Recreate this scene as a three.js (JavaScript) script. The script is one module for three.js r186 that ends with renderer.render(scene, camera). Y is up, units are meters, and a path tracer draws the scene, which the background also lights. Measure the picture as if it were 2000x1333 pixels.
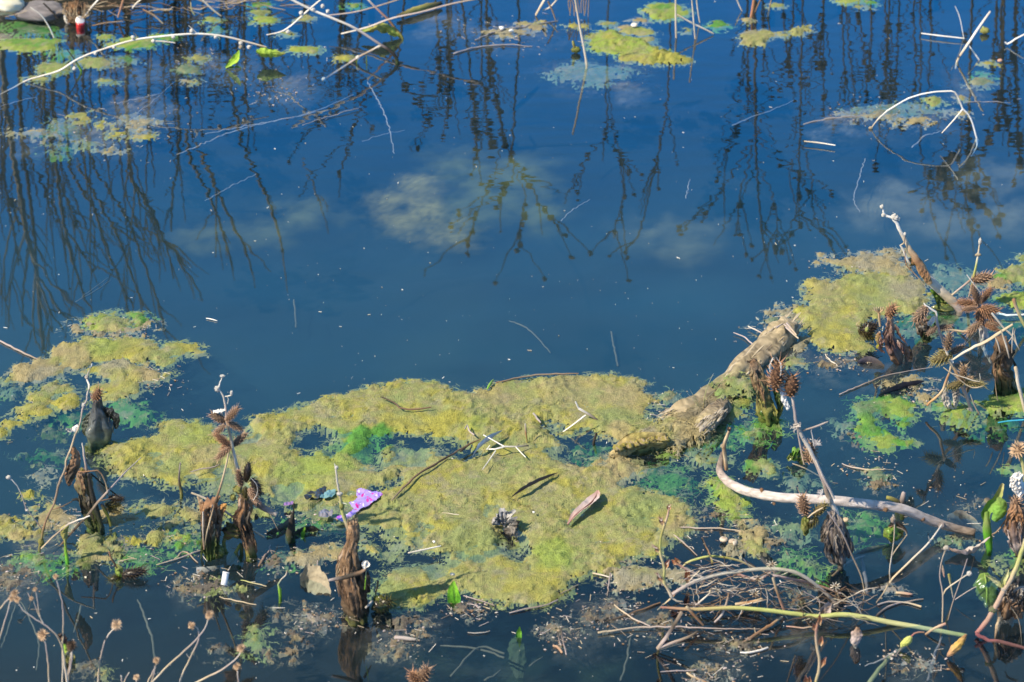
import * as THREE from 'three';
import { mergeGeometries } from 'three/addons/utils/BufferGeometryUtils.js';
import { createNoise2D, createNoise3D } from 'simplex-noise';

// ------------------------------------------------------------------ camera, sky, sun, exposure
const EYE = 1.268, PITCH = 25 * Math.PI / 180, FOV = 13;
const scene = new THREE.Scene();
const camera = new THREE.PerspectiveCamera(FOV, 1024 / 682, 0.05, 400);
camera.position.set(0, EYE, 0);
camera.rotation.set(-PITCH, 0, 0);
camera.focus = 2.9;
camera.userData.fStop = 17;
const renderer = new THREE.WebGLRenderer({ antialias: true });
renderer.setSize(1024, 682);
renderer.toneMapping = THREE.LinearToneMapping;
renderer.toneMappingExposure = 1.55;
renderer.shadowMap.enabled = true;

const SUN = new THREE.Vector3(-0.63, 0.70, 0.34).normalize();
{
  const w = 256, h = 128, d = new Float32Array(w * h * 4);
  for (let j = 0; j < h; j++) for (let i = 0; i < w; i++) {
    const el = ((j + 0.5) / h - 0.5) * Math.PI, az = ((i + 0.5) / w - 0.5) * 2 * Math.PI;
    const y = Math.max(0, Math.sin(el)), v = new THREE.Vector3(Math.cos(el) * Math.cos(az), Math.sin(el), Math.cos(el) * Math.sin(az));
    const s = Math.max(0, v.dot(SUN)), glow = 0.25 * Math.pow(s, 4) + 0.5 * Math.pow(s, 24);
    const stops = [[0, 0.22, 0.42, 0.75], [0.15, 0.06, 0.38, 0.97], [0.32, 0.012, 0.33, 1.04], [0.43, 0.05, 0.27, 0.60], [0.53, 0.095, 0.215, 0.33], [1, 0.09, 0.18, 0.32]];
    let k = 0; while (k < 4 && y > stops[k + 1][0]) k++;
    const f = Math.min(1, (y - stops[k][0]) / (stops[k + 1][0] - stops[k][0]));
    d.set([1, 2, 3].map((c) => 0.84 * (stops[k][c] + (stops[k + 1][c] - stops[k][c]) * f) + 0.8 * glow * [1, 1, 1.05][c - 1]).concat(1), (j * w + i) * 4);
  }
  const t = new THREE.DataTexture(d, w, h, THREE.RGBAFormat, THREE.FloatType);
  t.mapping = THREE.EquirectangularReflectionMapping;
  t.magFilter = THREE.LinearFilter;
  t.needsUpdate = true;
  scene.background = t;
  scene.environment = t;
}
const sun = new THREE.DirectionalLight(new THREE.Color().setRGB(1, 0.86, 0.64), 4.9);
sun.position.copy(SUN).multiplyScalar(12).add(new THREE.Vector3(0, 0, -3));
sun.target.position.set(0, 0, -3);
sun.castShadow = true;
sun.shadow.radius = 1;
sun.shadow.mapSize.set(4096, 4096);
Object.assign(sun.shadow.camera, { left: -3, right: 3, top: 3, bottom: -3, near: 1, far: 30 });
scene.add(sun, sun.target);

// ------------------------------------------------------------------ helpers: numbers
let seedAt = 1;
const rng = (s) => () => { s = (s + 0x6d2b79f5) | 0; let t = Math.imul(s ^ (s >>> 15), 1 | s); t = (t + Math.imul(t ^ (t >>> 7), 61 | t)) ^ t; return ((t ^ (t >>> 14)) >>> 0) / 4294967296; };
const rnd = rng(77), N2 = createNoise2D(rng(5)), N3 = createNoise3D(rng(9));
const V = (x, y, z) => new THREE.Vector3(x, y, z), lerp = THREE.MathUtils.lerp, clamp = THREE.MathUtils.clamp, smooth = (a, b, x) => { const t = clamp((x - a) / (b - a), 0, 1); return t * t * (3 - 2 * t); };
const between = (a, b) => a + (b - a) * rnd();
const fbm = (x, y, o = 4) => { let s = 0, a = 1, t = 0; for (let i = 0; i < o; i++) { s += a * N2(x, y); t += a; a *= 0.5; x = x * 2.03 + 17.1; y = y * 2.03 - 9.7; } return s / t; };
const mixc = (a, b, t) => [lerp(a[0], b[0], t), lerp(a[1], b[1], t), lerp(a[2], b[2], t)];

// pixels of the photograph (2000 x 1333) to places: W on a level plane, P at a chosen distance, M where a mirrored thing really stands
const K = 2 * Math.tan(FOV * Math.PI / 360) / 1333, CP = Math.cos(PITCH), SP = Math.sin(PITCH);
const dirOf = (px, py) => { const a = (px - 1000) * K, b = (666.5 - py) * K; return V(a, -SP + b * CP, -CP - b * SP); };
const W = (px, py, h = 0) => { const d = dirOf(px, py), t = (h - EYE) / d.y; return V(d.x * t, h, d.z * t); };
const zAt = (py) => W(1000, py).z;
const P = (px, py, z) => { const d = dirOf(px, py), t = z / d.z; return V(d.x * t, EYE + d.y * t, z); };
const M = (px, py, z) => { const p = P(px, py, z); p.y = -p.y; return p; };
const wide = (p, n) => n * K * -(p.z * CP + (p.y - EYE) * SP);   // n photograph pixels at that point, in metres

// ------------------------------------------------------------------ helpers: objects
const taken = {}, baseOf = new Map();
const numbered = (n) => { const k = taken[n] = (taken[n] ?? -1) + 1; return k ? n + '_' + String(k).padStart(3, '0') : n; };
function finish(o) { o.castShadow = true; o.receiveShadow = true; return o; }
function thing(name, label, category, base, group) {
  const o = new THREE.Group();
  o.name = numbered(name); o.position.copy(base); scene.add(o); baseOf.set(o, base.clone());
  o.userData = { label, category }; if (group) o.userData.group = group;
  return o;
}
function part(name, geo, mat, parent, label) {      // geometry comes in world places and is moved to its thing's base
  const b = baseOf.get(parent), g = geo.clone().translate(-b.x, -b.y, -b.z), m = finish(new THREE.Mesh(g, mat));
  m.name = numbered(name); parent.add(m); baseOf.set(m, b);
  if (label) m.userData.label = label;
  return m;
}
function solo(name, geo, mat, label, category, base, group) {   // a thing of one mesh
  const m = finish(new THREE.Mesh(geo.clone().translate(-base.x, -base.y, -base.z), mat));
  m.name = numbered(name); m.position.copy(base); scene.add(m); baseOf.set(m, base.clone());
  m.userData = { label, category }; if (group) m.userData.group = group;
  return m;
}
function struct(name, geo, mat) { const m = finish(new THREE.Mesh(geo, mat)); m.name = numbered(name); m.userData.kind = 'structure'; scene.add(m); return m; }

// ------------------------------------------------------------------ helpers: geometry
function geo(pos, idx, col, uv) {
  const g = new THREE.BufferGeometry();
  g.setAttribute('position', new THREE.BufferAttribute(Float32Array.from(pos), 3));
  g.setAttribute('uv', new THREE.BufferAttribute(Float32Array.from(uv ?? new Array(pos.length / 3 * 2).fill(0)), 2));
  if (col) g.setAttribute('color', new THREE.BufferAttribute(Float32Array.from(col), 3));
  g.setIndex(idx); g.computeVertexNormals();
  return g;
}
const merge = (list) => mergeGeometries(list.map((g) => g.index ? g : g), false);
const WHITE = [1, 1, 1];
// a round limb along points with radii; cols: colours along it; lump: unevenness; kink: small bends
function tube(pts, radii, { sides = 6, cols = [WHITE], lump = 0.12, lumpF = 130, mottle = 0.16, kink = 0, step = 0.006, flat = 1, cap = true, straight = false, ridge = 0 } = {}) {
  const curve = straight || pts.length < 3 ? null : new THREE.CatmullRomCurve3(pts, false, 'centripetal');
  let len = 0; const cum = [0];
  for (let i = 1; i < pts.length; i++) cum.push(len += pts[i].distanceTo(pts[i - 1]));
  const n = Math.max(pts.length, Math.min(90, Math.ceil(len / step) + 1)), s0 = rnd() * 100;
  const at = (t) => { if (curve) return curve.getPoint(t); const u = t * (pts.length - 1), i = Math.min(pts.length - 2, Math.floor(u)); return pts[i].clone().lerp(pts[i + 1], u - i); };
  const ramp = (a, t) => { if (a.length === 1) return a[0]; const u = t * (a.length - 1), i = Math.min(a.length - 2, Math.floor(u)); return Array.isArray(a[0]) ? mixc(a[i], a[i + 1], u - i) : lerp(a[i], a[i + 1], u - i); };
  const pos = [], col = [], uv = [], idx = [], p = [];
  for (let i = 0; i < n; i++) {
    const q = at(i / (n - 1)), m = kink * (i > 0 && i < n - 1 ? 1 : 0), L = len * i / (n - 1);
    q.x += m * N2(L * 90, s0); q.y += m * N2(L * 90, s0 + 7) * 0.7; q.z += m * N2(L * 90, s0 + 13); p.push(q);
  }
  let up = V(0.13, 1, 0.21);
  for (let i = 0; i < n; i++) {
    const t = i / (n - 1), tan = p[Math.min(n - 1, i + 1)].clone().sub(p[Math.max(0, i - 1)]).normalize();
    if (Math.abs(tan.dot(up)) > 0.97) up = V(1, 0.1, 0.3);
    const a = up.clone().cross(tan).normalize(), b = tan.clone().cross(a), r0 = ramp(radii, t), c = ramp(cols, t);
    for (let j = 0; j <= sides; j++) {
      const th = (j % sides) / sides * 2 * Math.PI, L = len * t;
      const r = r0 * (1 + lump * N3(L * lumpF, Math.cos(th) * 1.3 + s0, Math.sin(th) * 1.3) + ridge * N3(Math.cos(th) * 2.2 + s0, Math.sin(th) * 2.2, L * 14)), w = 1 + mottle * N3(L * 300, th, s0) + mottle * 0.7 * N3(L * 900, th * 2, s0);
      const q = p[i].clone().addScaledVector(a, Math.cos(th) * r).addScaledVector(b, Math.sin(th) * r * flat);
      pos.push(q.x, q.y, q.z); col.push(c[0] * w, c[1] * w, c[2] * w); uv.push(j / sides * 2 * Math.PI * r0, L);
    }
  }
  for (let i = 0; i < n - 1; i++) for (let j = 0; j < sides; j++) { const a = i * (sides + 1) + j, b = a + sides + 1; idx.push(a, a + 1, b, a + 1, b + 1, b); }
  if (cap) for (const i of [0, n - 1]) {
    const c = pos.length / 3, col0 = ramp(cols, i ? 1 : 0); pos.push(p[i].x, p[i].y, p[i].z); col.push(...col0); uv.push(0, 0);
    for (let j = 0; j < sides; j++) { const a = i * (sides + 1) + j; i ? idx.push(a, a + 1, c) : idx.push(a + 1, a, c); }
  }
  return geo(pos, idx, col, uv);
}
// a leaf along points: half-widths, side direction, cup (curl across), crumple
function blade(pts, halves, side, { cup = 0.3, crumple = 0.12, cols = [WHITE], rows = 18, across = 8, edge = 0.15, twist = 0 } = {}) {
  const curve = pts.length > 2 ? new THREE.CatmullRomCurve3(pts, false, 'centripetal') : new THREE.LineCurve3(pts[0], pts[1]), s0 = rnd() * 50, pos = [], col = [], uv = [], idx = [];
  const ramp = (a, t) => { const u = t * (a.length - 1), i = Math.max(0, Math.min(a.length - 2, Math.floor(u))); return a.length === 1 ? a[0] : Array.isArray(a[0]) ? mixc(a[i], a[i + 1], u - i) : lerp(a[i], a[i + 1], u - i); };
  for (let i = 0; i <= rows; i++) {
    const t = i / rows, c = curve.getPoint(t), tan = curve.getTangent(t), s = side.clone().applyAxisAngle(tan, twist * t);
    s.addScaledVector(tan, -s.dot(tan)).normalize(); const nrm = s.clone().cross(tan), h = ramp(halves, t), k = ramp(cols, t);
    for (let j = 0; j <= across; j++) {
      const u = j / across * 2 - 1, e = 1 + edge * N2(t * 9 + s0, u > 0 ? 3 : 9), w = 1 + 0.22 * N2(t * 14 + s0, u * 3) - (j === across / 2 ? 0.15 : 0);
      const q = c.clone().addScaledVector(s, u * h * e).addScaledVector(nrm, h * (cup * (u * u - 0.4) + crumple * N2(t * 6 + s0, u * 1.7 + 4) + crumple * 0.5 * N2(t * 17 + s0, u * 5)));
      pos.push(q.x, q.y, q.z); col.push(k[0] * w, k[1] * w, k[2] * w); uv.push(u * h, t * 0.05);
    }
  }
  for (let i = 0; i < rows; i++) for (let j = 0; j < across; j++) { const a = i * (across + 1) + j, b = a + across + 1; idx.push(a, b, a + 1, a + 1, b, b + 1); }
  return geo(pos, idx, col, uv);
}
// an uneven blob about a centre
function blob(c, rx, ry, rz, { lump = 0.25, freq = 1.6, cols = [WHITE], detail = 20, fine = 0.06 } = {}) {
  const g = new THREE.SphereGeometry(1, detail, Math.ceil(detail * 0.7)), p = g.attributes.position, col = [], s0 = rnd() * 90;
  for (let i = 0; i < p.count; i++) {
    const x = p.getX(i), y = p.getY(i), z = p.getZ(i), r = 1 + lump * N3(x * freq + s0, y * freq, z * freq) + fine * N3(x * 6, y * 6 + s0, z * 6);
    p.setXYZ(i, c.x + x * r * rx, c.y + y * r * ry, c.z + z * r * rz);
    const k = cols[Math.min(cols.length - 1, Math.floor((N3(x * 2, y * 2, z * 2 + s0) * 0.6 + 0.5) * cols.length))] ?? cols[0], w = 1 + 0.2 * N3(x * 9, y * 9, z * 9 + s0);
    col.push(k[0] * w, k[1] * w, k[2] * w);
  }
  g.setAttribute('color', new THREE.BufferAttribute(Float32Array.from(col), 3)); g.computeVertexNormals();
  return g;
}

// ------------------------------------------------------------------ materials
function noiseTexture(size, f, repeat, srgb) {
  const d = new Uint8Array(size * size * 4);
  for (let y = 0; y < size; y++) for (let x = 0; x < size; x++) { const v = clamp(f(x / size, y / size) * 255, 0, 255); d.set([v, v, v, 255], (y * size + x) * 4); }
  const t = new THREE.DataTexture(d, size, size); t.wrapS = t.wrapT = THREE.RepeatWrapping; t.magFilter = THREE.LinearFilter; t.minFilter = THREE.LinearFilter;
  t.repeat.set(repeat, repeat); if (srgb) t.colorSpace = THREE.SRGBColorSpace; t.needsUpdate = true; return t;
}
const torus = (u, v, f, s) => { const a = u * 2 * Math.PI, b = v * 2 * Math.PI, r = f / 6.283; return N3(Math.cos(a) * r + s, Math.sin(a) * r, Math.cos(b) * r * 1.3) * 0.6 + N3(Math.cos(a) * r * 1.1, Math.sin(b) * r + s, Math.cos(b) * r) * 0.4; };
const fluff = noiseTexture(512, (u, v) => 0.5 + 0.28 * torus(u, v, 40, 3) + 0.22 * torus(u, v, 90, 8) + 0.15 * torus(u, v, 160, 1), 14);
const fluffColour = noiseTexture(512, (u, v) => 0.84 + 0.16 * torus(u, v, 60, 5) + 0.16 * torus(u, v, 150, 11), 11);
const grain = noiseTexture(256, (u, v) => 0.55 + 0.35 * torus(u, v, 70, 2) + 0.2 * torus(u, v * 0.15, 160, 4), 60);
const mat = (o) => new THREE.MeshStandardMaterial({ vertexColors: true, side: THREE.DoubleSide, roughness: 0.9, ...o });
const MAT = {
  algae: mat({ bumpMap: fluff, bumpScale: 0.0011, map: fluffColour, roughness: 0.95 }),
  fibre: mat({ vertexColors: false, roughness: 0.9 }),
  stem: mat({ bumpMap: grain, bumpScale: 0.0004, roughness: 0.75 }),
  bark: mat({ bumpMap: grain, bumpScale: 0.0012, roughness: 0.9 }),
  leaf: mat({ bumpMap: grain, bumpScale: 0.0003, roughness: 0.7 }),
  wet: new THREE.MeshPhysicalMaterial({ vertexColors: true, side: THREE.DoubleSide, roughness: 0.38, bumpMap: grain, bumpScale: 0.0006, clearcoat: 0.5, clearcoatRoughness: 0.2 }),
  ground: mat({ bumpMap: grain, bumpScale: 0.004, roughness: 1 }),
};
// ------------------------------------------------------------------ setting: ground with the pond's bed, the water and the silt in it
const shoreFar = (x) => -3.98 + 0.19 * smooth(-0.1, -0.75, x) - 0.1 * smooth(0, 1, x) + 0.03 * N2(x * 3, 4) - 0.05 * Math.max(0, Math.abs(x) - 1);
const shoreNear = (x) => -1.72 + 0.05 * N2(x * 2, 8);
function groundHeight(x, z) {
  const f = z - shoreFar(x), n = shoreNear(x) - z, side = 7 - Math.abs(x), inside = Math.min(f, n, side);
  const rough = 0.012 * fbm(x * 5, z * 5, 4);
  if (inside < 0) { const steep = z < -3 ? lerp(0.2, 0.26, smooth(0, -0.8, x)) : 0.1; return rough * 1.5 + (1 - Math.exp(inside * 2.2)) * steep * 0.9 + 0.004; }
  return -0.16 * smooth(0, 0.5, f) * smooth(0, 0.75, n) * smooth(0, 0.8, side) - 0.10 * smooth(0.2, 0.95, n) - 0.006 + rough * 0.6;
}
{
  const line = (stops) => { const a = []; for (const [from, to, n] of stops) for (let i = 0; i < n; i++) a.push(lerp(from, to, i / n)); a.push(stops.at(-1)[1]); return a; };
  const xs = line([[-150, -20, 10], [-20, -3, 20], [-3, -0.9, 30], [-0.9, 0.9, 90], [0.9, 3, 30], [3, 20, 20], [20, 150, 10]]), zs = line([[-200, -20, 10], [-20, -6, 20], [-6, -4.4, 30], [-4.4, -1.6, 130], [-1.6, 1, 30], [1, 10, 12], [10, 150, 8]]);
  const pos = [], col = [], uv = [], idx = [];
  for (const z of zs) for (const x of xs) {
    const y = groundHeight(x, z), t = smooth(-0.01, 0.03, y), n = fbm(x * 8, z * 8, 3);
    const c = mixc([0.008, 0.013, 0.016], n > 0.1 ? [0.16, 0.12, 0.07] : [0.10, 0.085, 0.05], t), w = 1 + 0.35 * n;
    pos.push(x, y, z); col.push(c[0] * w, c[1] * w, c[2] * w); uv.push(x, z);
  }
  for (let j = 0; j < zs.length - 1; j++) for (let i = 0; i < xs.length - 1; i++) { const a = j * xs.length + i, b = a + xs.length; idx.push(a, b, a + 1, a + 1, b, b + 1); }
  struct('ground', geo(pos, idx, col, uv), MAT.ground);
}
{ // the surface: flat with faint ripples, a little livelier toward the far side
  const xs = [], zs = [], pos = [], nor = [], idx = [];
  for (let x = -7; x < -0.9; x += 0.4) xs.push(x); for (let x = -0.9; x < 0.9; x += 0.006) xs.push(x); for (let x = 0.9; x <= 7; x += 0.4) xs.push(x);
  for (let z = -8; z < -4.4; z += 0.4) zs.push(z); for (let z = -4.4; z < -3; z += 0.005) zs.push(z); for (let z = -3; z < -1.7; z += 0.02) zs.push(z); zs.push(-1.5);
  const h = (x, z) => 0.00007 * N2(x * 9, z * 26) + 0.000022 * N2(x * 30, z * 85);
  for (const z of zs) for (const x of xs) {
    const e = 0.002, a = 0.18 + 0.82 * smooth(-3.0, -3.45, z), dx = (h(x + e, z) - h(x - e, z)) / (2 * e) * a, dz = (h(x, z + e) - h(x, z - e)) / (2 * e) * a, l = Math.hypot(dx, 1, dz);
    pos.push(x, 0, z); nor.push(-dx / l, 1 / l, -dz / l);
  }
  for (let j = 0; j < zs.length - 1; j++) for (let i = 0; i < xs.length - 1; i++) { const a = j * xs.length + i, b = a + xs.length; idx.push(a, b, a + 1, a + 1, b, b + 1); }
  const g = geo(pos, idx); g.setAttribute('normal', new THREE.BufferAttribute(Float32Array.from(nor), 3));
  struct('water', g, new THREE.MeshPhysicalMaterial({ color: new THREE.Color().setRGB(0.88, 0.97, 1), roughness: 0.0, transmission: 1, thickness: 0, ior: 1.75, side: THREE.DoubleSide }));
}
{ // silt hanging in the water, denser mid-pond; its blue paints in some reflected sky
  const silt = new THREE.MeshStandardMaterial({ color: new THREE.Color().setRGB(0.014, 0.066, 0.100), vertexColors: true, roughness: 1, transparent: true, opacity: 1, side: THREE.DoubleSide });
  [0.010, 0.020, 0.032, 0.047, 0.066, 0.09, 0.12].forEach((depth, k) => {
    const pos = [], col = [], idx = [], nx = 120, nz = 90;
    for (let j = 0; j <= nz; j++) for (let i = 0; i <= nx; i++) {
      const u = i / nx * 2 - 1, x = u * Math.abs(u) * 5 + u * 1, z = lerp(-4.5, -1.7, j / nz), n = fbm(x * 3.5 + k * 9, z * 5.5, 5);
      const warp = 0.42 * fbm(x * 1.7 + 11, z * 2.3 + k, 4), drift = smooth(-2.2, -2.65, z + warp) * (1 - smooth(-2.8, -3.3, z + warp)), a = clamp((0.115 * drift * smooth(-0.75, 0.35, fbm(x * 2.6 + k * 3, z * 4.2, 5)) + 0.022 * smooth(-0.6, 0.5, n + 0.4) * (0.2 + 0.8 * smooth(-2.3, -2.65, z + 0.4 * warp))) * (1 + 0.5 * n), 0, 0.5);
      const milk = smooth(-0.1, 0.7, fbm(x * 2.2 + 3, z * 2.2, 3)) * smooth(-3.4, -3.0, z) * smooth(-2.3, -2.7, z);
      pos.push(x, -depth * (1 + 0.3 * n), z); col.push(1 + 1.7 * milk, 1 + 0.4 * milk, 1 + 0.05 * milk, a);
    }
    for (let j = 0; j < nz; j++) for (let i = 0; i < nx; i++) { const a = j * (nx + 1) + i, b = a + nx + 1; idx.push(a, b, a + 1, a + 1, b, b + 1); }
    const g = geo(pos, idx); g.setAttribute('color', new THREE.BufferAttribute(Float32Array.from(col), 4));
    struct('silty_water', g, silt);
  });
}

// ------------------------------------------------------------------ algae mats
const PAL = Object.fromEntries(Object.entries({
  olive: [0.375, 0.395, 0.145], yellow: [0.45, 0.43, 0.08], green: [0.11, 0.34, 0.05], lime: [0.33, 0.45, 0.08], tan: [0.44, 0.37, 0.19], grey: [0.38, 0.36, 0.26], deep: [0.018, 0.15, 0.03], moss: [0.06, 0.13, 0.015], teal: [0.17, 0.27, 0.17], pale: [0.36, 0.35, 0.26], sick: [0.30, 0.37, 0.13], rag: [0.17, 0.145, 0.12], ragtan: [0.25, 0.20, 0.135], ragpale: [0.36, 0.34, 0.32],
}).map(([k, c]) => [k, c.map((v) => v * 0.72)]));
function closedCurve(pts, n = 4) {   // world x,z points, rounded
  const c = new THREE.CatmullRomCurve3(pts.map((p) => V(p.x, 0, p.z)), true, 'centripetal');
  return c.getPoints(pts.length * n).slice(0, -1);
}
function inOut(poly, x, z) {         // signed distance in metres, positive inside
  let d = 1e9, c = false;
  for (let i = 0, j = poly.length - 1; i < poly.length; j = i++) {
    const a = poly[j], b = poly[i], ex = b.x - a.x, ez = b.z - a.z, wx = x - a.x, wz = z - a.z, t = clamp((wx * ex + wz * ez) / (ex * ex + ez * ez + 1e-12), 0, 1);
    d = Math.min(d, (wx - ex * t) ** 2 + (wz - ez * t) ** 2);
    if ((a.z > z) !== (b.z > z) && x < (b.x - a.x) * (z - a.z) / (b.z - a.z) + a.x) c = !c;
  }
  return (c ? 1 : -1) * Math.sqrt(d);
}
const ribbon = (() => { const pos = [], idx = []; for (let i = 0; i <= 4; i++) { const t = i / 4 - 0.5, y = 0.05 * Math.cos(t * 3.1), x = 0.08 * Math.sin(t * 7); pos.push(x - 0.016, y, t, x + 0.016, y + 0.01, t); if (i < 4) { const a = i * 2; idx.push(a, a + 2, a + 1, a + 1, a + 2, a + 3); } } return geo(pos, idx); })();
function algae(label, outline, o = {}) {
  const { holes = [], level = 0.0005, thick = 0.0042, edge = 0.010, base = ['olive'], spots = [], rag = 1, step = 0.0022, fibres = 1, group, name = 'algae_mat', category = 'algae mat', puff = 1, thin = 0.5, fibreLength = 0.007, sink = 0.0018, lift = 1 } = o;
  const pts = closedCurve(outline.map(([x, y]) => W(x, y, level))), cuts = holes.map((h) => { const cx = h.reduce((a, p) => a + p[0], 0) / h.length, cy = h.reduce((a, p) => a + p[1], 0) / h.length; return closedCurve(h.map(([x, y]) => W(cx + (x - cx) * 1.18, cy + (y - cy) * 1.45, level))); }), s0 = (seedAt += 3.7);
  const x0 = Math.min(...pts.map((p) => p.x)) - 0.02, x1 = Math.max(...pts.map((p) => p.x)) + 0.02, z0 = Math.min(...pts.map((p) => p.z)) - 0.02, z1 = Math.max(...pts.map((p) => p.z)) + 0.02;
  const sx = step, sz = step * 1.45, nx = Math.ceil((x1 - x0) / sx), nz = Math.ceil((z1 - z0) / sz), pos = [], col = [], uv = [], idx = [], holeAt = [], at = new Int32Array((nx + 1) * (nz + 1)).fill(-1);
  const marks = spots.map(([px, py, r, k, s = 1]) => { const c = W(px, py, level); return [c.x, c.z, wide(c, r), PAL[k], s]; });
  const dips = (o.dips ?? []).map(([px, py, r, d]) => { const c = W(px, py, 0); return [c.x, c.z, wide(c, r), d]; });
  const mid = W((outline[0][0] + outline[outline.length >> 1][0]) / 2, (outline[0][1] + outline[outline.length >> 1][1]) / 2, 0);
  for (let j = 0; j <= nz; j++) for (let i = 0; i <= nx; i++) {
    const x = x0 + i * sx + sx * 0.3 * N2(i * 3.3, j * 7.1 + s0), z = z0 + j * sz + sz * 0.3 * N2(i * 5.3 + s0, j * 4.1);
    let sd = inOut(pts, x, z); if (sd < -0.022) continue;
    for (const h of cuts) sd = Math.min(sd, -inOut(h, x, z));
    sd += rag * (0.006 * N2(x * 45 + s0, z * 38) + 0.0035 * N2(x * 130, z * 120 + s0) + 0.0024 * N2(x * 330, z * 320) + 0.0030 * (rnd() - 0.5));
    if (sd < -0.009) continue;
    const e = smooth(-0.002, edge, sd), big = fbm(x * 16 + s0, z * 12, 3), pl = 1 - Math.abs(N2(x * 42 + s0, z * 30)), pm = 1 - Math.abs(N2(x * 110, z * 80 + s0)), pf = N2(x * 300 + s0, z * 210), crack = smooth(0.10, 0.0, Math.abs(N2(x * 24, z * 24 + s0))) * smooth(0.1, 0.6, N2(x * 9 + s0, z * 9));
    let y = level + thick * (Math.pow(e, 0.6) * lift * (0.20 + thin * 1.1 * big + puff * (0.25 + 0.85 * smooth(-0.3, 0.5, N2(x * 13 + s0, z * 11))) * (0.46 * pl * pl + 0.32 * pm + 0.15 * pf)) - 0.8 * crack * e) - (1 - e) * 0.0010 - sink * smooth(0.0, -0.009, sd) - (o.fade ?? 0) * (1 - smooth(-0.01, o.fade ? 0.06 : 1, sd));
    for (const [mx, mz, r, d] of dips) y -= d * smooth(1.1, 0.3, Math.hypot(x - mx, (z - mz) * 0.7) / r + 0.5 * N2(x * 38, z * 30 + s0)) ;
    let c = PAL[base[0]];
    for (let b = 1; b < base.length; b++) c = mixc(c, PAL[base[b]], smooth(-0.05, 0.5, fbm(x * (9 + b * 4) + s0 + b * 31, z * (7 + b * 3), 3)) * 0.85);
    c = mixc(c, PAL.tan, (o.speckle ?? 0.55) * smooth(0.1, 0.8, N2(x * 75 + s0, z * 60) + 0.5 * N2(x * 210, z * 160))); c = mixc(c, PAL.grey, (o.speckle ?? 0.55) * smooth(0.35, 0.9, N2(x * 28, z * 22 + s0) + 0.4 * N2(x * 160 + s0, z * 130)));
    for (const [mx, mz, r, k, s] of marks) c = mixc(c, k, s * smooth(1.15, 0.45, Math.hypot(x - mx, (z - mz) * 0.75) / r + 0.35 * N2(x * 40, z * 30 + s0)));
    const w = 1 + 0.13 * N2(x * 210, z * 150 + s0) + 0.11 * N2(x * 70 + s0, z * 50) + 0.15 * (rnd() - 0.5);
    holeAt.push((o.open ?? 0) * (0.6 + fbm(x * 60, z * 50 + s0, 2)) + 0.5 * smooth(level < -0.001 ? 0.016 : 0.004, -0.004, sd)); at[j * (nx + 1) + i] = pos.length / 3; pos.push(x, y, z); col.push(c[0] * w, c[1] * w, c[2] * w); uv.push(x, z * 0.8);
  }
  for (let j = 0; j < nz; j++) for (let i = 0; i < nx; i++) { const q = [at[j * (nx + 1) + i], at[j * (nx + 1) + i + 1], at[(j + 1) * (nx + 1) + i], at[(j + 1) * (nx + 1) + i + 1]]; if (q.every((k) => k >= 0) && rnd() > holeAt[q[0]]) idx.push(q[0], q[2], q[1], q[1], q[2], q[3]); }
  if (!idx.length) return null;
  const m = solo(name, geo(pos, idx, col, uv), MAT.algae, label, category, V((x0 + x1) / 2, 0, (z0 + z1) / 2), group);
  const count = Math.floor(Math.min(26000, pos.length / 3 * 0.5 * fibres));
  if (count > 20) {
    const f = new THREE.InstancedMesh(ribbon, MAT.fibre, count), q = new THREE.Object3D(), b = baseOf.get(m), k = new THREE.Color();
    for (let i = 0; i < count; i++) {
      const v = Math.floor(rnd() * pos.length / 3), L = fibreLength * (0.5 + rnd()), g = 0.78 + 0.5 * rnd();
      q.position.set(pos[v * 3] - b.x, pos[v * 3 + 1] - L * 0.03, pos[v * 3 + 2] - b.z); q.rotation.set((rnd() - 0.5) * 0.25, rnd() * 6.283, (rnd() - 0.5) * 0.5); q.scale.set(L * 0.9, L, L); q.updateMatrix();
      f.setMatrixAt(i, q.matrix); f.setColorAt(i, k.setRGB(col[v * 3] * g, col[v * 3 + 1] * g, col[v * 3 + 2] * g));
    }
    f.name = numbered('filaments'); f.userData.kind = 'stuff'; finish(f); m.add(f);
  }
  return m;
}
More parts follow.
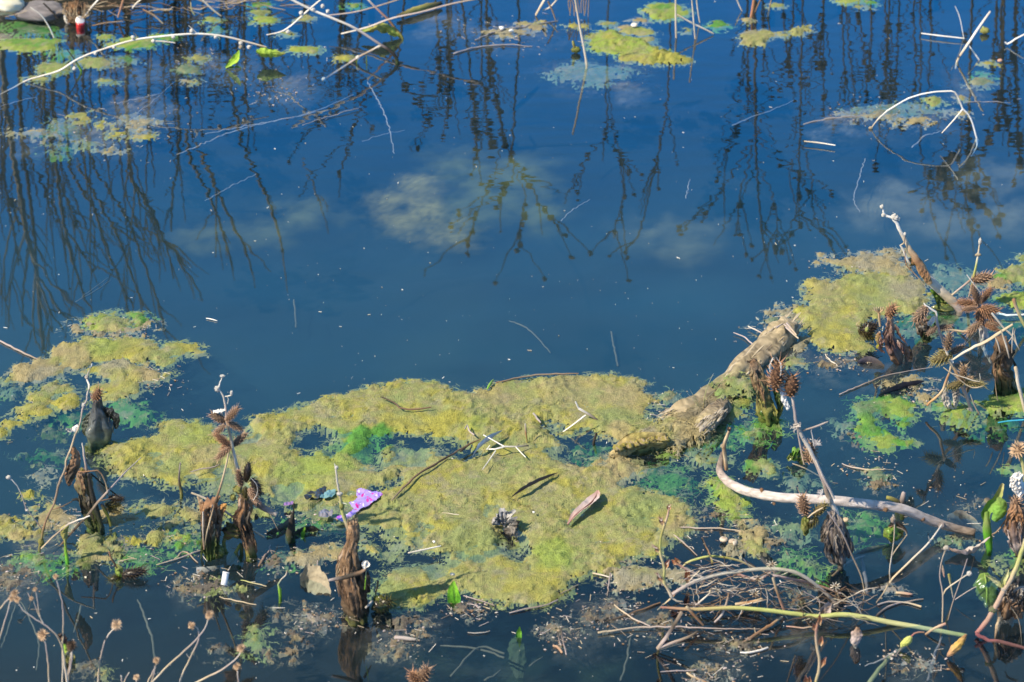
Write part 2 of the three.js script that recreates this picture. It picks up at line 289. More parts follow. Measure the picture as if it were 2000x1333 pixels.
// a drifting cloud of loose algae in the water: thin ragged veils at several depths, as dense as the algae hangs there
const veil = new THREE.MeshStandardMaterial({ vertexColors: true, roughness: 1, transparent: true, side: THREE.DoubleSide });
function algaeCloud(label, blobs, depth, density, colour, fine = 1) {
  const s0 = (seedAt += 3.7), c = W(blobs[0][0], blobs[0][1], -depth), at = blobs.map(([x, y, rx, ry]) => { const p = W(x, y, -depth), q = W(x + rx, y, -depth), r = W(x, y + ry, -depth); return [p.x, p.z, q.x - p.x, r.z - p.z]; });
  const x0 = Math.min(...at.map((a) => a[0] - a[2] * 1.6)), x1 = Math.max(...at.map((a) => a[0] + a[2] * 1.6)), z0 = Math.min(...at.map((a) => a[1] - a[3] * 1.6)), z1 = Math.max(...at.map((a) => a[1] + a[3] * 1.6)), list = [];
  for (let k = 0; k < 5; k++) {
    const pos = [], col = [], idx = [], nx = Math.ceil((x1 - x0) / 0.0045), nz = Math.ceil((z1 - z0) / 0.007), ok = [];
    for (let j = 0; j <= nz; j++) for (let i = 0; i <= nx; i++) {
      const x = lerp(x0, x1, i / nx), z = lerp(z0, z1, j / nz); let m = 0; for (const [ax, az, rx, rz] of at) m = Math.max(m, Math.exp(-(((x - ax) / rx) ** 2 + ((z - az) / rz) ** 2) * 1.3));
      const n = fbm(x * 17 + s0 + k * 5, z * 13, 5), a = clamp(density * m * smooth(-0.25, 0.55, n + (m - 0.5) * 0.7) * (1 + fine * 0.8 * N2(x * 90, z * 60 + k * 9 + s0)), 0, 0.9), w = 1 + 0.25 * n;
      pos.push(x - c.x, -0.006 * k + 0.004 * n, z - c.z); col.push(colour[0] * w, colour[1] * w, colour[2] * w, a); ok.push(a > 0.012);
    }
    for (let j = 0; j < nz; j++) for (let i = 0; i < nx; i++) { const a = j * (nx + 1) + i, b = a + nx + 1; if (ok[a] || ok[b] || ok[a + 1] || ok[b + 1]) idx.push(a, b, a + 1, a + 1, b, b + 1); }
    const g = geo(pos, idx); g.setAttribute('color', new THREE.BufferAttribute(Float32Array.from(col), 4)); list.push(g);
  }
  const m = finish(new THREE.Mesh(merge(list), veil)); m.name = numbered('algae_cloud'); m.position.copy(c); m.userData = { label, category: 'algae cloud', kind: 'stuff' }; scene.add(m);
}
const oval = (cx, cy, rx, ry, n = 12) => { const s = rnd() * 40; return Array.from({ length: n }, (_, i) => { const t = i / n * 6.283, k = 1 + 0.28 * N2(Math.cos(t) * 1.2 + s, Math.sin(t) * 1.2); return [cx + Math.cos(t) * rx * k, cy + Math.sin(t) * ry * k]; }); };
algae('largest yellow-green algae mat, spread across the middle of the pond', [[480, 838], [500, 815], [560, 800], [610, 785], [660, 772], [700, 760], [750, 752], [800, 742], [840, 745], [870, 755], [900, 762], [935, 765], [965, 752], [1000, 745], [1060, 738], [1110, 735], [1160, 733], [1200, 730], [1235, 735], [1255, 748], [1262, 765], [1280, 775], [1278, 790], [1262, 800], [1275, 825], [1265, 848], [1215, 862], [1180, 853], [1150, 838], [1120, 845], [1085, 856], [1095, 872], [1150, 885], [1195, 890], [1235, 900], [1250, 918], [1235, 938], [1250, 952], [1300, 965], [1340, 985], [1350, 1010], [1340, 1040], [1300, 1060], [1280, 1080], [1230, 1090], [1200, 1110], [1150, 1118], [1125, 1128], [1105, 1142], [1098, 1160], [1080, 1175], [1030, 1178], [960, 1172], [905, 1150], [870, 1152], [850, 1170], [800, 1185], [748, 1175], [735, 1150], [750, 1120], [800, 1105], [850, 1100], [880, 1082], [830, 1072], [800, 1072], [760, 1088], [720, 1075], [700, 1055], [735, 1035], [690, 1028], [640, 1035], [600, 1010], [560, 985], [520, 962], [480, 950], [440, 962], [400, 945], [370, 930], [350, 950], [300, 935], [240, 930], [215, 905], [200, 882], [240, 860], [300, 850], [320, 825], [350, 820], [410, 830], [440, 858], [455, 852]],
  { thick: 0.0044, edge: 0.011, step: 0.0018, base: ['olive', 'sick', 'olive', 'yellow'], dips: [[650, 1005, 60, 0.006], [560, 965, 40, 0.004], [830, 1045, 40, 0.004], [770, 1062, 45, 0.006], [1005, 1062, 34, 0.008], [1150, 892, 50, 0.005], [1100, 880, 34, 0.005], [1230, 935, 26, 0.006], [440, 945, 60, 0.005], [720, 890, 40, 0.005], [640, 862, 44, 0.005], [900, 880, 30, 0.005], [850, 1110, 40, 0.003], [930, 1090, 50, 0.003], [300, 905, 40, 0.003], [1120, 1010, 40, 0.002], [960, 1000, 34, 0.002], [800, 885, 50, 0.004], [1180, 1060, 40, 0.002], [480, 850, 30, 0.004]], holes: [[[572, 866], [590, 846], [625, 842], [648, 852], [620, 872], [590, 878]], [[740, 858], [800, 852], [850, 856], [905, 868], [925, 884], [890, 890], [850, 876], [800, 872], [760, 872]], [[1062, 832], [1085, 826], [1098, 840], [1080, 846]], [[1112, 858], [1150, 845], [1185, 858], [1215, 866], [1190, 882], [1150, 876], [1120, 870]], [[1085, 880], [1110, 874], [1138, 890], [1128, 902], [1100, 896]], [[725, 878], [740, 874], [745, 905], [735, 915], [722, 905]], [[985, 1045], [1005, 1038], [1020, 1055], [1032, 1078], [1012, 1092], [1000, 1075]], [[705, 1045], [730, 1035], [762, 1045], [765, 1060], [735, 1062]], [[760, 940], [785, 925], [775, 945], [730, 960], [700, 958]], [[1215, 935], [1240, 928], [1245, 945], [1225, 950]], [[640, 880], [655, 870], [652, 890]]],
    spots: [[860, 830, 45, 'yellow'], [780, 832, 50, 'yellow', 0.8], [700, 865, 60, 'green'], [740, 855, 40, 'green'], [640, 900, 60, 'lime', 0.6], [590, 930, 60, 'lime', 0.5], [750, 1160, 50, 'sick'], [810, 1110, 40, 'teal', 0.6], [920, 1060, 60, 'sick', 0.8], [1080, 1080, 55, 'lime', 0.8], [1050, 1150, 60, 'yellow', 0.6], [1210, 915, 60, 'tan'], [1130, 910, 40, 'tan', 0.8], [1260, 1000, 60, 'sick'], [1320, 1020, 40, 'tan', 0.9], [1300, 1010, 30, 'yellow', 0.5], [1230, 780, 60, 'tan', 0.7], [1120, 760, 80, 'tan', 0.5], [960, 770, 50, 'tan', 0.6], [1200, 820, 50, 'sick', 0.7], [280, 880, 50, 'yellow', 0.6], [380, 850, 50, 'lime', 0.5], [400, 900, 40, 'tan', 0.5], [330, 915, 40, 'sick', 0.7], [1210, 852, 40, 'tan', 0.8], [930, 830, 30, 'lime', 0.5], [985, 1025, 30, 'tan', 0.6], [460, 910, 30, 'tan', 0.4]] });

algae('long yellow-green mat with a pointed right tip at the left side of the pond', [[2, 740], [22, 724], [40, 713], [74, 703], [103, 692], [103, 679], [126, 674], [151, 670], [157, 661], [175, 656], [198, 659], [225, 661], [259, 656], [288, 658], [308, 665], [301, 677], [319, 681], [333, 670], [358, 667], [382, 674], [393, 681], [387, 690], [364, 692], [342, 696], [335, 711], [315, 715], [301, 712], [301, 706], [259, 703], [225, 701], [180, 704], [155, 717], [126, 726], [94, 737], [45, 746], [18, 746]],
  { base: ['olive', 'yellow', 'sick'], spots: [[60, 725, 70, 'tan'], [150, 705, 50, 'tan', 0.8], [120, 685, 30, 'tan', 0.7], [240, 690, 60, 'yellow', 0.5], [370, 680, 30, 'yellow', 0.6], [200, 680, 35, 'lime', 0.6], [90, 735, 40, 'grey', 0.7]] });
algae('ragged tan and olive mat just below the long mat at the left', [[162, 719], [196, 710], [238, 702], [261, 706], [297, 717], [299, 724], [335, 728], [324, 737], [283, 746], [270, 755], [278, 762], [268, 770], [243, 773], [225, 782], [196, 782], [194, 767], [175, 758], [187, 746], [209, 742], [198, 735], [196, 728], [164, 727]],
  { base: ['olive', 'yellow'], spots: [[290, 730, 40, 'tan'], [220, 712, 40, 'grey', 0.8], [250, 745, 30, 'yellow', 0.5], [180, 723, 16, 'yellow', 0.8]] });
algae('slanting olive mat running down to the left edge of the pond', [[90, 751], [108, 742], [126, 749], [146, 760], [128, 770], [112, 774], [100, 795], [95, 810], [60, 813], [40, 822], [25, 836], [5, 848], [-15, 846], [-15, 832], [0, 832], [20, 820], [32, 802], [55, 785], [65, 765], [64, 757]],
  { base: ['olive', 'sick', 'yellow'], spots: [[92, 805, 14, 'yellow', 0.8], [30, 825, 25, 'yellow', 0.6]] });
algae('small rounded yellow mat beside the dark hooded leaf', [[108, 787], [119, 775], [140, 769], [160, 778], [157, 788], [148, 794], [121, 799]], { base: ['yellow', 'olive'] });
algae('pale green oval mat, uppermost of the left group', [[165, 632], [180, 614], [202, 609], [227, 607], [238, 618], [250, 628], [245, 641], [220, 646], [191, 647], [171, 640]], { base: ['sick', 'olive', 'lime'], spots: [[215, 643, 20, 'tan', 0.5]] });
algae('small round green mat to the right of the pale green oval', [[247, 616], [258, 609], [270, 607], [286, 617], [283, 632], [268, 635], [252, 628]], { base: ['green', 'sick'] });
algae('torn scraps of grey algae around the pale green oval', [[140, 636], [150, 628], [166, 630], [175, 643], [205, 650], [250, 646], [285, 634], [290, 640], [262, 650], [225, 655], [180, 652], [150, 645]], { base: ['grey', 'tan'], rag: 2.6, thick: 0.002 });
algae('faint green algae at the left edge below the long mat', [[-10, 760], [20, 755], [40, 752], [58, 756], [50, 768], [25, 775], [5, 772]], { base: ['teal', 'green'], level: -0.006, rag: 1.6 });
// right mat
algae('broad yellow-green mat beside the top of the log', [[1550, 607], [1573, 597], [1568, 579], [1573, 564], [1576, 545], [1601, 543], [1622, 548], [1647, 541], [1668, 536], [1698, 531], [1744, 538], [1785, 543], [1810, 564], [1808, 592], [1790, 608], [1754, 613], [1729, 611], [1700, 622], [1683, 636], [1693, 661], [1698, 676], [1668, 683], [1629, 683], [1596, 678], [1576, 663], [1573, 640], [1558, 618]],
  { base: ['olive', 'sick', 'yellow'], spots: [[1640, 670, 40, 'yellow', 0.7], [1600, 650, 30, 'yellow', 0.6], [1760, 570, 50, 'grey', 0.8], [1700, 570, 60, 'sick', 0.6], [1600, 560, 40, 'tan', 0.4], [1790, 555, 30, 'grey', 0.7]] });
algae('feathery grey-olive algae along the far edge of the right mat', [[1595, 513], [1609, 493], [1627, 500], [1650, 507], [1678, 492], [1706, 495], [1739, 487], [1764, 490], [1770, 500], [1762, 512], [1772, 525], [1790, 541], [1757, 543], [1706, 536], [1668, 531], [1642, 523], [1622, 514], [1605, 510]], { base: ['grey', 'olive', 'tan'], rag: 1.7, thick: 0.003 });
algae('pale teal algae fog behind the leaning stalk on the right', oval(1862, 545, 55, 26), { base: ['teal'], level: -0.009, rag: 1.5 });
algae('olive mat at the right edge above the bur clusters', [[1945, 540], [1960, 525], [1985, 512], [2000, 500], [2030, 495], [2030, 548], [1995, 552], [1965, 548]], { base: ['sick', 'olive', 'green'], rag: 1.4 });
algae('bright green mat at the right edge beside the star of burs', [[1948, 580], [1965, 573], [2000, 570], [2030, 572], [2030, 600], [1990, 600], [1960, 592]], { base: ['lime', 'green'] });
algae('tan algae scrap beside the upright stem with a bud', oval(1952, 552, 22, 9), { base: ['tan'] });
// the open ring
algae('bright green horseshoe-shaped algae patch at the right', [[1665, 800], [1672, 785], [1685, 777], [1714, 774], [1752, 773], [1777, 783], [1784, 803], [1775, 828], [1764, 839], [1748, 828], [1738, 816], [1722, 812], [1719, 824], [1730, 840], [1750, 850], [1784, 857], [1783, 864], [1758, 871], [1728, 880], [1703, 872], [1682, 858], [1665, 843], [1672, 825]],
  { base: ['green', 'lime'], thick: 0.003, level: 0, holes: [[[1720, 812], [1742, 816], [1760, 832], [1778, 846], [1762, 850], [1738, 842], [1722, 830]]], spots: [[1760, 800, 40, 'lime', 0.7], [1720, 870, 40, 'lime', 0.9], [1690, 800, 40, 'teal', 0.6], [1700, 830, 40, 'green', 0.7]] });
algae('dull fringe of algae at the left of the green horseshoe', oval(1655, 835, 20, 8), { base: ['teal'], level: -0.004, rag: 2 });
algae('lime green mat under the dry leaf clusters at the right', [[1806, 785], [1830, 780], [1870, 783], [1895, 790], [1900, 812], [1890, 835], [1860, 828], [1840, 806], [1815, 795]], { base: ['lime', 'green'], level: -0.001, thick: 0.003 });
algae('vivid green mat around the foot of the dark mossy post', [[1915, 800], [1925, 780], [1950, 768], [1985, 760], [2030, 760], [2030, 805], [1985, 803], [1950, 806]], { base: ['lime', 'green'], spots: [[1960, 770, 40, 'moss', 0.6]], level: 0 });
algae('dim green algae below the water beside the vivid green mat', oval(1930, 830, 50, 26), { base: ['deep', 'green'], level: -0.008, rag: 1.6 });
algae('rounded green algae lump under the water beside the wet brown leaf', [[1750, 618], [1785, 612], [1830, 612], [1870, 615], [1910, 625], [1880, 645], [1830, 650], [1800, 660], [1765, 655]], { base: ['deep', 'green', 'teal'], level: -0.006, thick: 0.008 });
algae('green algae under the water at the right edge', oval(1985, 640, 34, 18), { base: ['deep', 'green'], level: -0.006 });
// greens round the log and the white branch
algae('bright green feathery algae under the mossy bark column', [[1440, 850], [1470, 832], [1500, 815], [1520, 815], [1525, 828], [1510, 842], [1480, 858], [1450, 862]], { base: ['green', 'moss', 'lime'], level: -0.001, rag: 1.5, thick: 0.005, fibreLength: 0.012 });
algae('long green algae streak between the log and the bark column', [[1365, 855], [1390, 838], [1430, 832], [1460, 835], [1445, 858], [1410, 875], [1375, 880]], { base: ['green', 'teal', 'deep'], level: -0.003, rag: 1.4, fibreLength: 0.012 });
algae('dull olive algae below the long green streak', [[1335, 885], [1350, 872], [1380, 880], [1410, 888], [1420, 905], [1390, 915], [1355, 905]], { base: ['sick', 'teal', 'olive'], level: -0.002, rag: 1.4 });
algae('emerald algae cloud to the left of the white branch tip', [[1252, 935], [1265, 918], [1290, 908], [1318, 915], [1340, 935], [1345, 962], [1330, 980], [1300, 975], [1275, 958]], { base: ['deep', 'green'], level: -0.003, rag: 1.6, fibreLength: 0.014, spots: [[1300, 950, 40, 'green', 0.8]] });
algae('lime green algae tuft under the bend of the white branch', [[1385, 940], [1410, 932], [1430, 945], [1448, 965], [1458, 988], [1450, 1005], [1425, 1006], [1405, 990], [1392, 965]], { base: ['lime', 'green'], level: 0.0005, rag: 1.4, fibreLength: 0.012, thick: 0.006 });
algae('small green algae fan beside the broken log end', oval(1318, 878, 26, 10), { base: ['lime', 'green'], level: -0.001, rag: 1.5, fibreLength: 0.01 });
algae('pale green algae scrap behind the broken log', oval(1308, 776, 28, 9), { base: ['sick', 'teal'], level: -0.001, rag: 1.4 });
algae('dark green algae in the gap at the right end of the large mat', oval(1160, 880, 36, 9), { base: ['deep', 'green'], level: -0.004, rag: 1.5 });
algae('dark green algae beside the tan mound on the large mat', oval(1130, 905, 24, 10), { base: ['deep', 'green'], level: -0.004, rag: 1.5 });
algae('tan mossy mound below the broken log end', [[1185, 895], [1205, 888], [1230, 898], [1250, 912], [1248, 930], [1225, 935], [1195, 930], [1180, 915]], { base: ['tan', 'olive'], thick: 0.008, edge: 0.02 });
algae('small curled green patch above the white branch', [[1460, 905], [1475, 897], [1490, 900], [1508, 905], [1520, 912], [1515, 924], [1490, 927], [1470, 918]], { base: ['sick', 'green'], level: -0.001, rag: 1.5 });
algae('dim algae under the water below the curled green patch', oval(1555, 940, 40, 12), { base: ['teal'], level: -0.008, rag: 1.6 });
algae('green algae swirl under the water right of the leaf sheath', oval(1690, 1030, 32, 26), { base: ['green', 'deep'], level: -0.006, rag: 2.2, fibreLength: 0.01 });
algae('green algae streak left of the leaf sheath foot', [[1523, 1085], [1545, 1078], [1575, 1085], [1598, 1105], [1598, 1122], [1575, 1122], [1548, 1108]], { base: ['green', 'deep', 'lime'], level: -0.003, rag: 1.5, fibreLength: 0.012 });
algae('olive moss beside the two snail shells', oval(1470, 1068, 24, 11), { base: ['olive', 'green'], rag: 1.5 });
algae('tan algae crust right of the two snail shells', oval(1475, 1040, 28, 18), { base: ['tan', 'sick'], rag: 1.9 });
algae('pale algae film below the two snail shells', oval(1440, 1072, 24, 8), { base: ['grey', 'sick'], rag: 1.7 });
algae('faint teal algae around the wet bur at the branch', oval(1550, 1040, 40, 20), { base: ['teal', 'sick'], level: -0.005, rag: 2 });
algae('grey-olive algae fringe right of the bottom of the large mat', [[1185, 1118], [1215, 1105], [1260, 1105], [1300, 1112], [1335, 1118], [1325, 1132], [1280, 1138], [1240, 1150], [1205, 1148], [1190, 1132]], { base: ['grey', 'olive', 'tan'], rag: 1.8, thick: 0.003 });
// scraps at lower left
algae('bright green algae sheet under the hooded leaf', [[197, 790], [215, 785], [245, 783], [275, 790], [297, 805], [300, 818], [270, 828], [235, 826], [205, 815]], { base: ['green', 'deep'], level: -0.005, rag: 1.2, thick: 0.005 });
algae('dark green algae cloud left of the hooded leaf', [[100, 800], [125, 798], [150, 802], [172, 812], [165, 832], [140, 836], [118, 828], [100, 815]], { base: ['deep', 'green'], level: -0.007, rag: 1.6 });
algae('murky lump of algae under the thin leaning stem', oval(100, 840, 26, 18), { base: ['moss', 'teal'], level: -0.012, rag: 1.8 });
algae('green algae strand under the water left of the thin stem', oval(88, 892, 45, 10), { base: ['deep', 'teal'], level: -0.005, rag: 1.8 });
algae('small pale algae tuft at the left, nearest the leaning stem', oval(85, 930, 20, 9), { base: ['grey', 'olive'], level: -0.001, rag: 1.4 });
algae('tiny yellow algae scrap below the pale tuft', oval(56, 968, 7, 4), { base: ['yellow'], rag: 1.2 });
algae('olive algae heap at the left edge', [[-15, 1018], [15, 1014], [45, 1022], [75, 1032], [80, 1045], [55, 1055], [30, 1050], [10, 1046], [-15, 1048]], { base: ['olive', 'tan', 'yellow'], rag: 1.5 });
algae('grey-tan algae between the stems at the left', oval(102, 1012, 34, 22), { base: ['tan', 'grey', 'olive'], rag: 1.9, thick: 0.003 });
algae('olive algae patch right of the left stump', [[258, 995], [280, 984], [310, 980], [345, 982], [350, 995], [330, 1010], [300, 1008], [272, 1006]], { base: ['olive', 'tan'], rag: 1.5 });
algae('tan algae below the left stump', oval(230, 1010, 32, 13), { base: ['tan', 'olive'], rag: 1.6 });
algae('small olive algae scrap below the patch right of the stump', oval(330, 1022, 12, 7), { base: ['olive'], rag: 1.5 });
algae('yellow-olive algae streak under the left stump', oval(300, 1050, 32, 11), { base: ['yellow', 'tan', 'olive'], rag: 1.8 });
algae('brown-olive algae under the stump reflection', [[155, 1062], [175, 1048], [205, 1050], [225, 1065], [210, 1085], [185, 1100], [160, 1110], [148, 1095]], { base: ['olive', 'tan', 'moss'], rag: 1.8 });
algae('two-lobed bright green algae at the lower left', [[35, 1090], [55, 1082], [85, 1086], [115, 1092], [128, 1105], [110, 1122], [85, 1125], [60, 1118], [40, 1108]], { base: ['green', 'lime', 'teal'], level: -0.002, rag: 1.6, fibreLength: 0.011 });
algae('light green algae at the lower left beside the spiky dark bur', [[225, 1085], [245, 1070], [275, 1070], [300, 1085], [305, 1100], [280, 1112], [250, 1105]], { base: ['green', 'lime', 'teal'], level: -0.002, rag: 1.5, fibreLength: 0.011 });
algae('bright green algae scrap left of the hanging leaf cone', oval(365, 1048, 26, 10), { base: ['lime', 'green'], rag: 1.5, level: -0.001 });
algae('green algae streak left of the hanging leaf foot', oval(352, 1065, 34, 8), { base: ['green', 'sick'], rag: 1.6, level: -0.001 });
algae('olive algae left of the hanging leaf cone', oval(377, 1008, 16, 26), { base: ['olive', 'tan'], rag: 1.5 });
algae('tan algae left of the small green stub', oval(470, 1000, 50, 14), { base: ['sick', 'olive', 'tan'], rag: 1.6 });
algae('dim green algae behind the small green stub', oval(600, 1028, 50, 10), { base: ['green', 'deep'], rag: 1.7, level: -0.002 });
algae('tan and white film beside the brown snag', [[577, 1085], [600, 1075], [640, 1062], [668, 1068], [672, 1080], [640, 1090], [612, 1098], [590, 1098]], { base: ['tan', 'grey', 'olive'], rag: 1.7, thick: 0.003 });
algae('green algae tuft under the water left of the film', oval(553, 1092, 18, 16), { base: ['green', 'teal'], level: -0.004, rag: 1.8 });
algae('yellow algae blobs in the stump reflection at the bottom', [[482, 1255], [492, 1245], [505, 1240], [515, 1250], [520, 1265], [525, 1278], [512, 1282], [498, 1272]], { base: ['sick', 'olive'], level: -0.001, rag: 1.3 });
algae('small yellow algae blob above the blobs at the bottom', oval(507, 1233, 12, 6), { base: ['sick', 'olive'], level: -0.001 });
// sunken pale clouds in the middle of the pond
algaeCloud('pale ragged algae cloud under the water in the middle of the pond', [[760, 385, 60, 30], [815, 355, 60, 30], [840, 400, 60, 26], [880, 440, 70, 26], [790, 420, 60, 20]], 0.018, 0.24, [0.34, 0.29, 0.10]);
algaeCloud('dim algae cloud under the water behind the pale ragged one', [[900, 310, 100, 30], [1010, 320, 100, 34], [1040, 390, 80, 50], [960, 360, 90, 40], [900, 400, 90, 40]], 0.03, 0.14, [0.26, 0.28, 0.09], 0.3);
algaeCloud('faint yellow algae cloud under the water left of the middle', [[390, 450, 80, 26], [590, 400, 110, 26], [500, 440, 90, 24]], 0.034, 0.16, [0.26, 0.27, 0.11], 0.3);
algaeCloud('faint algae cloud under the water right of the middle', [[1270, 440, 90, 34], [1330, 470, 70, 30], [1380, 440, 70, 30]], 0.034, 0.15, [0.26, 0.26, 0.15], 0.3);
algaeCloud('milky algae cloud under the water at the far right', [[1760, 370, 90, 40], [1960, 410, 80, 40], [1850, 420, 120, 40], [1930, 330, 90, 30], [1700, 400, 60, 40]], 0.026, 0.19, [0.28, 0.27, 0.20], 0.5);
algaeCloud('dark green drift of algae under the bottom water', [[1020, 1300, 60, 40], [850, 1290, 90, 30], [1180, 1290, 70, 30]], 0.03, 0.2, [0.03, 0.06, 0.035], 0.3);
// far patches
algae('long bright yellow-green mat below the far reeds', [[1145, 78], [1160, 64], [1185, 58], [1205, 58], [1216, 68], [1240, 74], [1265, 84], [1290, 95], [1335, 110], [1346, 119], [1320, 124], [1290, 124], [1250, 121], [1215, 116], [1200, 106], [1170, 101], [1150, 92]], { base: ['lime', 'olive', 'yellow'], thick: 0.006, spots: [[1300, 120, 40, 'yellow', 0.7]] });
algae('dull olive mat under the far orange reed', [[1448, 68], [1460, 60], [1485, 57], [1530, 63], [1555, 56], [1580, 50], [1584, 56], [1550, 68], [1502, 74], [1492, 86], [1460, 86], [1450, 78]], { base: ['olive', 'grey'] });
for (const [label, x, y, rx, ry, base, level] of [
  ['large flat bright green algae sheet at the far left edge', 48, 86, 66, 15, ['lime', 'green']], ['dark green algae sheet behind the flat bright sheet at the far left', 62, 56, 58, 17, ['green', 'deep'], -0.003],
  ['green algae strip under the middle of the bent pale twig', 258, 85, 46, 11, ['lime', 'green']], ['small green algae spot left of that strip on the bent pale twig', 203, 72, 16, 6, ['lime', 'sick']], ['green algae spot at the top of the bent pale twig', 318, 72, 28, 8, ['green', 'lime']],
  ['dull green algae left of the low end of the bent pale twig', 128, 108, 42, 10, ['green', 'teal'], -0.002], ['yellow-green algae strip crossing the low end of the bent pale twig', 105, 133, 30, 11, ['sick', 'lime']], ['olive algae streak below the bent pale twig', 186, 122, 34, 10, ['sick', 'olive']], ['teal algae oval below the bent pale twig', 238, 117, 34, 9, ['teal', 'green'], -0.002],
  ['olive algae streak at the left end of the bent pale twig', 72, 152, 20, 6, ['olive', 'sick']], ['yellow algae scrap left of the two standing green leaves', 388, 112, 18, 6, ['yellow', 'sick']], ['dull algae scrap below the yellow scrap', 365, 135, 20, 9, ['teal', 'sick']], ['small tan-green algae scrap at the far left', 210, 157, 18, 5, ['sick']], ['thin pale algae scrap under the far twigs', 372, 158, 18, 4, ['grey', 'sick']],
  ['bright green algae spot near the far bank', 515, 38, 26, 8, ['lime', 'green']], ['dull green algae spot nearest the far bank', 508, 8, 22, 5, ['green']], ['small green algae spot between two others near the far bank', 506, 24, 18, 5, ['sick', 'green']], ['olive algae scrap under the far crossed branch', 596, 35, 18, 5, ['olive']], ['thin algae scrap right of the standing green leaves', 560, 65, 18, 4, ['sick']],
  ['yellow-green algae strip right of the standing green leaves', 592, 96, 32, 7, ['lime', 'yellow']], ['yellow algae spot beside the dark forked branch', 674, 111, 18, 7, ['yellow', 'lime']], ['green algae spot by the far crossed branches', 688, 10, 20, 5, ['green']], ['green algae spot half-way along the far twigs', 412, 37, 17, 5, ['sick', 'lime']], ['faint green algae spot near the far twigs', 420, 58, 24, 7, ['teal', 'green'], -0.003],
  ['sunken round teal algae disc at the left', 125, 272, 40, 36, ['teal', 'green'], -0.014], ['yellow algae scrap above the sunken teal disc', 156, 231, 21, 11, ['yellow', 'sick']], ['small yellow algae scrap right of the sunken teal disc', 198, 240, 12, 6, ['yellow']], ['pale yellow algae scrap, larger of two in the left scum', 275, 263, 26, 9, ['yellow', 'grey']], ['pale algae scrap, smaller of two in the left scum', 224, 261, 17, 8, ['sick', 'yellow']], ['grey scum patch above the pale scraps at the left', 270, 240, 40, 14, ['grey', 'pale'], -0.001], ['long grey scum streak at the left edge', 60, 262, 60, 8, ['grey', 'tan'], -0.002], ['dull streak of scum right of the teal disc', 170, 285, 26, 9, ['tan', 'sick'], -0.003], ['tan scum scrap below the pale scraps', 215, 290, 22, 5, ['tan', 'grey']],
  ['bright green algae cushion in front of the far reed', 1300, 21, 46, 17, ['lime', 'green']], ['small yellow algae spot left of the far mat', 1128, 50, 18, 5, ['yellow', 'sick']], ['small green algae spot above the far mat', 1185, 45, 17, 5, ['sick', 'lime']], ['olive algae spot joining the far mat', 1246, 60, 34, 8, ['olive', 'lime']], ['dull algae spot at the upper edge of the far mat', 1258, 77, 24, 6, ['teal', 'olive']], ['tan algae spot beside the white pebble', 1222, 52, 16, 4, ['tan']],
  ['sunken teal algae below the far mat', 1150, 145, 80, 22, ['teal'], -0.006], ['green algae oval right of the far reeds', 1403, 49, 20, 9, ['green']], ['olive algae spot below the far reeds', 1341, 58, 8, 5, ['sick']], ['bright algae strip at the top edge', 1660, 0, 28, 5, ['lime', 'yellow']], ['small olive algae strip at the top edge', 1680, 12, 15, 3, ['olive']], ['green algae strip right of the bright strip at the top edge', 1697, 3, 18, 4, ['green']],
  ['round bright green algae disc inside the bent white stem', 1824, 197, 16, 10, ['lime', 'sick']], ['small tan algae disc below the green disc', 1878, 191, 10, 5, ['tan', 'sick']], ['tan algae disc at the fork of the bent white stem', 1880, 220, 12, 5, ['tan', 'olive']], ['yellow algae spot above the bent white stem', 1934, 122, 11, 5, ['yellow']], ['dull algae scrap above the bent white stem', 1915, 160, 24, 9, ['teal', 'grey']], ['green algae smear above the dull scrap', 1918, 146, 22, 6, ['green', 'teal'], -0.002], ['long grey scum streak left of the bent white stem', 1700, 226, 66, 7, ['grey', 'teal'], -0.001], ['wide pale scum film around the bent white stem', 1760, 214, 100, 14, ['teal', 'grey'], -0.004], ['tan sliver of scum below the bent white stem', 1785, 238, 34, 6, ['tan', 'grey']],
  ['small tan algae spot near the top edge', 1460, 38, 12, 4, ['tan', 'olive']], ['olive algae spot by the top reeds', 1516, 9, 14, 4, ['olive', 'sick']], ['tan scrap by the far pebble', 1250, 38, 14, 4, ['tan']], ['grey scum beside the far fallen twig', 990, 62, 40, 7, ['grey', 'tan']], ['tan scum beside the far fallen twig', 1040, 50, 30, 6, ['tan', 'sick']],
]) algae(label, oval(x, y, rx, ry), { base, level: level ?? 0.0004, thick: 0.0028, rag: /scum|film|faint|sunken/.test(label) ? 1.8 : 0.7, step: 0.003 });

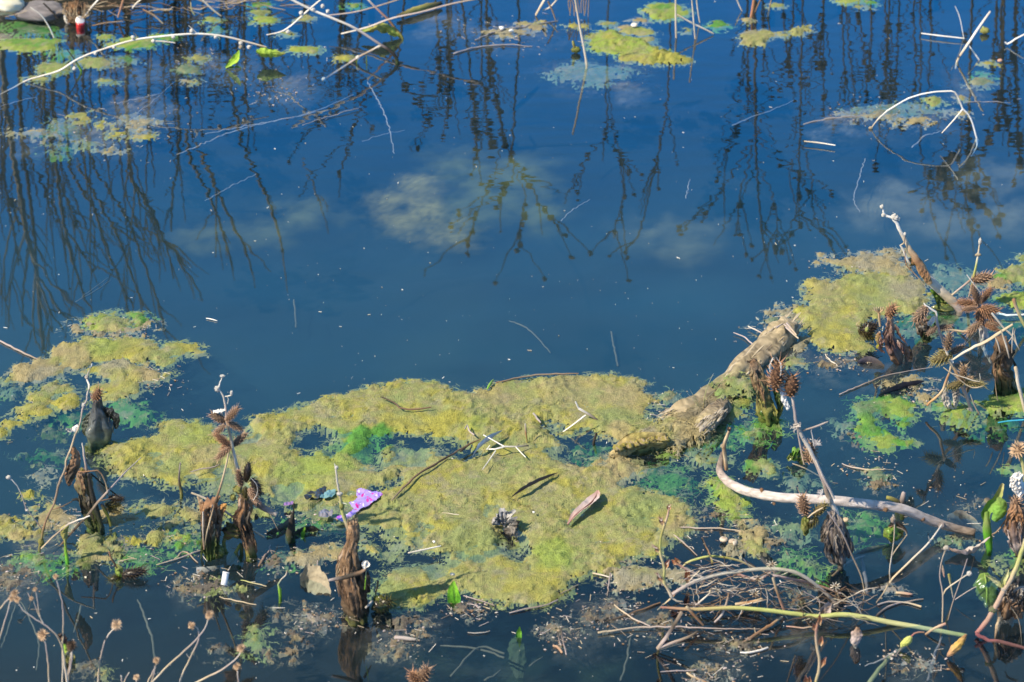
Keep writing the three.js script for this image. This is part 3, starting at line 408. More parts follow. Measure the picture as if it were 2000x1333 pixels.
for (const [label, blobs, dens] of [['thin grey film of scum on the water around the sunken teal disc', [[200, 250, 130, 36], [90, 270, 90, 22], [280, 200, 90, 30]], 0.16], ['thin film of scum under the bowed twig at the upper left', [[250, 130, 160, 26], [420, 120, 120, 30], [560, 160, 80, 26]], 0.13], ['thin film of scum along the top edge near the centre', [[1000, 60, 120, 22], [860, 40, 90, 18]], 0.12], ['thin pale film of scum around the bent white reed', [[1750, 222, 150, 18], [1640, 235, 80, 12], [1900, 160, 60, 20]], 0.18], ['thin film of scum below the far mat', [[1160, 140, 100, 26], [1230, 165, 60, 14]], 0.16], ['thin grey film on the water below the log', [[1620, 705, 60, 18], [1560, 690, 40, 16], [1700, 720, 60, 14]], 0.14], ['thin grey film on the water at the lower left edge', [[30, 1120, 70, 44], [80, 1050, 60, 30]], 0.2], ['thin grey film around the foot of the brown snag', [[620, 1205, 70, 22], [760, 1240, 80, 30], [830, 1215, 50, 20]], 0.09], ['thin grey film in the water right of the large mat', [[1180, 1200, 70, 36], [1260, 1200, 60, 26], [1120, 1240, 60, 26]], 0.11], ['thin grey film among the twigs at the bottom right', [[1430, 1265, 100, 26], [1380, 1315, 60, 14], [1780, 1300, 60, 18], [1560, 1240, 60, 16]], 0.09], ['thin film around the foot of the bur stump', [[385, 1140, 60, 26], [480, 1160, 60, 20]], 0.07], ['thin grey film between the branch end and the green shoot', [[1870, 1030, 70, 30], [1800, 1080, 50, 20], [1900, 980, 50, 24]], 0.08]]) algaeCloud(label, blobs, -0.0012, dens, [0.25, 0.24, 0.22], 1.6);
// ------------------------------------------------------------------ builders of plants and litter; points are [px, py, half-width in px, nearer/farther in m]
const C = {   // base colours
  straw: [0.52, 0.42, 0.28], pale: [0.66, 0.60, 0.52], white: [0.82, 0.79, 0.74], brown: [0.25, 0.15, 0.085], rust: [0.33, 0.17, 0.08], dark: [0.042, 0.032, 0.022], black: [0.016, 0.016, 0.013], grey: [0.36, 0.33, 0.30], twig: [0.27, 0.21, 0.16], mauve: [0.42, 0.35, 0.34],
  moss: [0.12, 0.17, 0.02], slime: [0.05, 0.075, 0.012], bright: [0.16, 0.36, 0.02], leaf: [0.20, 0.42, 0.03], bud: [0.42, 0.20, 0.10], pink: [0.42, 0.24, 0.20], olive: [0.30, 0.28, 0.07], lime: [0.42, 0.45, 0.14],
};
const line = (list, z) => ({ pts: list.map(([x, y, , d]) => P(x, y, z + (d ?? 0))), radii: list.map(([x, y, r = 2, d]) => wide(P(x, y, z + (d ?? 0)), r)) });
const down = (list, z, n = 14) => { const [x, y, r, d] = list.at(-1), [x1, y1] = list.at(-2), L = Math.hypot(x - x1, y - y1) || 1; return [...list, [x + (x - x1) / L * n * 0.4, y + n, r, d]]; };   // lets a stem go on below the water
const slimmer = (a) => a.map((r) => r > 0.0038 ? r : r * lerp(0.52, 0.74, smooth(0.0004, 0.0014, r)));
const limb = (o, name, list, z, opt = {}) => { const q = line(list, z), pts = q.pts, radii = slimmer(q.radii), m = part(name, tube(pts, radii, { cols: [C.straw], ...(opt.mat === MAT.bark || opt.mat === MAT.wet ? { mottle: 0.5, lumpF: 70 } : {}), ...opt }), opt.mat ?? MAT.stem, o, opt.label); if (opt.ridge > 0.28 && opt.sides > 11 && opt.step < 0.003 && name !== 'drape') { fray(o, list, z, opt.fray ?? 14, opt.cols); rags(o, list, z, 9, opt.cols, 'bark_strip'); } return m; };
const plant = (label, fx, fy, { name = 'dry_stalk', category = 'plant', group } = {}) => { const o = thing(name, label, category, W(fx, fy, 0), group); o._z = zAt(fy); return o; };
function lone(name, label, category, list, z, opt = {}) { const q = line(list, z), pts = q.pts, radii = slimmer(q.radii), b = pts[0].clone().lerp(pts.at(-1), 0.5); b.y = Math.min(pts[0].y, pts.at(-1).y); return solo(name, tube(pts, radii, { cols: [C.twig], ...opt }), opt.mat ?? MAT.stem, label, category, b, opt.group); }
// a stick lying on (or under) the water: points are pixels on the level h
function lying(label, list, opt = {}) {
  const { name = 'twig', category = 'twig', h = 0.001, cols = [C.twig] } = opt, pts = list.map(([x, y, , e]) => W(x, y, h + (e ?? 0))), radii = slimmer(list.map(([x, y, r = 2]) => wide(W(x, y, h), r)));
  const b = pts[0].clone().lerp(pts.at(-1), 0.5);
  return solo(name, tube(pts, radii, { kink: 0.0006, ...opt, cols }), opt.mat ?? MAT.stem, label, category, b, opt.group);
}
const Y = V(0, 1, 0);
function sharedPart(name, g, m, parent, at, dir, size, roll = 0) {
  const o = finish(new THREE.Mesh(g, m)), b = baseOf.get(parent);
  o.name = numbered(name); o.position.copy(at).sub(b); o.quaternion.setFromUnitVectors(Y, dir.clone().normalize()).multiply(new THREE.Quaternion().setFromAxisAngle(Y, roll)); o.scale.copy(size);
  parent.add(o); baseOf.set(o, b); return o;
}
// cocklebur: a spindle with hooked spines and two beaks; unit length along y
function burShapes(seed, n, thickness, spine) {
  const r = rng(seed), prof = (t) => thickness * Math.pow(Math.sin(Math.PI * clamp(t * 0.93 + 0.04, 0, 1)), 0.75), pos = [], idx = [], col = [];
  const body = []; for (let i = 0; i <= 14; i++) body.push(new THREE.Vector2(Math.max(0.002, prof(i / 14)), i / 14 - 0.5));
  const b = new THREE.LatheGeometry(body, 12), bc = []; for (let i = 0; i < b.attributes.position.count; i++) { const w = 0.7 + 0.5 * r(); bc.push(0.24 * w, 0.18 * w, 0.13 * w); } b.setAttribute('color', new THREE.BufferAttribute(Float32Array.from(bc), 3));
  for (let i = 0; i < n; i++) {
    const t = (i + 0.5) / n, th = i * 2.39996, y = t - 0.5, rad = prof(t), lean = 0.25 + 0.75 * (t - 0.2), L = spine * (0.75 + 0.5 * r()) * (t > 0.94 ? 1.8 : 1), d = V(Math.cos(th), lean, Math.sin(th)).normalize(), e = V(-Math.sin(th), 0, Math.cos(th)), f = d.clone().cross(e), base = V(Math.cos(th) * rad * 0.94, y, Math.sin(th) * rad * 0.94), w = 0.021 + 0.008 * r(), s = pos.length / 3, c = 0.8 + 0.5 * r();
    for (const [a, k, l] of [[0, 1, 0], [2.094, 1, 0], [4.189, 1, 0], [0, 0.55, 0.6], [2.094, 0.55, 0.6], [4.189, 0.55, 0.6]]) { const q = base.clone().addScaledVector(e, Math.cos(a) * w * k).addScaledVector(f, Math.sin(a) * w * k).addScaledVector(d, L * l); pos.push(q.x, q.y, q.z); col.push(0.9 * c, 0.75 * c, 0.62 * c); }
    const tip = base.clone().addScaledVector(d, L).addScaledVector(Y, L * 0.22); pos.push(tip.x, tip.y, tip.z); col.push(1.7 * c, 1.5 * c, 1.3 * c);
    for (let k = 0; k < 3; k++) { const k2 = (k + 1) % 3; idx.push(s + k, s + k2, s + 3 + k, s + k2, s + 3 + k2, s + 3 + k, s + 3 + k, s + 3 + k2, s + 6); }
  }
  return [b, geo(pos, idx, col)];
}
const burs = [burShapes(3, 84, 0.2, 0.21), burShapes(8, 74, 0.22, 0.22), burShapes(15, 92, 0.19, 0.19), burShapes(31, 60, 0.23, 0.17)];
const tinted = (r, g, b, o = {}) => new THREE.MeshStandardMaterial({ vertexColors: true, side: THREE.DoubleSide, roughness: 0.75, color: new THREE.Color().setRGB(r, g, b), ...o });
const BUR = { grey: tinted(0.46, 0.40, 0.35), brown: tinted(0.44, 0.335, 0.265), rust: tinted(0.42, 0.27, 0.18), pale: tinted(0.52, 0.42, 0.30), dark: tinted(0.06, 0.05, 0.035, { roughness: 0.4 }), green: tinted(0.34, 0.34, 0.15), moss: tinted(0.12, 0.13, 0.03, { roughness: 0.4 }) };
let burCount = 0;
// from the stalk end (x, y) to the beaks (tx, ty)
function bur(o, x, y, tx, ty, { kind = 'brown', fat = 1, dz = 0, tilt = 0.2, z = o._z } = {}) {
  const a = P(x, y, z + dz), b = P(tx, ty, z + dz + tilt * 0.012), L = a.distanceTo(b), [body, spines] = burs[burCount++ % 4];
  const grow = between(0.82, 1.12), m = sharedPart('bur', body, BUR[kind === 'brown' && rnd() < 0.3 ? 'grey' : kind], o, a.clone().lerp(b, 0.5), b.clone().sub(a).add(V(between(-0.1, 0.1) * L, between(-0.1, 0.1) * L, between(-0.25, 0.25) * L)), V(L * fat * grow * 0.86, L * grow * 1.06, L * fat * grow * between(0.65, 0.95)), burCount * 1.7);
  const s = finish(new THREE.Mesh(spines, BUR[kind])); s.name = numbered('spines'); s.userData.kind = 'stuff'; m.add(s);
  return m;
}
// a dried flower head of stiff bracts; unit radius
const headShape = (() => { const list = [], r = rng(44), core = new THREE.IcosahedronGeometry(0.5, 2); const cc = []; for (let i = 0; i < core.attributes.position.count; i++) cc.push(0.6, 0.5, 0.4); const pos = [], idx = [], col = [];
  for (let i = 0; i < 60; i++) { const t = (i + 0.5) / 60, ph = Math.acos(1 - 1.72 * t), th = i * 2.39996, d = V(Math.sin(ph) * Math.cos(th), Math.cos(ph), Math.sin(ph) * Math.sin(th)), e = V(-Math.sin(th), 0, Math.cos(th)), f = d.clone().cross(e), s = pos.length / 3, L = 1.0 + 0.5 * r(), c = 0.85 + 0.4 * r(); for (const [k, l] of [[0.09, 0.45], [-0.09, 0.45], [0.13, 0.75], [-0.13, 0.75], [0, L]]) { const q = d.clone().multiplyScalar(l).addScaledVector(e, k).addScaledVector(f, 0.04 * Math.abs(k)); pos.push(q.x, q.y, q.z); col.push(c, 0.87 * c, 0.72 * c); } idx.push(s, s + 1, s + 2, s + 1, s + 3, s + 2, s + 2, s + 3, s + 4); }
  core.setAttribute('color', new THREE.BufferAttribute(Float32Array.from(cc), 3)); return [core, geo(pos, idx, col)]; })();
const HEAD = { tan: tinted(0.44, 0.35, 0.27), pale: tinted(0.56, 0.47, 0.38), dark: tinted(0.10, 0.07, 0.05) };
function head(o, x, y, r, dx, dy, kind = 'tan', z = o._z) {
  const a = P(x, y, z), b = P(x + dx, y + dy, z + 0.004), k = wide(a, r * 1.05), m = sharedPart('seed_head', headShape[0], HEAD[kind], o, a, b.sub(a), V(k, k * 1.05, k), x);
  const s = finish(new THREE.Mesh(headShape[1], HEAD[kind])); s.name = numbered('bracts'); s.userData.kind = 'stuff'; m.add(s); return m;
}
const knot = (o, name, x, y, rx, ry, col, opt = {}) => { const z = opt.z ?? o._z, c = P(x, y, z + (opt.dz ?? 0)); return part(name, blob(c, wide(c, rx), wide(c, ry), wide(c, (opt.rz ?? Math.min(rx, ry))), { cols: Array.isArray(col[0]) ? col : [col], detail: 16, ...opt }), opt.mat ?? MAT.bark, o, opt.label); };
// a leaf through pixel points; its width lies across the line of sight unless side is given
const foil = (o, name, list, cols, opt = {}) => { const z = opt.z ?? o._z, { pts, radii } = line(list, z); return part(name, blade(pts, radii, opt.side ?? V(1, 0.2, 0.25), { cols, cup: 0.5, crumple: 0.3, ...opt }), opt.mat ?? MAT.leaf, o, opt.label); };
const flatLeaf = (name, label, category, list, cols, opt = {}) => { const pts = list.map(([x, y, , e]) => W(x, y, (opt.h ?? 0.002) + (e ?? 0))), radii = list.map(([x, y, r]) => wide(W(x, y, 0), r) * (opt.stretch ?? 1.5)), d = pts.at(-1).clone().sub(pts[0]); return solo(name, blade(pts, radii, V(-d.z, 0.15, d.x).normalize(), { cols, cup: 0.18, crumple: 0.1, ...opt }), opt.mat ?? MAT.leaf, label, category, pts[0].clone().lerp(pts.at(-1), 0.5), opt.group); };
// loose fibres and torn strips along a rotten stem or leaf
function fray(o, list, z, n, cols, name = 'torn_fibre') {
  const curve = new THREE.CatmullRomCurve3(list.map(([x, y, r]) => V(x, y, r)), false, 'centripetal');
  for (let i = 0; i < n; i++) { const t = between(0.05, 0.95), c = curve.getPoint(t), d = curve.getTangent(t), s = between(-1, 1), L = between(8, 26), k = cols[Math.min(cols.length - 1, Math.floor(t * cols.length))], x = c.x + s * c.z * 0.9, y = c.y, q = Math.hypot(d.x, d.y) || 1; limb(o, name, [[x - d.x / q * L * 0.5, y - d.y / q * L * 0.5, between(0.8, 1.6)], [x + between(-1.5, 1.5), y, between(1.2, 2.6)], [x + d.x / q * L * 0.5 + s * between(0, 7), y + d.y / q * L * 0.5, 0.7]], z + wide(P(x, y, z), c.z) * Math.sqrt(1 - s * s) * 0.9, { cols: [mixc(k, C.straw, rnd() * 0.5), k, mixc(k, C.dark, rnd() * 0.6)], flat: 0.5, sides: 5, step: 0.004 }); }
}
// ragged, crumpled strips hanging along a dead leaf or a rotten stem, some paled to paint sunlit highlights
function rags(o, list, z, n, cols, name = 'leaf_strip') {
  const curve = new THREE.CatmullRomCurve3(list.map(([x, y, r]) => V(x, y, r)), false, 'centripetal');
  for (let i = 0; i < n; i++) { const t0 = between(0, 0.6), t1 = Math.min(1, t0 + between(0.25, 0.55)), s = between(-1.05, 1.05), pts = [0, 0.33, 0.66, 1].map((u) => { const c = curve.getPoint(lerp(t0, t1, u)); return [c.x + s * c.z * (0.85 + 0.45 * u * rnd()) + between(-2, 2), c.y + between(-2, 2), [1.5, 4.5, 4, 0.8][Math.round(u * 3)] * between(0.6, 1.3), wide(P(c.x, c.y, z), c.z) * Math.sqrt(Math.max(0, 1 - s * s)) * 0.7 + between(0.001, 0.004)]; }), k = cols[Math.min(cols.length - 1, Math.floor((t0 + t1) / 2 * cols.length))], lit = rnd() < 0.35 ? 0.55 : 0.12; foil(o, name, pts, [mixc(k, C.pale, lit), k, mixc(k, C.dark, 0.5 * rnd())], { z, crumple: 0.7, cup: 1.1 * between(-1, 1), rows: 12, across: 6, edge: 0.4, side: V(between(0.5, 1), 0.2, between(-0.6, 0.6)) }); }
}
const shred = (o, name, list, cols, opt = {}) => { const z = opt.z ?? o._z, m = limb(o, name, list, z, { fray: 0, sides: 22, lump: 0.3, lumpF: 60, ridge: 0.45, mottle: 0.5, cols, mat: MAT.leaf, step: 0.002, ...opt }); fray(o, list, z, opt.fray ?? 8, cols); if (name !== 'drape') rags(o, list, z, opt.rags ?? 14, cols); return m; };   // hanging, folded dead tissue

// ------------------------------------------------------------------ left: hooded leaf and its thin stems
{
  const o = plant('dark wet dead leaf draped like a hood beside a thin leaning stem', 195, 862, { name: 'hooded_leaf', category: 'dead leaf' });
  shred(o, 'drape', [[191, 778, 9], [190, 795, 12], [192, 812, 20], [193, 830, 31], [194, 848, 34], [192, 866, 27], [190, 882, 16]], [[0.05, 0.05, 0.05], [0.05, 0.055, 0.055], [0.10, 0.11, 0.105], [0.09, 0.11, 0.09], [0.10, 0.14, 0.05], C.slime], { mat: MAT.wet, ridge: 0.28, lump: 0.2, flat: 0.7 });  // middle tones lightened to paint in a grey sheen
  foil(o, 'leaf_flap', [[198, 800, 8], [212, 808, 12], [224, 818, 10], [226, 838, 3]], [C.black, [0.03, 0.04, 0.04]], { mat: MAT.wet });
  foil(o, 'leaf_flap', [[184, 800, 4], [172, 818, 9], [165, 836, 10], [168, 852, 4]], [[0.05, 0.06, 0.05], [0.08, 0.1, 0.05]], { mat: MAT.wet, crumple: 0.5 });
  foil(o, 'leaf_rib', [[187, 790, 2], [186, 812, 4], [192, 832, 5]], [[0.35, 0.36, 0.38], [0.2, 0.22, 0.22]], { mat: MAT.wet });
  bur(o, 186, 784, 192, 762, { kind: 'rust', fat: 1.5 });
  knot(o, 'moss', 175, 880, 13, 14, [C.olive, C.slime], { fine: 0.2 }); 
}
{
  const o = plant('thin stem leaning right from the lower left, its tip above the hooded leaf', 79, 1075);
  limb(o, 'stem', down([[179, 710, 1.4, -0.03], [174, 722, 2], [169, 738, 2.4, -0.03], [173, 758, 2.6], [170, 776, 2.6], [162, 794, 2.6], [158, 818, 2.4], [151, 839, 2.6], [140, 868, 3], [130, 900, 3], [123, 927, 3.2], [115, 945, 3.4], [101, 993, 3], [87, 1022, 3], [83, 1040, 3.4], [77, 1072, 4]]), o._z, { cols: [C.white, C.pale, C.mauve, C.straw, C.twig, C.brown, C.moss], kink: 0.0008, lump: 0.25 });
  limb(o, 'side_twig', [[82, 1036, 2], [66, 1012, 2], [52, 996, 1.8], [44, 976, 1.7], [38, 962, 1.6], [32, 948, 1.6], [26, 940, 1.6], [15, 933, 2]], o._z, { cols: [C.twig, C.mauve, C.pale, C.white], kink: 0.0008 });
  knot(o, 'node', 16, 933, 5, 4, C.white); knot(o, 'node', 52, 997, 3.5, 3, C.white); knot(o, 'node', 163, 792, 4, 5, C.white); knot(o, 'node', 169, 737, 4, 4, C.pale);
  foil(o, 'dry_leaf', [[152, 832, 3], [140, 840, 6], [128, 838, 3]], [C.white, C.pale], { crumple: 0.5 });
  foil(o, 'dry_leaf', [[138, 874, 5], [146, 892, 9], [141, 912, 12], [133, 936, 9], [134, 950, 2]], [C.rust, C.brown, C.dark, C.brown], { crumple: 0.7, cup: 0.9 });
  knot(o, 'node', 80, 1060, 6, 9, C.olive);
}
{
  const o = plant('mossy two-legged stump with crossed twigs at the lower left', 190, 1030, { name: 'stump', category: 'stump' });
  limb(o, 'post', down([[158, 920, 10], [163, 945, 15], [166, 975, 14], [172, 1000, 12], [182, 1026, 12]]), o._z, { cols: [C.brown, [0.16, 0.13, 0.06], C.dark, C.slime, C.moss], sides: 16, ridge: 0.4, lump: 0.4, mat: MAT.wet, step: 0.0025 });
  limb(o, 'leg', down([[172, 925, 5], [178, 960, 6], [186, 990, 7], [198, 1030, 7]]), o._z + 0.01, { cols: [C.dark, C.black, C.slime], sides: 10, ridge: 0.3, mat: MAT.wet });
  limb(o, 'leg', down([[198, 985, 6], [206, 1000, 6], [213, 1014, 5]]), o._z, { cols: [C.dark, C.moss, C.olive], sides: 10, ridge: 0.3, mat: MAT.wet });
  limb(o, 'stem', [[156, 845, 2], [151, 836, 2], [160, 866, 2.5], [163, 885, 3], [167, 905, 3.4], [169, 925, 4]].slice(2), o._z, { cols: [C.pale, C.mauve, C.twig], kink: 0.0006 });
  limb(o, 'twig', [[141, 923, 2], [165, 922, 2], [193, 919, 2.2], [201, 932, 2.2], [207, 947, 2.2], [209, 960, 2]], o._z + 0.015, { cols: [C.rust, C.brown, C.straw], straight: true });
  limb(o, 'twig', [[176, 925, 2.4], [205, 950, 2.4], [230, 970, 2]], o._z - 0.01, { cols: [C.dark] });
  limb(o, 'twig', [[275, 894, 1.6, -0.05], [245, 922, 2.2, -0.03], [215, 955, 2.8], [190, 982, 3.2], [170, 1008, 3.2], [140, 1040, 3], [103, 1083, 2.4, 0.02]], o._z + 0.02, { cols: [C.grey, C.mauve, C.twig, C.dark, C.brown], straight: true });
  limb(o, 'twig', [[101, 996, 1.6], [120, 990, 1.8], [140, 980, 1.8]], o._z, { cols: [C.brown, C.dark] });
  limb(o, 'twig', [[140, 977, 3], [152, 976, 4], [162, 988, 2.4], [169, 1002, 2]], o._z, { cols: [C.black] });
  limb(o, 'twig', [[178, 982, 2], [200, 978, 2.2], [226, 972, 1.6]], o._z + 0.01, { cols: [C.brown, C.dark] });
  bur(o, 205, 985, 234, 988, { kind: 'moss', fat: 1.4 }); bur(o, 212, 972, 240, 975, { kind: 'dark', fat: 1.2 }); bur(o, 205, 996, 236, 1000, { kind: 'green', fat: 1.2 });
  foil(o, 'leaf_scrap', [[124, 925, 3], [134, 932, 9], [136, 948, 3]], [C.rust, C.pink], { crumple: 0.7 });
  knot(o, 'moss', 163, 935, 13, 16, [C.brown, C.olive, C.dark], { fine: 0.25, lump: 0.4 });
  knot(o, 'moss', 182, 1012, 11, 13, [C.slime, C.olive], { fine: 0.25, mat: MAT.wet });
}
{
  const o = plant('folded yellowish leaf on a bright green stalk at the lower left', 131, 1100, { name: 'young_shoot', category: 'shoot' });
  limb(o, 'stalk', down([[126, 1054, 3], [127, 1070, 3.6], [130, 1090, 5], [131, 1100, 5]]), o._z, { cols: [C.olive, C.bright, [0.1, 0.42, 0.02], C.bright], mat: MAT.wet });
  foil(o, 'leaf_blade', [[133, 1026, 2], [124, 1036, 9], [124, 1048, 7], [127, 1060, 2]], [C.olive, [0.30, 0.28, 0.09]], { cup: 0.8 });
  limb(o, 'twig', [[175, 1008, 1.6], [160, 1014, 2.2], [134, 1024, 2.4], [108, 1045, 2.4], [80, 1072, 2.2]], o._z, { cols: [C.white, C.pale, C.twig, C.straw], kink: 0.0005 });
}
{
  const o = plant('short dark twig with a yellow-green leaf between two spiky burs at the lower left', 232, 1128, { name: 'drowned_seedling', category: 'shoot' });
  limb(o, 'twig', down([[213, 1078, 2], [216, 1090, 2.6], [226, 1106, 3], [238, 1124, 2.6]]), o._z, { cols: [C.rust, C.dark, C.dark] });
  foil(o, 'leaf_blade', [[226, 1102, 2], [230, 1112, 8], [232, 1124, 9], [240, 1128, 2]], [C.olive, C.leaf], { cup: 0.7, mat: MAT.wet });
  bur(o, 240, 1124, 282, 1116, { kind: 'dark', fat: 1.25 }); bur(o, 236, 1130, 212, 1133, { kind: 'moss', fat: 1.5 });
}
lone('twig', 'short dark upright twig at the edge of the mat left of the bur stem', 'twig', [[352, 904, 1.6], [350, 920, 2.4], [350, 945, 3], [354, 960, 5], [354, 975, 4]], zAt(965), { cols: [C.mauve, C.dark, C.olive] });
// ------------------------------------------------------------------ the bur stem over its rotten stump
{
  const o = plant('tall bur-covered stem with a white forked tip, left of the large mat', 478, 1080, { name: 'bur_plant', category: 'plant' }), z = o._z;
  limb(o, 'stem', [[434, 734, 1.2], [431, 745, 1.8], [427, 758, 2.4], [432, 768, 2.4], [438, 780, 2.6], [440, 803, 3.2], [442, 826, 3.6], [449, 848, 3.8], [455, 878, 4.2], [460, 900, 4.6], [465, 922, 5], [470, 950, 5.5], [475, 980, 6]], z, { cols: [C.white, C.white, C.pale, C.mauve, C.straw, C.pale, C.straw, C.brown], kink: 0.0006, lump: 0.18 });
  limb(o, 'side_twig', [[439, 775, 1.8], [447, 774, 2.2], [452, 772, 2], [453, 766, 1.6]], z, { cols: [C.pale, C.white] });
  limb(o, 'side_twig', [[444, 790, 1.6], [446, 780, 1.6], [443, 774, 1.6]], z, { cols: [C.pale] });
  knot(o, 'node', 424, 760, 5, 6, C.white); knot(o, 'node', 434, 735, 5, 3, C.white); knot(o, 'node', 452, 768, 3, 5, C.white);
  foil(o, 'bract', [[440, 800, 3], [430, 802, 6], [416, 804, 4]], [C.white, [0.85, 0.83, 0.8]], { crumple: 0.6 });
  for (const [x, y, tx, ty, f, k] of [[441, 826, 464, 794, 0.95], [440, 824, 414, 810, 1.25], [442, 822, 474, 842, 1], [441, 828, 416, 852, 0.95], [447, 868, 422, 853, 1.1, 'rust'], [455, 872, 478, 848, 1], [452, 872, 420, 898, 0.9], [447, 862, 432, 878, 1.2, 'rust'], [452, 862, 446, 880, 1, 'rust']]) bur(o, x, y, tx, ty, { kind: k ?? 'brown', fat: f, dz: between(-0.006, 0.012) });
  bur(o, 482, 938, 484, 908, { kind: 'dark', fat: 1 }); bur(o, 470, 950, 466, 920, { kind: 'brown' }); bur(o, 492, 936, 508, 966, { kind: 'dark', fat: 1.2 }); bur(o, 488, 952, 502, 984, { kind: 'brown', fat: 1.1, dz: 0.01 }); bur(o, 478, 948, 480, 978, { kind: 'moss', fat: 1.3 });
  limb(o, 'loose_fibre', [[489, 934, 0.8], [500, 945, 0.8], [503, 962, 0.8], [494, 978, 0.8]], z + 0.02, { cols: [C.white] });
  limb(o, 'stem', [[446, 886, 2.4], [440, 915, 2.8], [432, 945, 3], [424, 970, 3.2], [420, 984, 4]], z + 0.005, { cols: [C.straw, C.straw, C.brown, C.dark] });
  knot(o, 'moss', 465, 956, 9, 8, [C.lime, C.olive], { fine: 0.3 }); knot(o, 'moss', 455, 972, 6, 7, [C.olive, C.lime], { fine: 0.3 });
  limb(o, 'stump', down([[474, 972, 9], [478, 995, 12], [472, 1015, 13], [478, 1038, 12], [486, 1060, 11], [490, 1082, 9]], z), z, { cols: [C.brown, C.rust, C.brown, C.dark, C.brown, C.olive, C.moss], sides: 18, ridge: 0.35, lump: 0.3, mat: MAT.bark, step: 0.002 });
  knot(o, 'moss', 456, 1038, 20, 14, [C.brown, C.olive, C.dark], { fine: 0.3, lump: 0.4 }); knot(o, 'moss', 487, 1078, 9, 12, [C.olive, [0.32, 0.28, 0.02]], { fine: 0.2, mat: MAT.wet });
  limb(o, 'root', [[386, 1118, 9, 0.01], [410, 1113, 8, 0.01], [436, 1108, 7], [452, 1095, 6], [462, 1076, 4], [470, 1062, 3]], z, { cols: [C.mauve, C.grey, C.brown, C.olive, C.moss], ridge: 0.2, sides: 10 });
  limb(o, 'root', [[440, 1048, 5], [436, 1066, 5], [442, 1082, 6]], z, { cols: [C.olive, C.moss], mat: MAT.wet }); limb(o, 'root', down([[470, 1062, 5], [472, 1080, 5], [468, 1098, 5]], z), z, { cols: [C.slime], mat: MAT.wet });
}
{
  const o = plant('brown dead leaf hanging in a folded cone with mossy foot left of the bur stem', 412, 1086, { name: 'hanging_dead_leaf', category: 'dead leaf' }), z = o._z;
  shred(o, 'leaf_cone', [[412, 982, 24], [409, 1000, 23], [410, 1020, 21], [411, 1045, 20], [411, 1070, 17], [412, 1092, 14]], [C.rust, C.brown, [0.18, 0.12, 0.07], C.dark, C.slime, C.moss], { flat: 0.45, ridge: 0.55, lump: 0.2 });
  foil(o, 'leaf_corner', [[386, 970, 2], [392, 984, 6], [396, 1004, 6], [394, 1030, 3]], [C.straw, C.rust, C.brown], { crumple: 0.5 });
  foil(o, 'leaf_corner', [[442, 985, 2], [434, 992, 8], [428, 1010, 7], [426, 1030, 4]], [[0.5, 0.27, 0.06], C.rust, C.brown], { crumple: 0.5 });
  limb(o, 'leaf_vein', [[418, 986, 2], [412, 1010, 2.4], [404, 1040, 2.4], [399, 1072, 2]], z + 0.022, { cols: [C.brown, C.straw, C.dark] }); limb(o, 'leaf_vein', [[396, 1000, 2], [396, 1040, 2.4], [398, 1074, 2]], z + 0.02, { cols: [C.pale, C.brown] });
  knot(o, 'moss', 417, 1082, 18, 9, [C.bright, C.moss, C.leaf], { fine: 0.25, mat: MAT.wet }); knot(o, 'moss', 428, 1078, 10, 14, [C.moss, C.olive], { fine: 0.2, mat: MAT.wet });
}
lone('straw', 'long pale straw leaning across the hanging leaf and the stump', 'straw', [[373, 963, 2.6], [400, 974, 3], [440, 1000, 3], [480, 1028, 3], [516, 1050, 2.6]], zAt(1075), { cols: [C.straw, C.pale, C.mauve, C.straw], lump: 0.2 });
lone('broken_stick', 'short thick broken stick resting against the bur stump', 'stick', [[456, 953, 6], [475, 968, 8], [500, 983, 8], [525, 998, 7.5], [541, 1005, 6]], zAt(1070), { cols: [C.olive, C.straw, C.brown, C.mauve, C.pale], ridge: 0.25, sides: 10, lump: 0.2, step: 0.002, mat: MAT.bark });
lone('twig', 'thin brown twig below the broken stick', 'twig', [[528, 1006, 1.6], [535, 1020, 1.8], [542, 1035, 1.4]], zAt(1050), { cols: [C.straw, C.twig] });
{ // small white cap on the water
  const c = W(439, 1142, 0), r = wide(c, 6.3), o = thing('white_tube', 'small white plastic tube floating in front of the bur stump', 'litter', c), top = P(441, 1119, c.z - 0.004), bot = P(437, 1143, c.z);
  part('tube', tube([bot, bot.clone().lerp(top, 0.5), top], [r, r, r * 0.97], { sides: 20, cols: [[0.7, 0.72, 0.75]], lump: 0.01, straight: true, step: 0.02 }), new THREE.MeshStandardMaterial({ vertexColors: true, roughness: 0.45 }), o);
  part('rim', tube([top.clone().lerp(bot, 0.05), top.clone().lerp(bot, -0.04)], [r * 1.06, r * 1.06], { sides: 20, cols: [[0.8, 0.8, 0.8]], lump: 0, straight: true }), new THREE.MeshStandardMaterial({ vertexColors: true, roughness: 0.4 }), o);
}
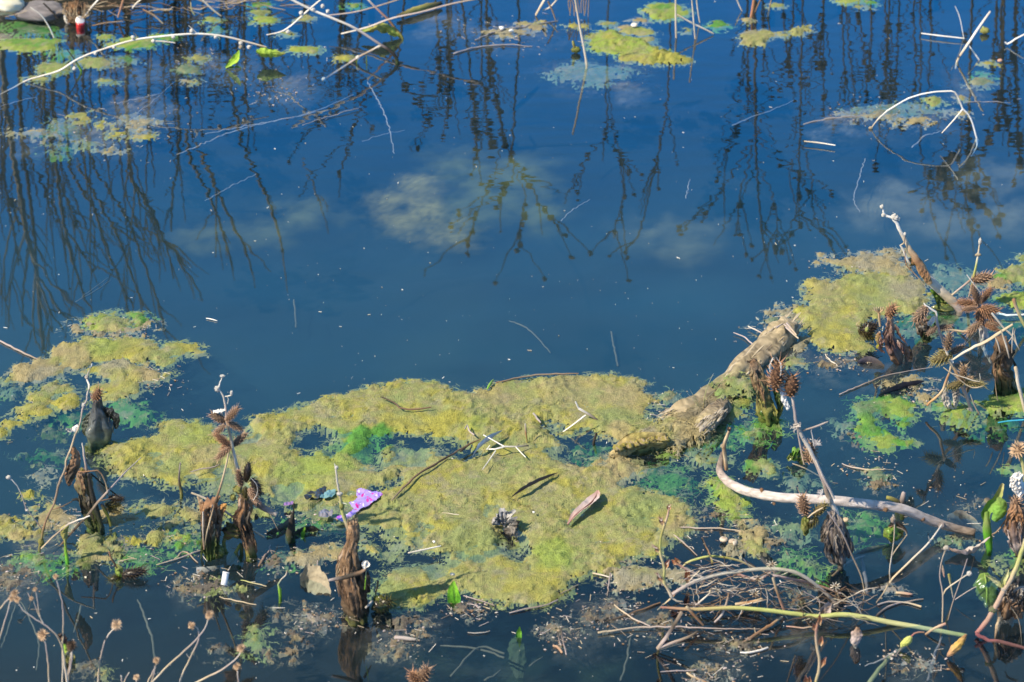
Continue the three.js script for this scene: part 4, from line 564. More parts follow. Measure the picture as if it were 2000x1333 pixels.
// ------------------------------------------------------------------ the brown snag
{
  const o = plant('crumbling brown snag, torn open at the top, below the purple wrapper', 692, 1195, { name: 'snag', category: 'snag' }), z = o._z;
  limb(o, 'trunk', down([[688, 1020, 9], [690, 1040, 12], [687, 1058, 10], [682, 1080, 15], [680, 1105, 21], [682, 1130, 22], [687, 1155, 23], [695, 1180, 22], [698, 1200, 20]], z), z, { cols: [[0.52, 0.34, 0.20], [0.44, 0.26, 0.14], [0.32, 0.2, 0.11], [0.28, 0.17, 0.09], [0.30, 0.19, 0.11], C.brown, [0.13, 0.085, 0.05], [0.09, 0.065, 0.035], C.olive], sides: 26, ridge: 0.32, lump: 0.28, mat: MAT.bark, step: 0.0018 });  // tan inner wood at the top, lightened further to paint sunlight
  for (let i = 0; i < 22; i++) { const y = between(1015, 1170), w = y < 1065 ? 9 : 18, x = 686 + between(-w, w), L = between(14, 42); limb(o, 'bark_splinter', [[x, y - L * 0.4, 1.2], [x + between(-3, 3), y, 2.6], [x + between(-4, 4), y + L * 0.6, 1]], z + between(0.012, 0.026), { cols: [mixc(C.rust, C.pale, rnd() * 0.5), C.brown], flat: 0.4, mat: MAT.bark }); }
  for (let i = 0; i < 7; i++) limb(o, 'bark_splinter', [[680 + i * 3, 1026, 2.4], [679 + i * 3.2, 1014 - between(0, 8), 1]], z + between(-0.01, 0.012), { cols: [C.rust, C.straw], mat: MAT.bark });
  for (let i = 0; i < 5; i++) limb(o, 'root_strand', [[664 + between(-3, 3), 1100 + i * 6, 1.2], [657 + between(-3, 3), 1120 + i * 5, 1.2], [664 + between(-3, 6), 1150 + i * 4, 1]], z + 0.01, { cols: [C.straw, C.brown] });
  knot(o, 'rotten_lump', 706, 1140, 14, 40, [C.dark, [0.07, 0.05, 0.03], C.brown], { fine: 0.3, lump: 0.4, detail: 26 }); knot(o, 'rotten_lump', 672, 1118, 12, 26, [C.rust, C.brown, [0.36, 0.24, 0.15]], { fine: 0.35, lump: 0.4, detail: 26 });  // right lump darkened as the shaded side, left lump lightened as the lit one
  limb(o, 'cross_branch', [[642, 1134, 3.5], [660, 1131, 5], [690, 1124, 6], [708, 1116, 5], [718, 1108, 4]], z + 0.028, { cols: [C.mauve, C.dark, C.dark, C.brown, C.twig], lump: 0.2, kink: 0.0006 });
  limb(o, 'cross_branch', [[706, 1120, 4], [713, 1132, 4], [722, 1146, 2]], z + 0.024, { cols: [C.dark] });
  foil(o, 'white_petal', [[712, 1112, 2], [710, 1102, 4], [714, 1096, 2]], [C.white], { z: z + 0.03 }); foil(o, 'white_petal', [[714, 1108, 2], [719, 1103, 4], [716, 1096, 2]], [C.white], { z: z + 0.03 });
  limb(o, 'sprout', [[715, 1112, 1], [714, 1132, 1.4], [712, 1152, 1.6]], z + 0.028, { cols: [C.pale, C.leaf, C.bright] });
  limb(o, 'stem', [[653, 906, 1.2], [656, 918, 2.4], [658, 940, 2.6], [662, 962, 3], [665, 978, 3.4], [667, 992, 5], [672, 1010, 5], [678, 1026, 5.5], [684, 1042, 5]], z, { cols: [C.white, C.pale, C.pale, C.straw, C.lime, C.lime, C.straw, C.brown], lump: 0.25 });
  knot(o, 'node', 663, 965, 6, 4, C.white); knot(o, 'node', 657, 914, 4, 4, C.white); knot(o, 'node', 667, 990, 5, 7, [C.lime, C.olive]);
}
{
  const o = plant('round dark mossy bur floating against the right foot of the brown snag', 745, 1196, { name: 'mossy_bur', category: 'bur' });
  knot(o, 'husk', 745, 1182, 19, 17, [C.slime, C.dark, C.slime], { fine: 0.2, mat: MAT.wet }); knot(o, 'moss', 742, 1172, 13, 8, [C.olive, C.moss], { fine: 0.35 });
  bur(o, 735, 1188, 764, 1172, { kind: 'moss', fat: 1.8 });
  limb(o, 'twig', [[738, 1136, 3], [737, 1146, 2.4], [733, 1162, 2]], o._z, { cols: [C.dark] }); limb(o, 'twig', [[714, 1188, 3, 0.01], [722, 1180, 3, 0.01], [728, 1173, 2]], o._z, { cols: [C.grey, C.pale] });
}
{
  const o = plant('dark rotten stub with a spike between the bur stump and the wrapper', 570, 1045, { name: 'stub', category: 'stump' });
  limb(o, 'post', down([[574, 984, 1.6], [573, 1002, 2.4], [570, 1012, 6], [569, 1030, 8], [567, 1046, 9]], o._z), o._z, { cols: [C.dark, C.black, C.dark, C.slime], sides: 12, ridge: 0.3 });
  foil(o, 'shoot', [[590, 1052, 3], [592, 1042, 4], [595, 1030, 1.4]], [C.leaf, C.bright], {});
}
flatLeaf('dead_leaf', 'dark drowned leaf at the left of the rotten stub', 'leaf', [[520, 1044, 2], [540, 1036, 6], [562, 1024, 7], [572, 1018, 2]], [C.dark, [0.09, 0.09, 0.1], C.dark], { mat: MAT.wet });
flatLeaf('dead_leaf', 'dark drowned leaf at the right of the rotten stub', 'leaf', [[572, 1044, 2], [592, 1036, 5], [612, 1034, 5], [624, 1036, 1]], [C.dark, C.black], { mat: MAT.wet });
{
  const o = plant('tiny green seedling with a bent dry tip right of the bur stump', 548, 1165, { name: 'seedling', category: 'shoot' });
  limb(o, 'stem', down([[561, 1116, 2.6], [558, 1124, 2], [549, 1132, 2], [543, 1142, 2.4], [546, 1152, 4.5], [547, 1164, 4.5]], o._z), o._z, { cols: [C.twig, C.pale, C.grey, C.leaf, C.bright, C.moss] });
}
flatLeaf('drowned_leaf', 'large pale veined leaf floating left of the brown snag', 'leaf', [[646, 1158, 3], [634, 1142, 16], [618, 1134, 24], [600, 1130, 22], [586, 1134, 8]], [[0.30, 0.26, 0.19], [0.34, 0.29, 0.2], [0.3, 0.27, 0.19]], { h: 0.0015, stretch: 1.25, crumple: 0.08, cup: 0.06, rows: 24, across: 12 });
{ // green leaf tip standing in the water
  const o = plant('bright green pointed leaf tip standing upright in the water below the large mat', 887, 1165, { name: 'leaf_tip', category: 'leaf' });
  foil(o, 'leaf_blade', [[887, 1180, 13], [887, 1164, 13.5], [886, 1154, 11.5], [886, 1144, 7], [887, 1135, 0.8]], [[0.14, 0.42, 0.02], [0.22, 0.55, 0.03], [0.26, 0.56, 0.04]], { cup: 0.35, crumple: 0.05, edge: 0.04 });
  limb(o, 'midrib', [[888, 1166, 1.4], [887, 1150, 1.2], [887, 1140, 0.6]], o._z + 0.0035, { cols: [[0.3, 0.6, 0.08]] });
}
{
  const b = W(1010, 1290, -0.02), o = thing('sunken_leaf', 'sunken green leaf whose tip breaks the surface at the bottom', 'leaf', b);
  const pts = [W(1012, 1240, -0.006), W(1008, 1258, -0.014), W(1010, 1290, -0.024), W(1014, 1325, -0.032)];
  part('leaf_blade', blade(pts, [0.001, 0.007, 0.0075, 0.003], V(1, 0, 0.3), { cols: [[0.016, 0.05, 0.014], [0.012, 0.034, 0.014], [0.010, 0.026, 0.014]], cup: 0.25, crumple: 0.3 }), MAT.leaf, o, 'dim sunken blade');
  part('leaf_tip', blade([W(1013, 1246, -0.002), W(1014, 1234, 0.004), W(1015, 1225, 0.010)], [0.0026, 0.002, 0.0003], V(1, 0, 0), { cols: [[0.14, 0.38, 0.03], [0.2, 0.5, 0.03]], cup: 0.3 }), MAT.leaf, o, 'bright tip above the water');
}
// ------------------------------------------------------------------ things on the large mat
flatLeaf('willow_leaf', 'narrow silvery dry leaf under a white forked twig on the large mat', 'leaf', [[923, 892, 1, 0.004], [935, 874, 7, 0.008], [955, 858, 8, 0.01], [980, 842, 1, 0.008]], [[0.50, 0.50, 0.54], [0.60, 0.60, 0.64], [0.5, 0.5, 0.52]], { cup: 0.5, stretch: 1.1 });
{
  const b = W(985, 875, 0.004), o = thing('forked_twig', 'white many-forked twig lying across the silvery leaf', 'twig', b), t = (name, l, cols) => part(name, tube(l.map(([x, y, , h]) => W(x, y, h)), l.map(([x, y, r]) => wide(W(x, y, 0), r * 0.45)), { cols, straight: true }), MAT.stem, o);
  t('stem', [[1032, 871, 3, 0.004], [1007, 873, 3.6, 0.008], [985, 873, 3.8, 0.010], [967, 878, 3.4, 0.010], [950, 878, 3, 0.009]], [C.dark, C.pale, C.white, C.white]);
  t('side_twig', [[944, 850, 2.4, 0.016], [964, 861, 2.6, 0.013], [985, 873, 3, 0.010]], [C.white]); t('side_twig', [[968, 881, 2.4, 0.010], [955, 900, 2.4, 0.008], [942, 918, 2, 0.007]], [C.white, C.pale]); t('side_twig', [[1007, 873, 2.4, 0.008], [1017, 884, 2.4, 0.007], [1027, 894, 2, 0.006]], [C.white]); t('side_twig', [[951, 878, 2, 0.01], [957, 870, 2, 0.012]], [C.white]);
}
{
  const o = plant('white three-pronged twig standing at a gap in the large mat', 1170, 826, { name: 'forked_twig', category: 'twig' });
  limb(o, 'stem', [[1130, 798, 3.4], [1140, 804, 3.4], [1150, 810, 3.4], [1160, 816, 3.4], [1172, 826, 3.4]], o._z, { cols: [C.white, C.pale, C.twig, C.dark], straight: true }); limb(o, 'side_twig', [[1124, 785, 2.2], [1130, 798, 2.6]], o._z, { cols: [C.white] });
  limb(o, 'side_twig', [[1144, 811, 2.2], [1118, 831, 2], [1091, 850, 1.6]], o._z + 0.02, { cols: [C.white] });
  limb(o, 'stem', down([[1165, 846, 3], [1161, 860, 4], [1159, 868, 4]], o._z), zAt(866), { cols: [C.dark, C.black] });
}
lone('twig', 'short upright orange-brown twig beside the forked white twig', 'twig', [[1026, 828, 2.2], [1027, 845, 2.6], [1030, 868, 2]], zAt(868), { cols: [C.pale, C.rust, C.olive] });
flatLeaf('dead_leaf', 'narrow dark brown leaf lying across the large mat', 'leaf', [[997, 973, 1, 0.004], [1018, 958, 7, 0.007], [1045, 943, 7, 0.007], [1070, 932, 5, 0.006], [1089, 924, 1, 0.004]], [[0.075, 0.05, 0.055], [0.10, 0.07, 0.075], [0.06, 0.045, 0.05]], { stretch: 0.95, cup: 0.4 });
{
  const b = W(1140, 990, 0.004), o = thing('dead_leaf', 'pinkish-grey dry leaf with a dark midrib at the right of the large mat', 'leaf', b), pts = [[1109, 1024, 0.004], [1125, 1004, 0.006], [1145, 988, 0.007], [1160, 974, 0.007], [1168, 958, 0.006]].map(([x, y, h]) => W(x, y, h));
  part('leaf_blade', blade(pts, [0.0008, 0.0042, 0.0062, 0.0062, 0.001], V(0.8, 0.3, 0.6), { cols: [C.pink, [0.46, 0.34, 0.32], [0.5, 0.42, 0.42], C.pink], cup: 0.4 }), MAT.leaf, o);
  part('midrib', tube(pts.map((p) => p.clone().add(V(0, -0.0004, 0.0012))), [0.0004, 0.0007, 0.0007, 0.0006, 0.0003], { cols: [[0.2, 0.09, 0.07]] }), MAT.stem, o);
}
flatLeaf('grey_leaf', 'crumpled grey leaf at the edge of the water hole in the large mat', 'leaf', [[962, 1026, 4, 0.004], [978, 1014, 11, 0.008], [995, 1016, 14, 0.008], [1010, 1030, 9, 0.005]], [C.grey, [0.26, 0.26, 0.28], [0.42, 0.41, 0.4], C.dark], { crumple: 0.6, rows: 26, across: 12 });
flatLeaf('grey_leaf', 'small dark crumpled leaf below the larger grey one in the water hole', 'leaf', [[985, 1038, 3, 0.002], [1000, 1040, 8, 0.004], [1012, 1048, 3]], [C.dark, C.grey], { crumple: 0.6 });
lying('long dark root bowed across the left of the large mat', [[765, 978, 1.6], [778, 963, 2.6], [791, 950, 3], [814, 929, 3], [848, 908, 3], [875, 893, 2.8], [893, 882, 2.6], [902, 876, 2]], { name: 'root', category: 'root', h: 0.006, cols: [C.twig, C.brown, C.dark, C.brown] });
lying('dark root end in the gap beside the silvery leaf', [[900, 882, 3], [908, 874, 4], [920, 866, 2.4], [940, 858, 1.4]], { name: 'root', category: 'root', h: 0.006, cols: [C.dark, C.brown] });
lying('pale straight straw at the lower left of the large mat', [[797, 1081, 2.4], [830, 1074, 2.6], [861, 1067, 2]], { name: 'straw', category: 'straw', h: 0.008, cols: [C.pale, C.white], straight: true, kink: 0 });
lying('pale straw lying flat in the middle of the large mat', [[863, 1002, 1.2], [880, 1004, 1.6], [896, 1006, 1.4]], { name: 'straw', category: 'straw', h: 0.008, cols: [C.straw, C.pale] });
lying('brown twig sunk in the upper left of the large mat', [[745, 776, 2], [768, 786, 2.2], [783, 798, 2.4], [810, 800, 2.6], [842, 796, 2]], { h: 0.006, cols: [C.dark, C.brown] });
lying('small forked grey twig on the large mat left of the silvery leaf', [[908, 838, 2], [912, 830, 2], [915, 840, 2.4], [926, 850, 2.4]], { h: 0.008, cols: [C.grey, C.mauve] });
lying('short brown stub lying on the mat above the leaning twig', [[1042, 808, 3], [1050, 818, 3], [1056, 826, 2]], { h: 0.007, cols: [C.grey, C.mauve] });
lying('long brown twig fringing the far edge of the large mat', [[968, 748, 2], [1000, 741, 2.4], [1040, 734, 2.6], [1090, 731, 2.4], [1130, 730, 1.6]], { h: 0.002, cols: [C.brown, C.twig, C.brown] });
lying('green sprig on the far edge of the large mat', [[952, 760, 2], [958, 750, 4], [964, 742, 2]], { name: 'sprig', category: 'plant', h: 0.004, cols: [C.leaf, [0.2, 0.3, 0.1]] });
lying('dark twig lying over the left lobe of the large mat', [[372, 922, 1.6], [395, 916, 2], [420, 912, 2.2], [430, 905, 1.4]], { h: 0.007, cols: [C.mauve, C.twig] });
// the plastic wrapper
{
  const pat = document.createElement('canvas'); pat.width = pat.height = 256; const c2 = pat.getContext('2d'); c2.fillStyle = '#a98fd6'; c2.fillRect(0, 0, 256, 256); const rr = rng(21);
  for (let i = 0; i < 160; i++) { c2.fillStyle = ['#c8188c', '#dccbf0', '#8560d0', '#d040a8', '#e4d8f6', '#a050c4', '#9a80d4'][Math.floor(rr() * 7)]; c2.beginPath(); const x = rr() * 256, y = rr() * 256; c2.ellipse(x, y, 3 + rr() * 12, 2 + rr() * 7, rr() * 3, 0, 7); c2.fill(); }  // print blotches; the pale ones also paint in white glare
  const tx = new THREE.CanvasTexture(pat); tx.colorSpace = THREE.SRGBColorSpace; tx.wrapS = tx.wrapT = THREE.RepeatWrapping; tx.repeat.set(20, 20);
  const film = (map, color) => new THREE.MeshPhysicalMaterial({ map, color, side: THREE.DoubleSide, roughness: 0.25, clearcoat: 0.6, clearcoatRoughness: 0.15, vertexColors: true });
  const sheet = (raw, h, amp) => { const mx = raw.reduce((a, p) => a + p[0], 0) / raw.length, my = raw.reduce((a, p) => a + p[1], 0) / raw.length, outline = raw.map(([x, y]) => [mx + (x - mx) * 0.86, my + (y - my) * 0.8]), poly = closedCurve(outline.map(([x, y]) => W(x, y, h)), 2), x0 = Math.min(...poly.map((p) => p.x)), x1 = Math.max(...poly.map((p) => p.x)), z0 = Math.min(...poly.map((p) => p.z)), z1 = Math.max(...poly.map((p) => p.z)), n = 34, at = [], pos = [], col = [], uv = [], idx = [];
    for (let j = 0; j <= n; j++) for (let i = 0; i <= n; i++) { const x = lerp(x0, x1, i / n), z = lerp(z0, z1, j / n); if (inOut(poly, x, z) < -0.0012) { at.push(-1); continue; } at.push(pos.length / 3); const f = Math.abs(N2(x * 60 + 3, z * 45)) + 0.5 * Math.abs(N2(x * 130, z * 110 + 5)), w = 1; pos.push(x, h + amp * (f - 0.25), z); col.push(w, w, w); uv.push(x, z * 0.7); }
    for (let j = 0; j < n; j++) for (let i = 0; i < n; i++) { const q = [at[j * (n + 1) + i], at[j * (n + 1) + i + 1], at[(j + 1) * (n + 1) + i], at[(j + 1) * (n + 1) + i + 1]]; if (q.every((k) => k >= 0)) idx.push(q[0], q[2], q[1], q[1], q[2], q[3]); } return geo(pos, idx, col, uv); };
  solo('plastic_wrapper', sheet([[700, 947], [720, 952], [755, 958], [745, 970], [735, 978], [715, 992], [697, 1005], [680, 1018], [664, 1027], [648, 1018], [664, 1012], [676, 1010], [690, 996], [680, 982], [697, 974], [697, 958]], 0.0035, 0.0012), film(tx, 0xffffff), 'crumpled purple and pink plastic wrapper caught in the large mat', 'wrapper', W(700, 985, 0));
  solo('plastic_scrap', sheet([[622, 976], [632, 966], [642, 957], [657, 958], [652, 970], [640, 974]], 0.004, 0.003), film(null, 0x6c9296), 'torn pale turquoise plastic scrap left of the purple wrapper', 'litter', W(640, 967, 0));
  solo('plastic_scrap', sheet([[552, 990], [560, 983], [574, 981], [572, 987], [560, 991]], 0.004, 0.003), film(null, 0x86659a), 'small lilac plastic scrap beside the rotten stub', 'litter', W(563, 986, 0));
  solo('plastic_scrap', sheet([[620, 1004], [630, 998], [648, 996], [652, 1006], [640, 1012], [625, 1012]], 0.003, 0.003), film(null, 0x77757f), 'greyish plastic scrap under the left end of the purple wrapper', 'litter', W(636, 1004, 0));
  const clot = document.createElement('canvas');
  solo('plastic_scrap', sheet([[590, 975], [605, 962], [625, 958], [640, 952], [636, 966], [618, 978], [600, 982]], 0.002, 0.004), film(null, 0x33363c), 'dark crumpled film behind the turquoise scrap', 'litter', W(615, 968, 0));
}
// ------------------------------------------------------------------ the drowned log
{
  const o = thing('log', 'fat waterlogged branch slanting from the right mat down to the large mat', 'log', W(1440, 745, 0));
  const l = (name, list, opt) => part(name, tube(list.map(([x, y, , h]) => W(x, y, h)), list.map(([x, y, r, h]) => wide(W(x, y, h), r)), { sides: 24, lump: 0.16, lumpF: 30, ridge: 0.2, mottle: 0.6, step: 0.0022, ...opt }), opt.m ?? MAT.bark, o);
  const k1 = [0.46, 0.37, 0.23], k2 = [0.46, 0.39, 0.28], k3 = [0.38, 0.31, 0.21];
  l('trunk', [[1545, 640, 22, 0.010], [1530, 650, 29, 0.008], [1512, 672, 29, 0.003], [1490, 694, 29, -0.001], [1462, 722, 30, -0.006], [1430, 755, 31, -0.010], [1400, 785, 33, -0.011], [1365, 808, 36, -0.010], [1325, 830, 36, -0.010], [1288, 848, 28, -0.016], [1258, 860, 14, -0.026]], { cols: [k2, k1, k1, k3, k1, [0.3, 0.28, 0.14], [0.33, 0.27, 0.17], k1, k2, k3] });
  l('stub', [[1414, 795, 16, 0.002], [1400, 806, 19, 0.006], [1385, 820, 19, 0.007], [1370, 838, 16, 0.005]], { cols: [k3, [0.3, 0.23, 0.15], k1, [0.5, 0.42, 0.22]], sides: 18 });
  l('bark_shell', [[1192, 890, 5, 0.004], [1212, 880, 12, 0.006], [1235, 868, 16, 0.008], [1262, 862, 19, 0.008], [1290, 862, 17, 0.006], [1306, 866, 8, 0.003]], { cols: [[0.5, 0.4, 0.2], [0.46, 0.36, 0.16], [0.4, 0.34, 0.1], [0.48, 0.38, 0.17], [0.4, 0.33, 0.1]], ridge: 0.35, lump: 0.35 });
  const spine = new THREE.CatmullRomCurve3([[1548, 636, 0.010], [1512, 672, 0.003], [1462, 722, -0.006], [1400, 785, -0.011], [1325, 828, -0.009], [1285, 845, -0.012]].map(([x, y, h]) => W(x, y, h)));
  for (let i = 0; i < 240; i++) { const t = between(0.01, 0.9), p = spine.getPoint(t), d = spine.getTangent(t), n = V(-d.z, 0, d.x).normalize(), a = between(-1.3, 1.3), r = lerp(0.0128, 0.0175, t) * 0.98, L = between(0.008, 0.03), at = (u, k) => p.clone().addScaledVector(d, u * L).addScaledVector(n, Math.sin(a + k) * r).add(V(0, Math.cos(a + k) * r, 0)); part('bark_fibre', tube([at(-0.5, 0), at(0, between(-0.06, 0.06)), at(0.5, between(-0.12, 0.12))], [0.0003, between(0.0006, 0.0013), 0.0003], { sides: 4, flat: 0.5, cols: [mixc(rnd() < 0.3 ? [0.12, 0.09, 0.06] : k1, C.pale, rnd() * 0.55)] }), MAT.stem, o); }
  for (let i = 0; i < 90; i++) { const t = between(0.02, 0.98), s = between(-1, 1), x = lerp(1412, 1368, t) + s * 13, y = lerp(798, 840, t) + s * 9, L = between(6, 16), hh = lerp(0.010, 0.014, t) * Math.sqrt(1 - s * s) + 0.004; part('bark_fibre', tube([W(x + L * 0.45, y - L * 0.45, hh), W(x + between(-2, 2), y, hh + 0.0008), W(x - L * 0.45, y + L * 0.5, hh)], [0.0003, between(0.0006, 0.0012), 0.0003], { sides: 4, flat: 0.5, cols: [mixc(rnd() < 0.35 ? [0.10, 0.075, 0.05] : k3, C.pale, rnd() * 0.5)] }), MAT.stem, o); }
  for (let i = 0; i < 16; i++) { const t = i / 15, x = lerp(1205, 1302, t), y = lerp(876, 856, t) + between(-4, 3); part('bark_flake', blob(W(x, y, 0.012), 0.0035, 0.003, 0.004, { lump: 0.4, fine: 0.3, detail: 10, cols: [[0.5, 0.4, 0.16], [0.42, 0.36, 0.08], C.straw] }), MAT.bark, o); }
  for (const [a, b, r] of [[[1517, 640], [1530, 632], 2], [[1537, 632], [1556, 655], 2.4], [[1536, 640], [1560, 662], 2.2], [[1532, 634], [1546, 646], 1.8]]) part('splinter', tube([W(a[0], a[1], 0.026), W(b[0], b[1], 0.026)], [wide(W(...a), r), wide(W(...b), r * 0.7)], { cols: [C.mauve, C.straw] }), MAT.stem, o);
}
for (const [label, l] of [['grass blade arching up to the right from the log, tallest of the tuft', [[1374, 803, 1.8], [1376, 780, 2.6], [1382, 755, 2.6], [1394, 730, 1]]], ['short pale grass blade leaning left from the log', [[1372, 803, 1.4], [1362, 784, 2], [1354, 772, 1.6], [1347, 760, 0.8]]], ['lowest grass blade of the tuft, leaning far left', [[1371, 803, 1.3], [1360, 788, 1.8], [1343, 769, 0.8]]], ['grass blade curling over to the right of the log tuft', [[1373, 801, 1.3], [1375, 785, 1.8], [1384, 775, 1.6], [1394, 765, 0.8]]], ['thin upright grass blade in the log tuft', [[1372, 802, 1.2], [1369, 788, 1.4], [1371, 774, 0.8]]]]) lone('grass_spear', label, 'grass blade', l, zAt(812), { cols: [C.straw, C.lime, C.pale], flat: 0.4, group: 'grass tuft on the log' });
lying('pale twig in the scum at the left of the log top', [[1462, 638, 2], [1475, 644, 2.2], [1491, 652, 2]], { cols: [C.pale, C.mauve], h: 0.003 });
lying('thin twig reaching left from the log', [[1433, 650, 1.4], [1452, 657, 2], [1462, 665, 2.2], [1475, 677, 2]], { cols: [C.mauve], h: 0.002 });
algae('tan fibrous crust over the lower half of the log', [[1238, 858], [1262, 842], [1290, 822], [1325, 800], [1360, 785], [1395, 778], [1412, 786], [1404, 800], [1385, 820], [1372, 840], [1350, 855], [1330, 868], [1305, 868], [1285, 860], [1262, 866], [1245, 868]], { base: ['tan', 'tan', 'grey', 'olive'], level: 0.006, thick: 0.010, edge: 0.03, rag: 1.2, sink: 0.008, step: 0.0016, fibreLength: 0.012, spots: [[1380, 790, 30, 'rag', 0.6], [1345, 810, 26, 'rag', 0.5], [1300, 850, 20, 'yellow', 0.4]] });
algae('brown and grey scum around the top of the log', [[1490, 640], [1510, 612], [1535, 597], [1555, 600], [1562, 612], [1545, 622], [1520, 632], [1505, 648]], { base: ['grey', 'tan', 'teal'], rag: 2, thick: 0.004 });
algae('olive and grey growth along the near side of the log', [[1440, 760], [1465, 740], [1480, 745], [1470, 775], [1455, 800], [1435, 815], [1410, 830], [1400, 820], [1425, 790]], { base: ['sick', 'tan', 'green'], rag: 1.8, level: 0.001, spots: [[1455, 785, 14, 'yellow', 0.8]] });
algae('mossy growth over the middle of the log', [[1400, 762], [1425, 740], [1455, 735], [1470, 745], [1455, 762], [1425, 775]], { base: ['sick', 'olive', 'green'], rag: 1.8, level: 0.008, thick: 0.003 });
algae('tan scum in the shade below the log end', oval(1560, 672, 22, 10), { base: ['grey', 'tan', 'sick'], rag: 2 });
algae('small olive scrap below the log', oval(1551, 707, 16, 7), { base: ['sick', 'olive'] });
// ------------------------------------------------------------------ white branch and the bur stem crossing it
{
  const pts = [[1905, 1041, 9, 1044], [1871, 1034, 10, 1042], [1840, 1025, 11, 1046], [1808, 1013, 11.5, 1052], [1766, 996, 12, 1060], [1720, 988, 12, 1066], [1700, 986, 12, 1068], [1640, 979, 12, 1066], [1580, 975, 11.5, 1058], [1532, 973, 11.5, 1046], [1484, 966, 11.5, 1020], [1448, 956, 11, 990], [1419, 939, 10, 968], [1406, 920, 8.5, 956], [1409, 898, 7, 952], [1412, 884, 5, 950]];
  const w = pts.map(([x, y, r, f]) => P(x, y, zAt(f))), o = thing('branch', 'long pale bare branch arching over the water from a bend at its left end', 'branch', W(1890, 1046, 0));
  part('limb', tube(w, pts.map(([, , r], i) => wide(w[i], r * 0.82)), { sides: 16, step: 0.0025, lump: 0.09, lumpF: 60, mottle: 0.34, cols: [[0.26, 0.20, 0.15], [0.35, 0.28, 0.24], [0.57, 0.47, 0.42], [0.66, 0.58, 0.54], [0.65, 0.57, 0.55], [0.71, 0.65, 0.64], [0.68, 0.61, 0.59], [0.73, 0.66, 0.64], [0.71, 0.64, 0.59], [0.68, 0.59, 0.55], [0.59, 0.47, 0.42], [0.35, 0.28, 0.24], [0.17, 0.13, 0.12]] }), MAT.bark, o);  // upturned left end coloured dark to paint in its shade
  const z = zAt(955), t = (list, cols) => part('side_twig', tube(list.map(([x, y]) => P(x, y, z)), list.map(([x, y, r]) => wide(P(x, y, z), r)), { cols, sides: 8 }), MAT.stem, o);
  t([[1419, 918, 4], [1417, 895, 4.4], [1414, 874, 4.2], [1419, 856, 3.6], [1427, 836, 2.6]], [C.rust, C.straw, C.brown, C.straw, C.brown]);
  const nd = (x, y, f, r, c) => part('bark_knot', blob(P(x, y, zAt(f) + 0.004), wide(P(x, y, zAt(f)), r), wide(P(x, y, zAt(f)), r * 0.8), 0.003, { cols: [c], detail: 10 }), MAT.bark, o);
  nd(1730, 996, 1066, 5, C.brown); nd(1803, 1014, 1052, 5, C.brown); nd(1488, 958, 1020, 4, C.rust); nd(1512, 984, 1035, 3, C.brown); nd(1570, 968, 1055, 3, C.brown); nd(1412, 872, 950, 5, C.straw); nd(1840, 1027, 1046, 8, C.mauve); nd(1424, 838, 950, 4, C.dark);
}
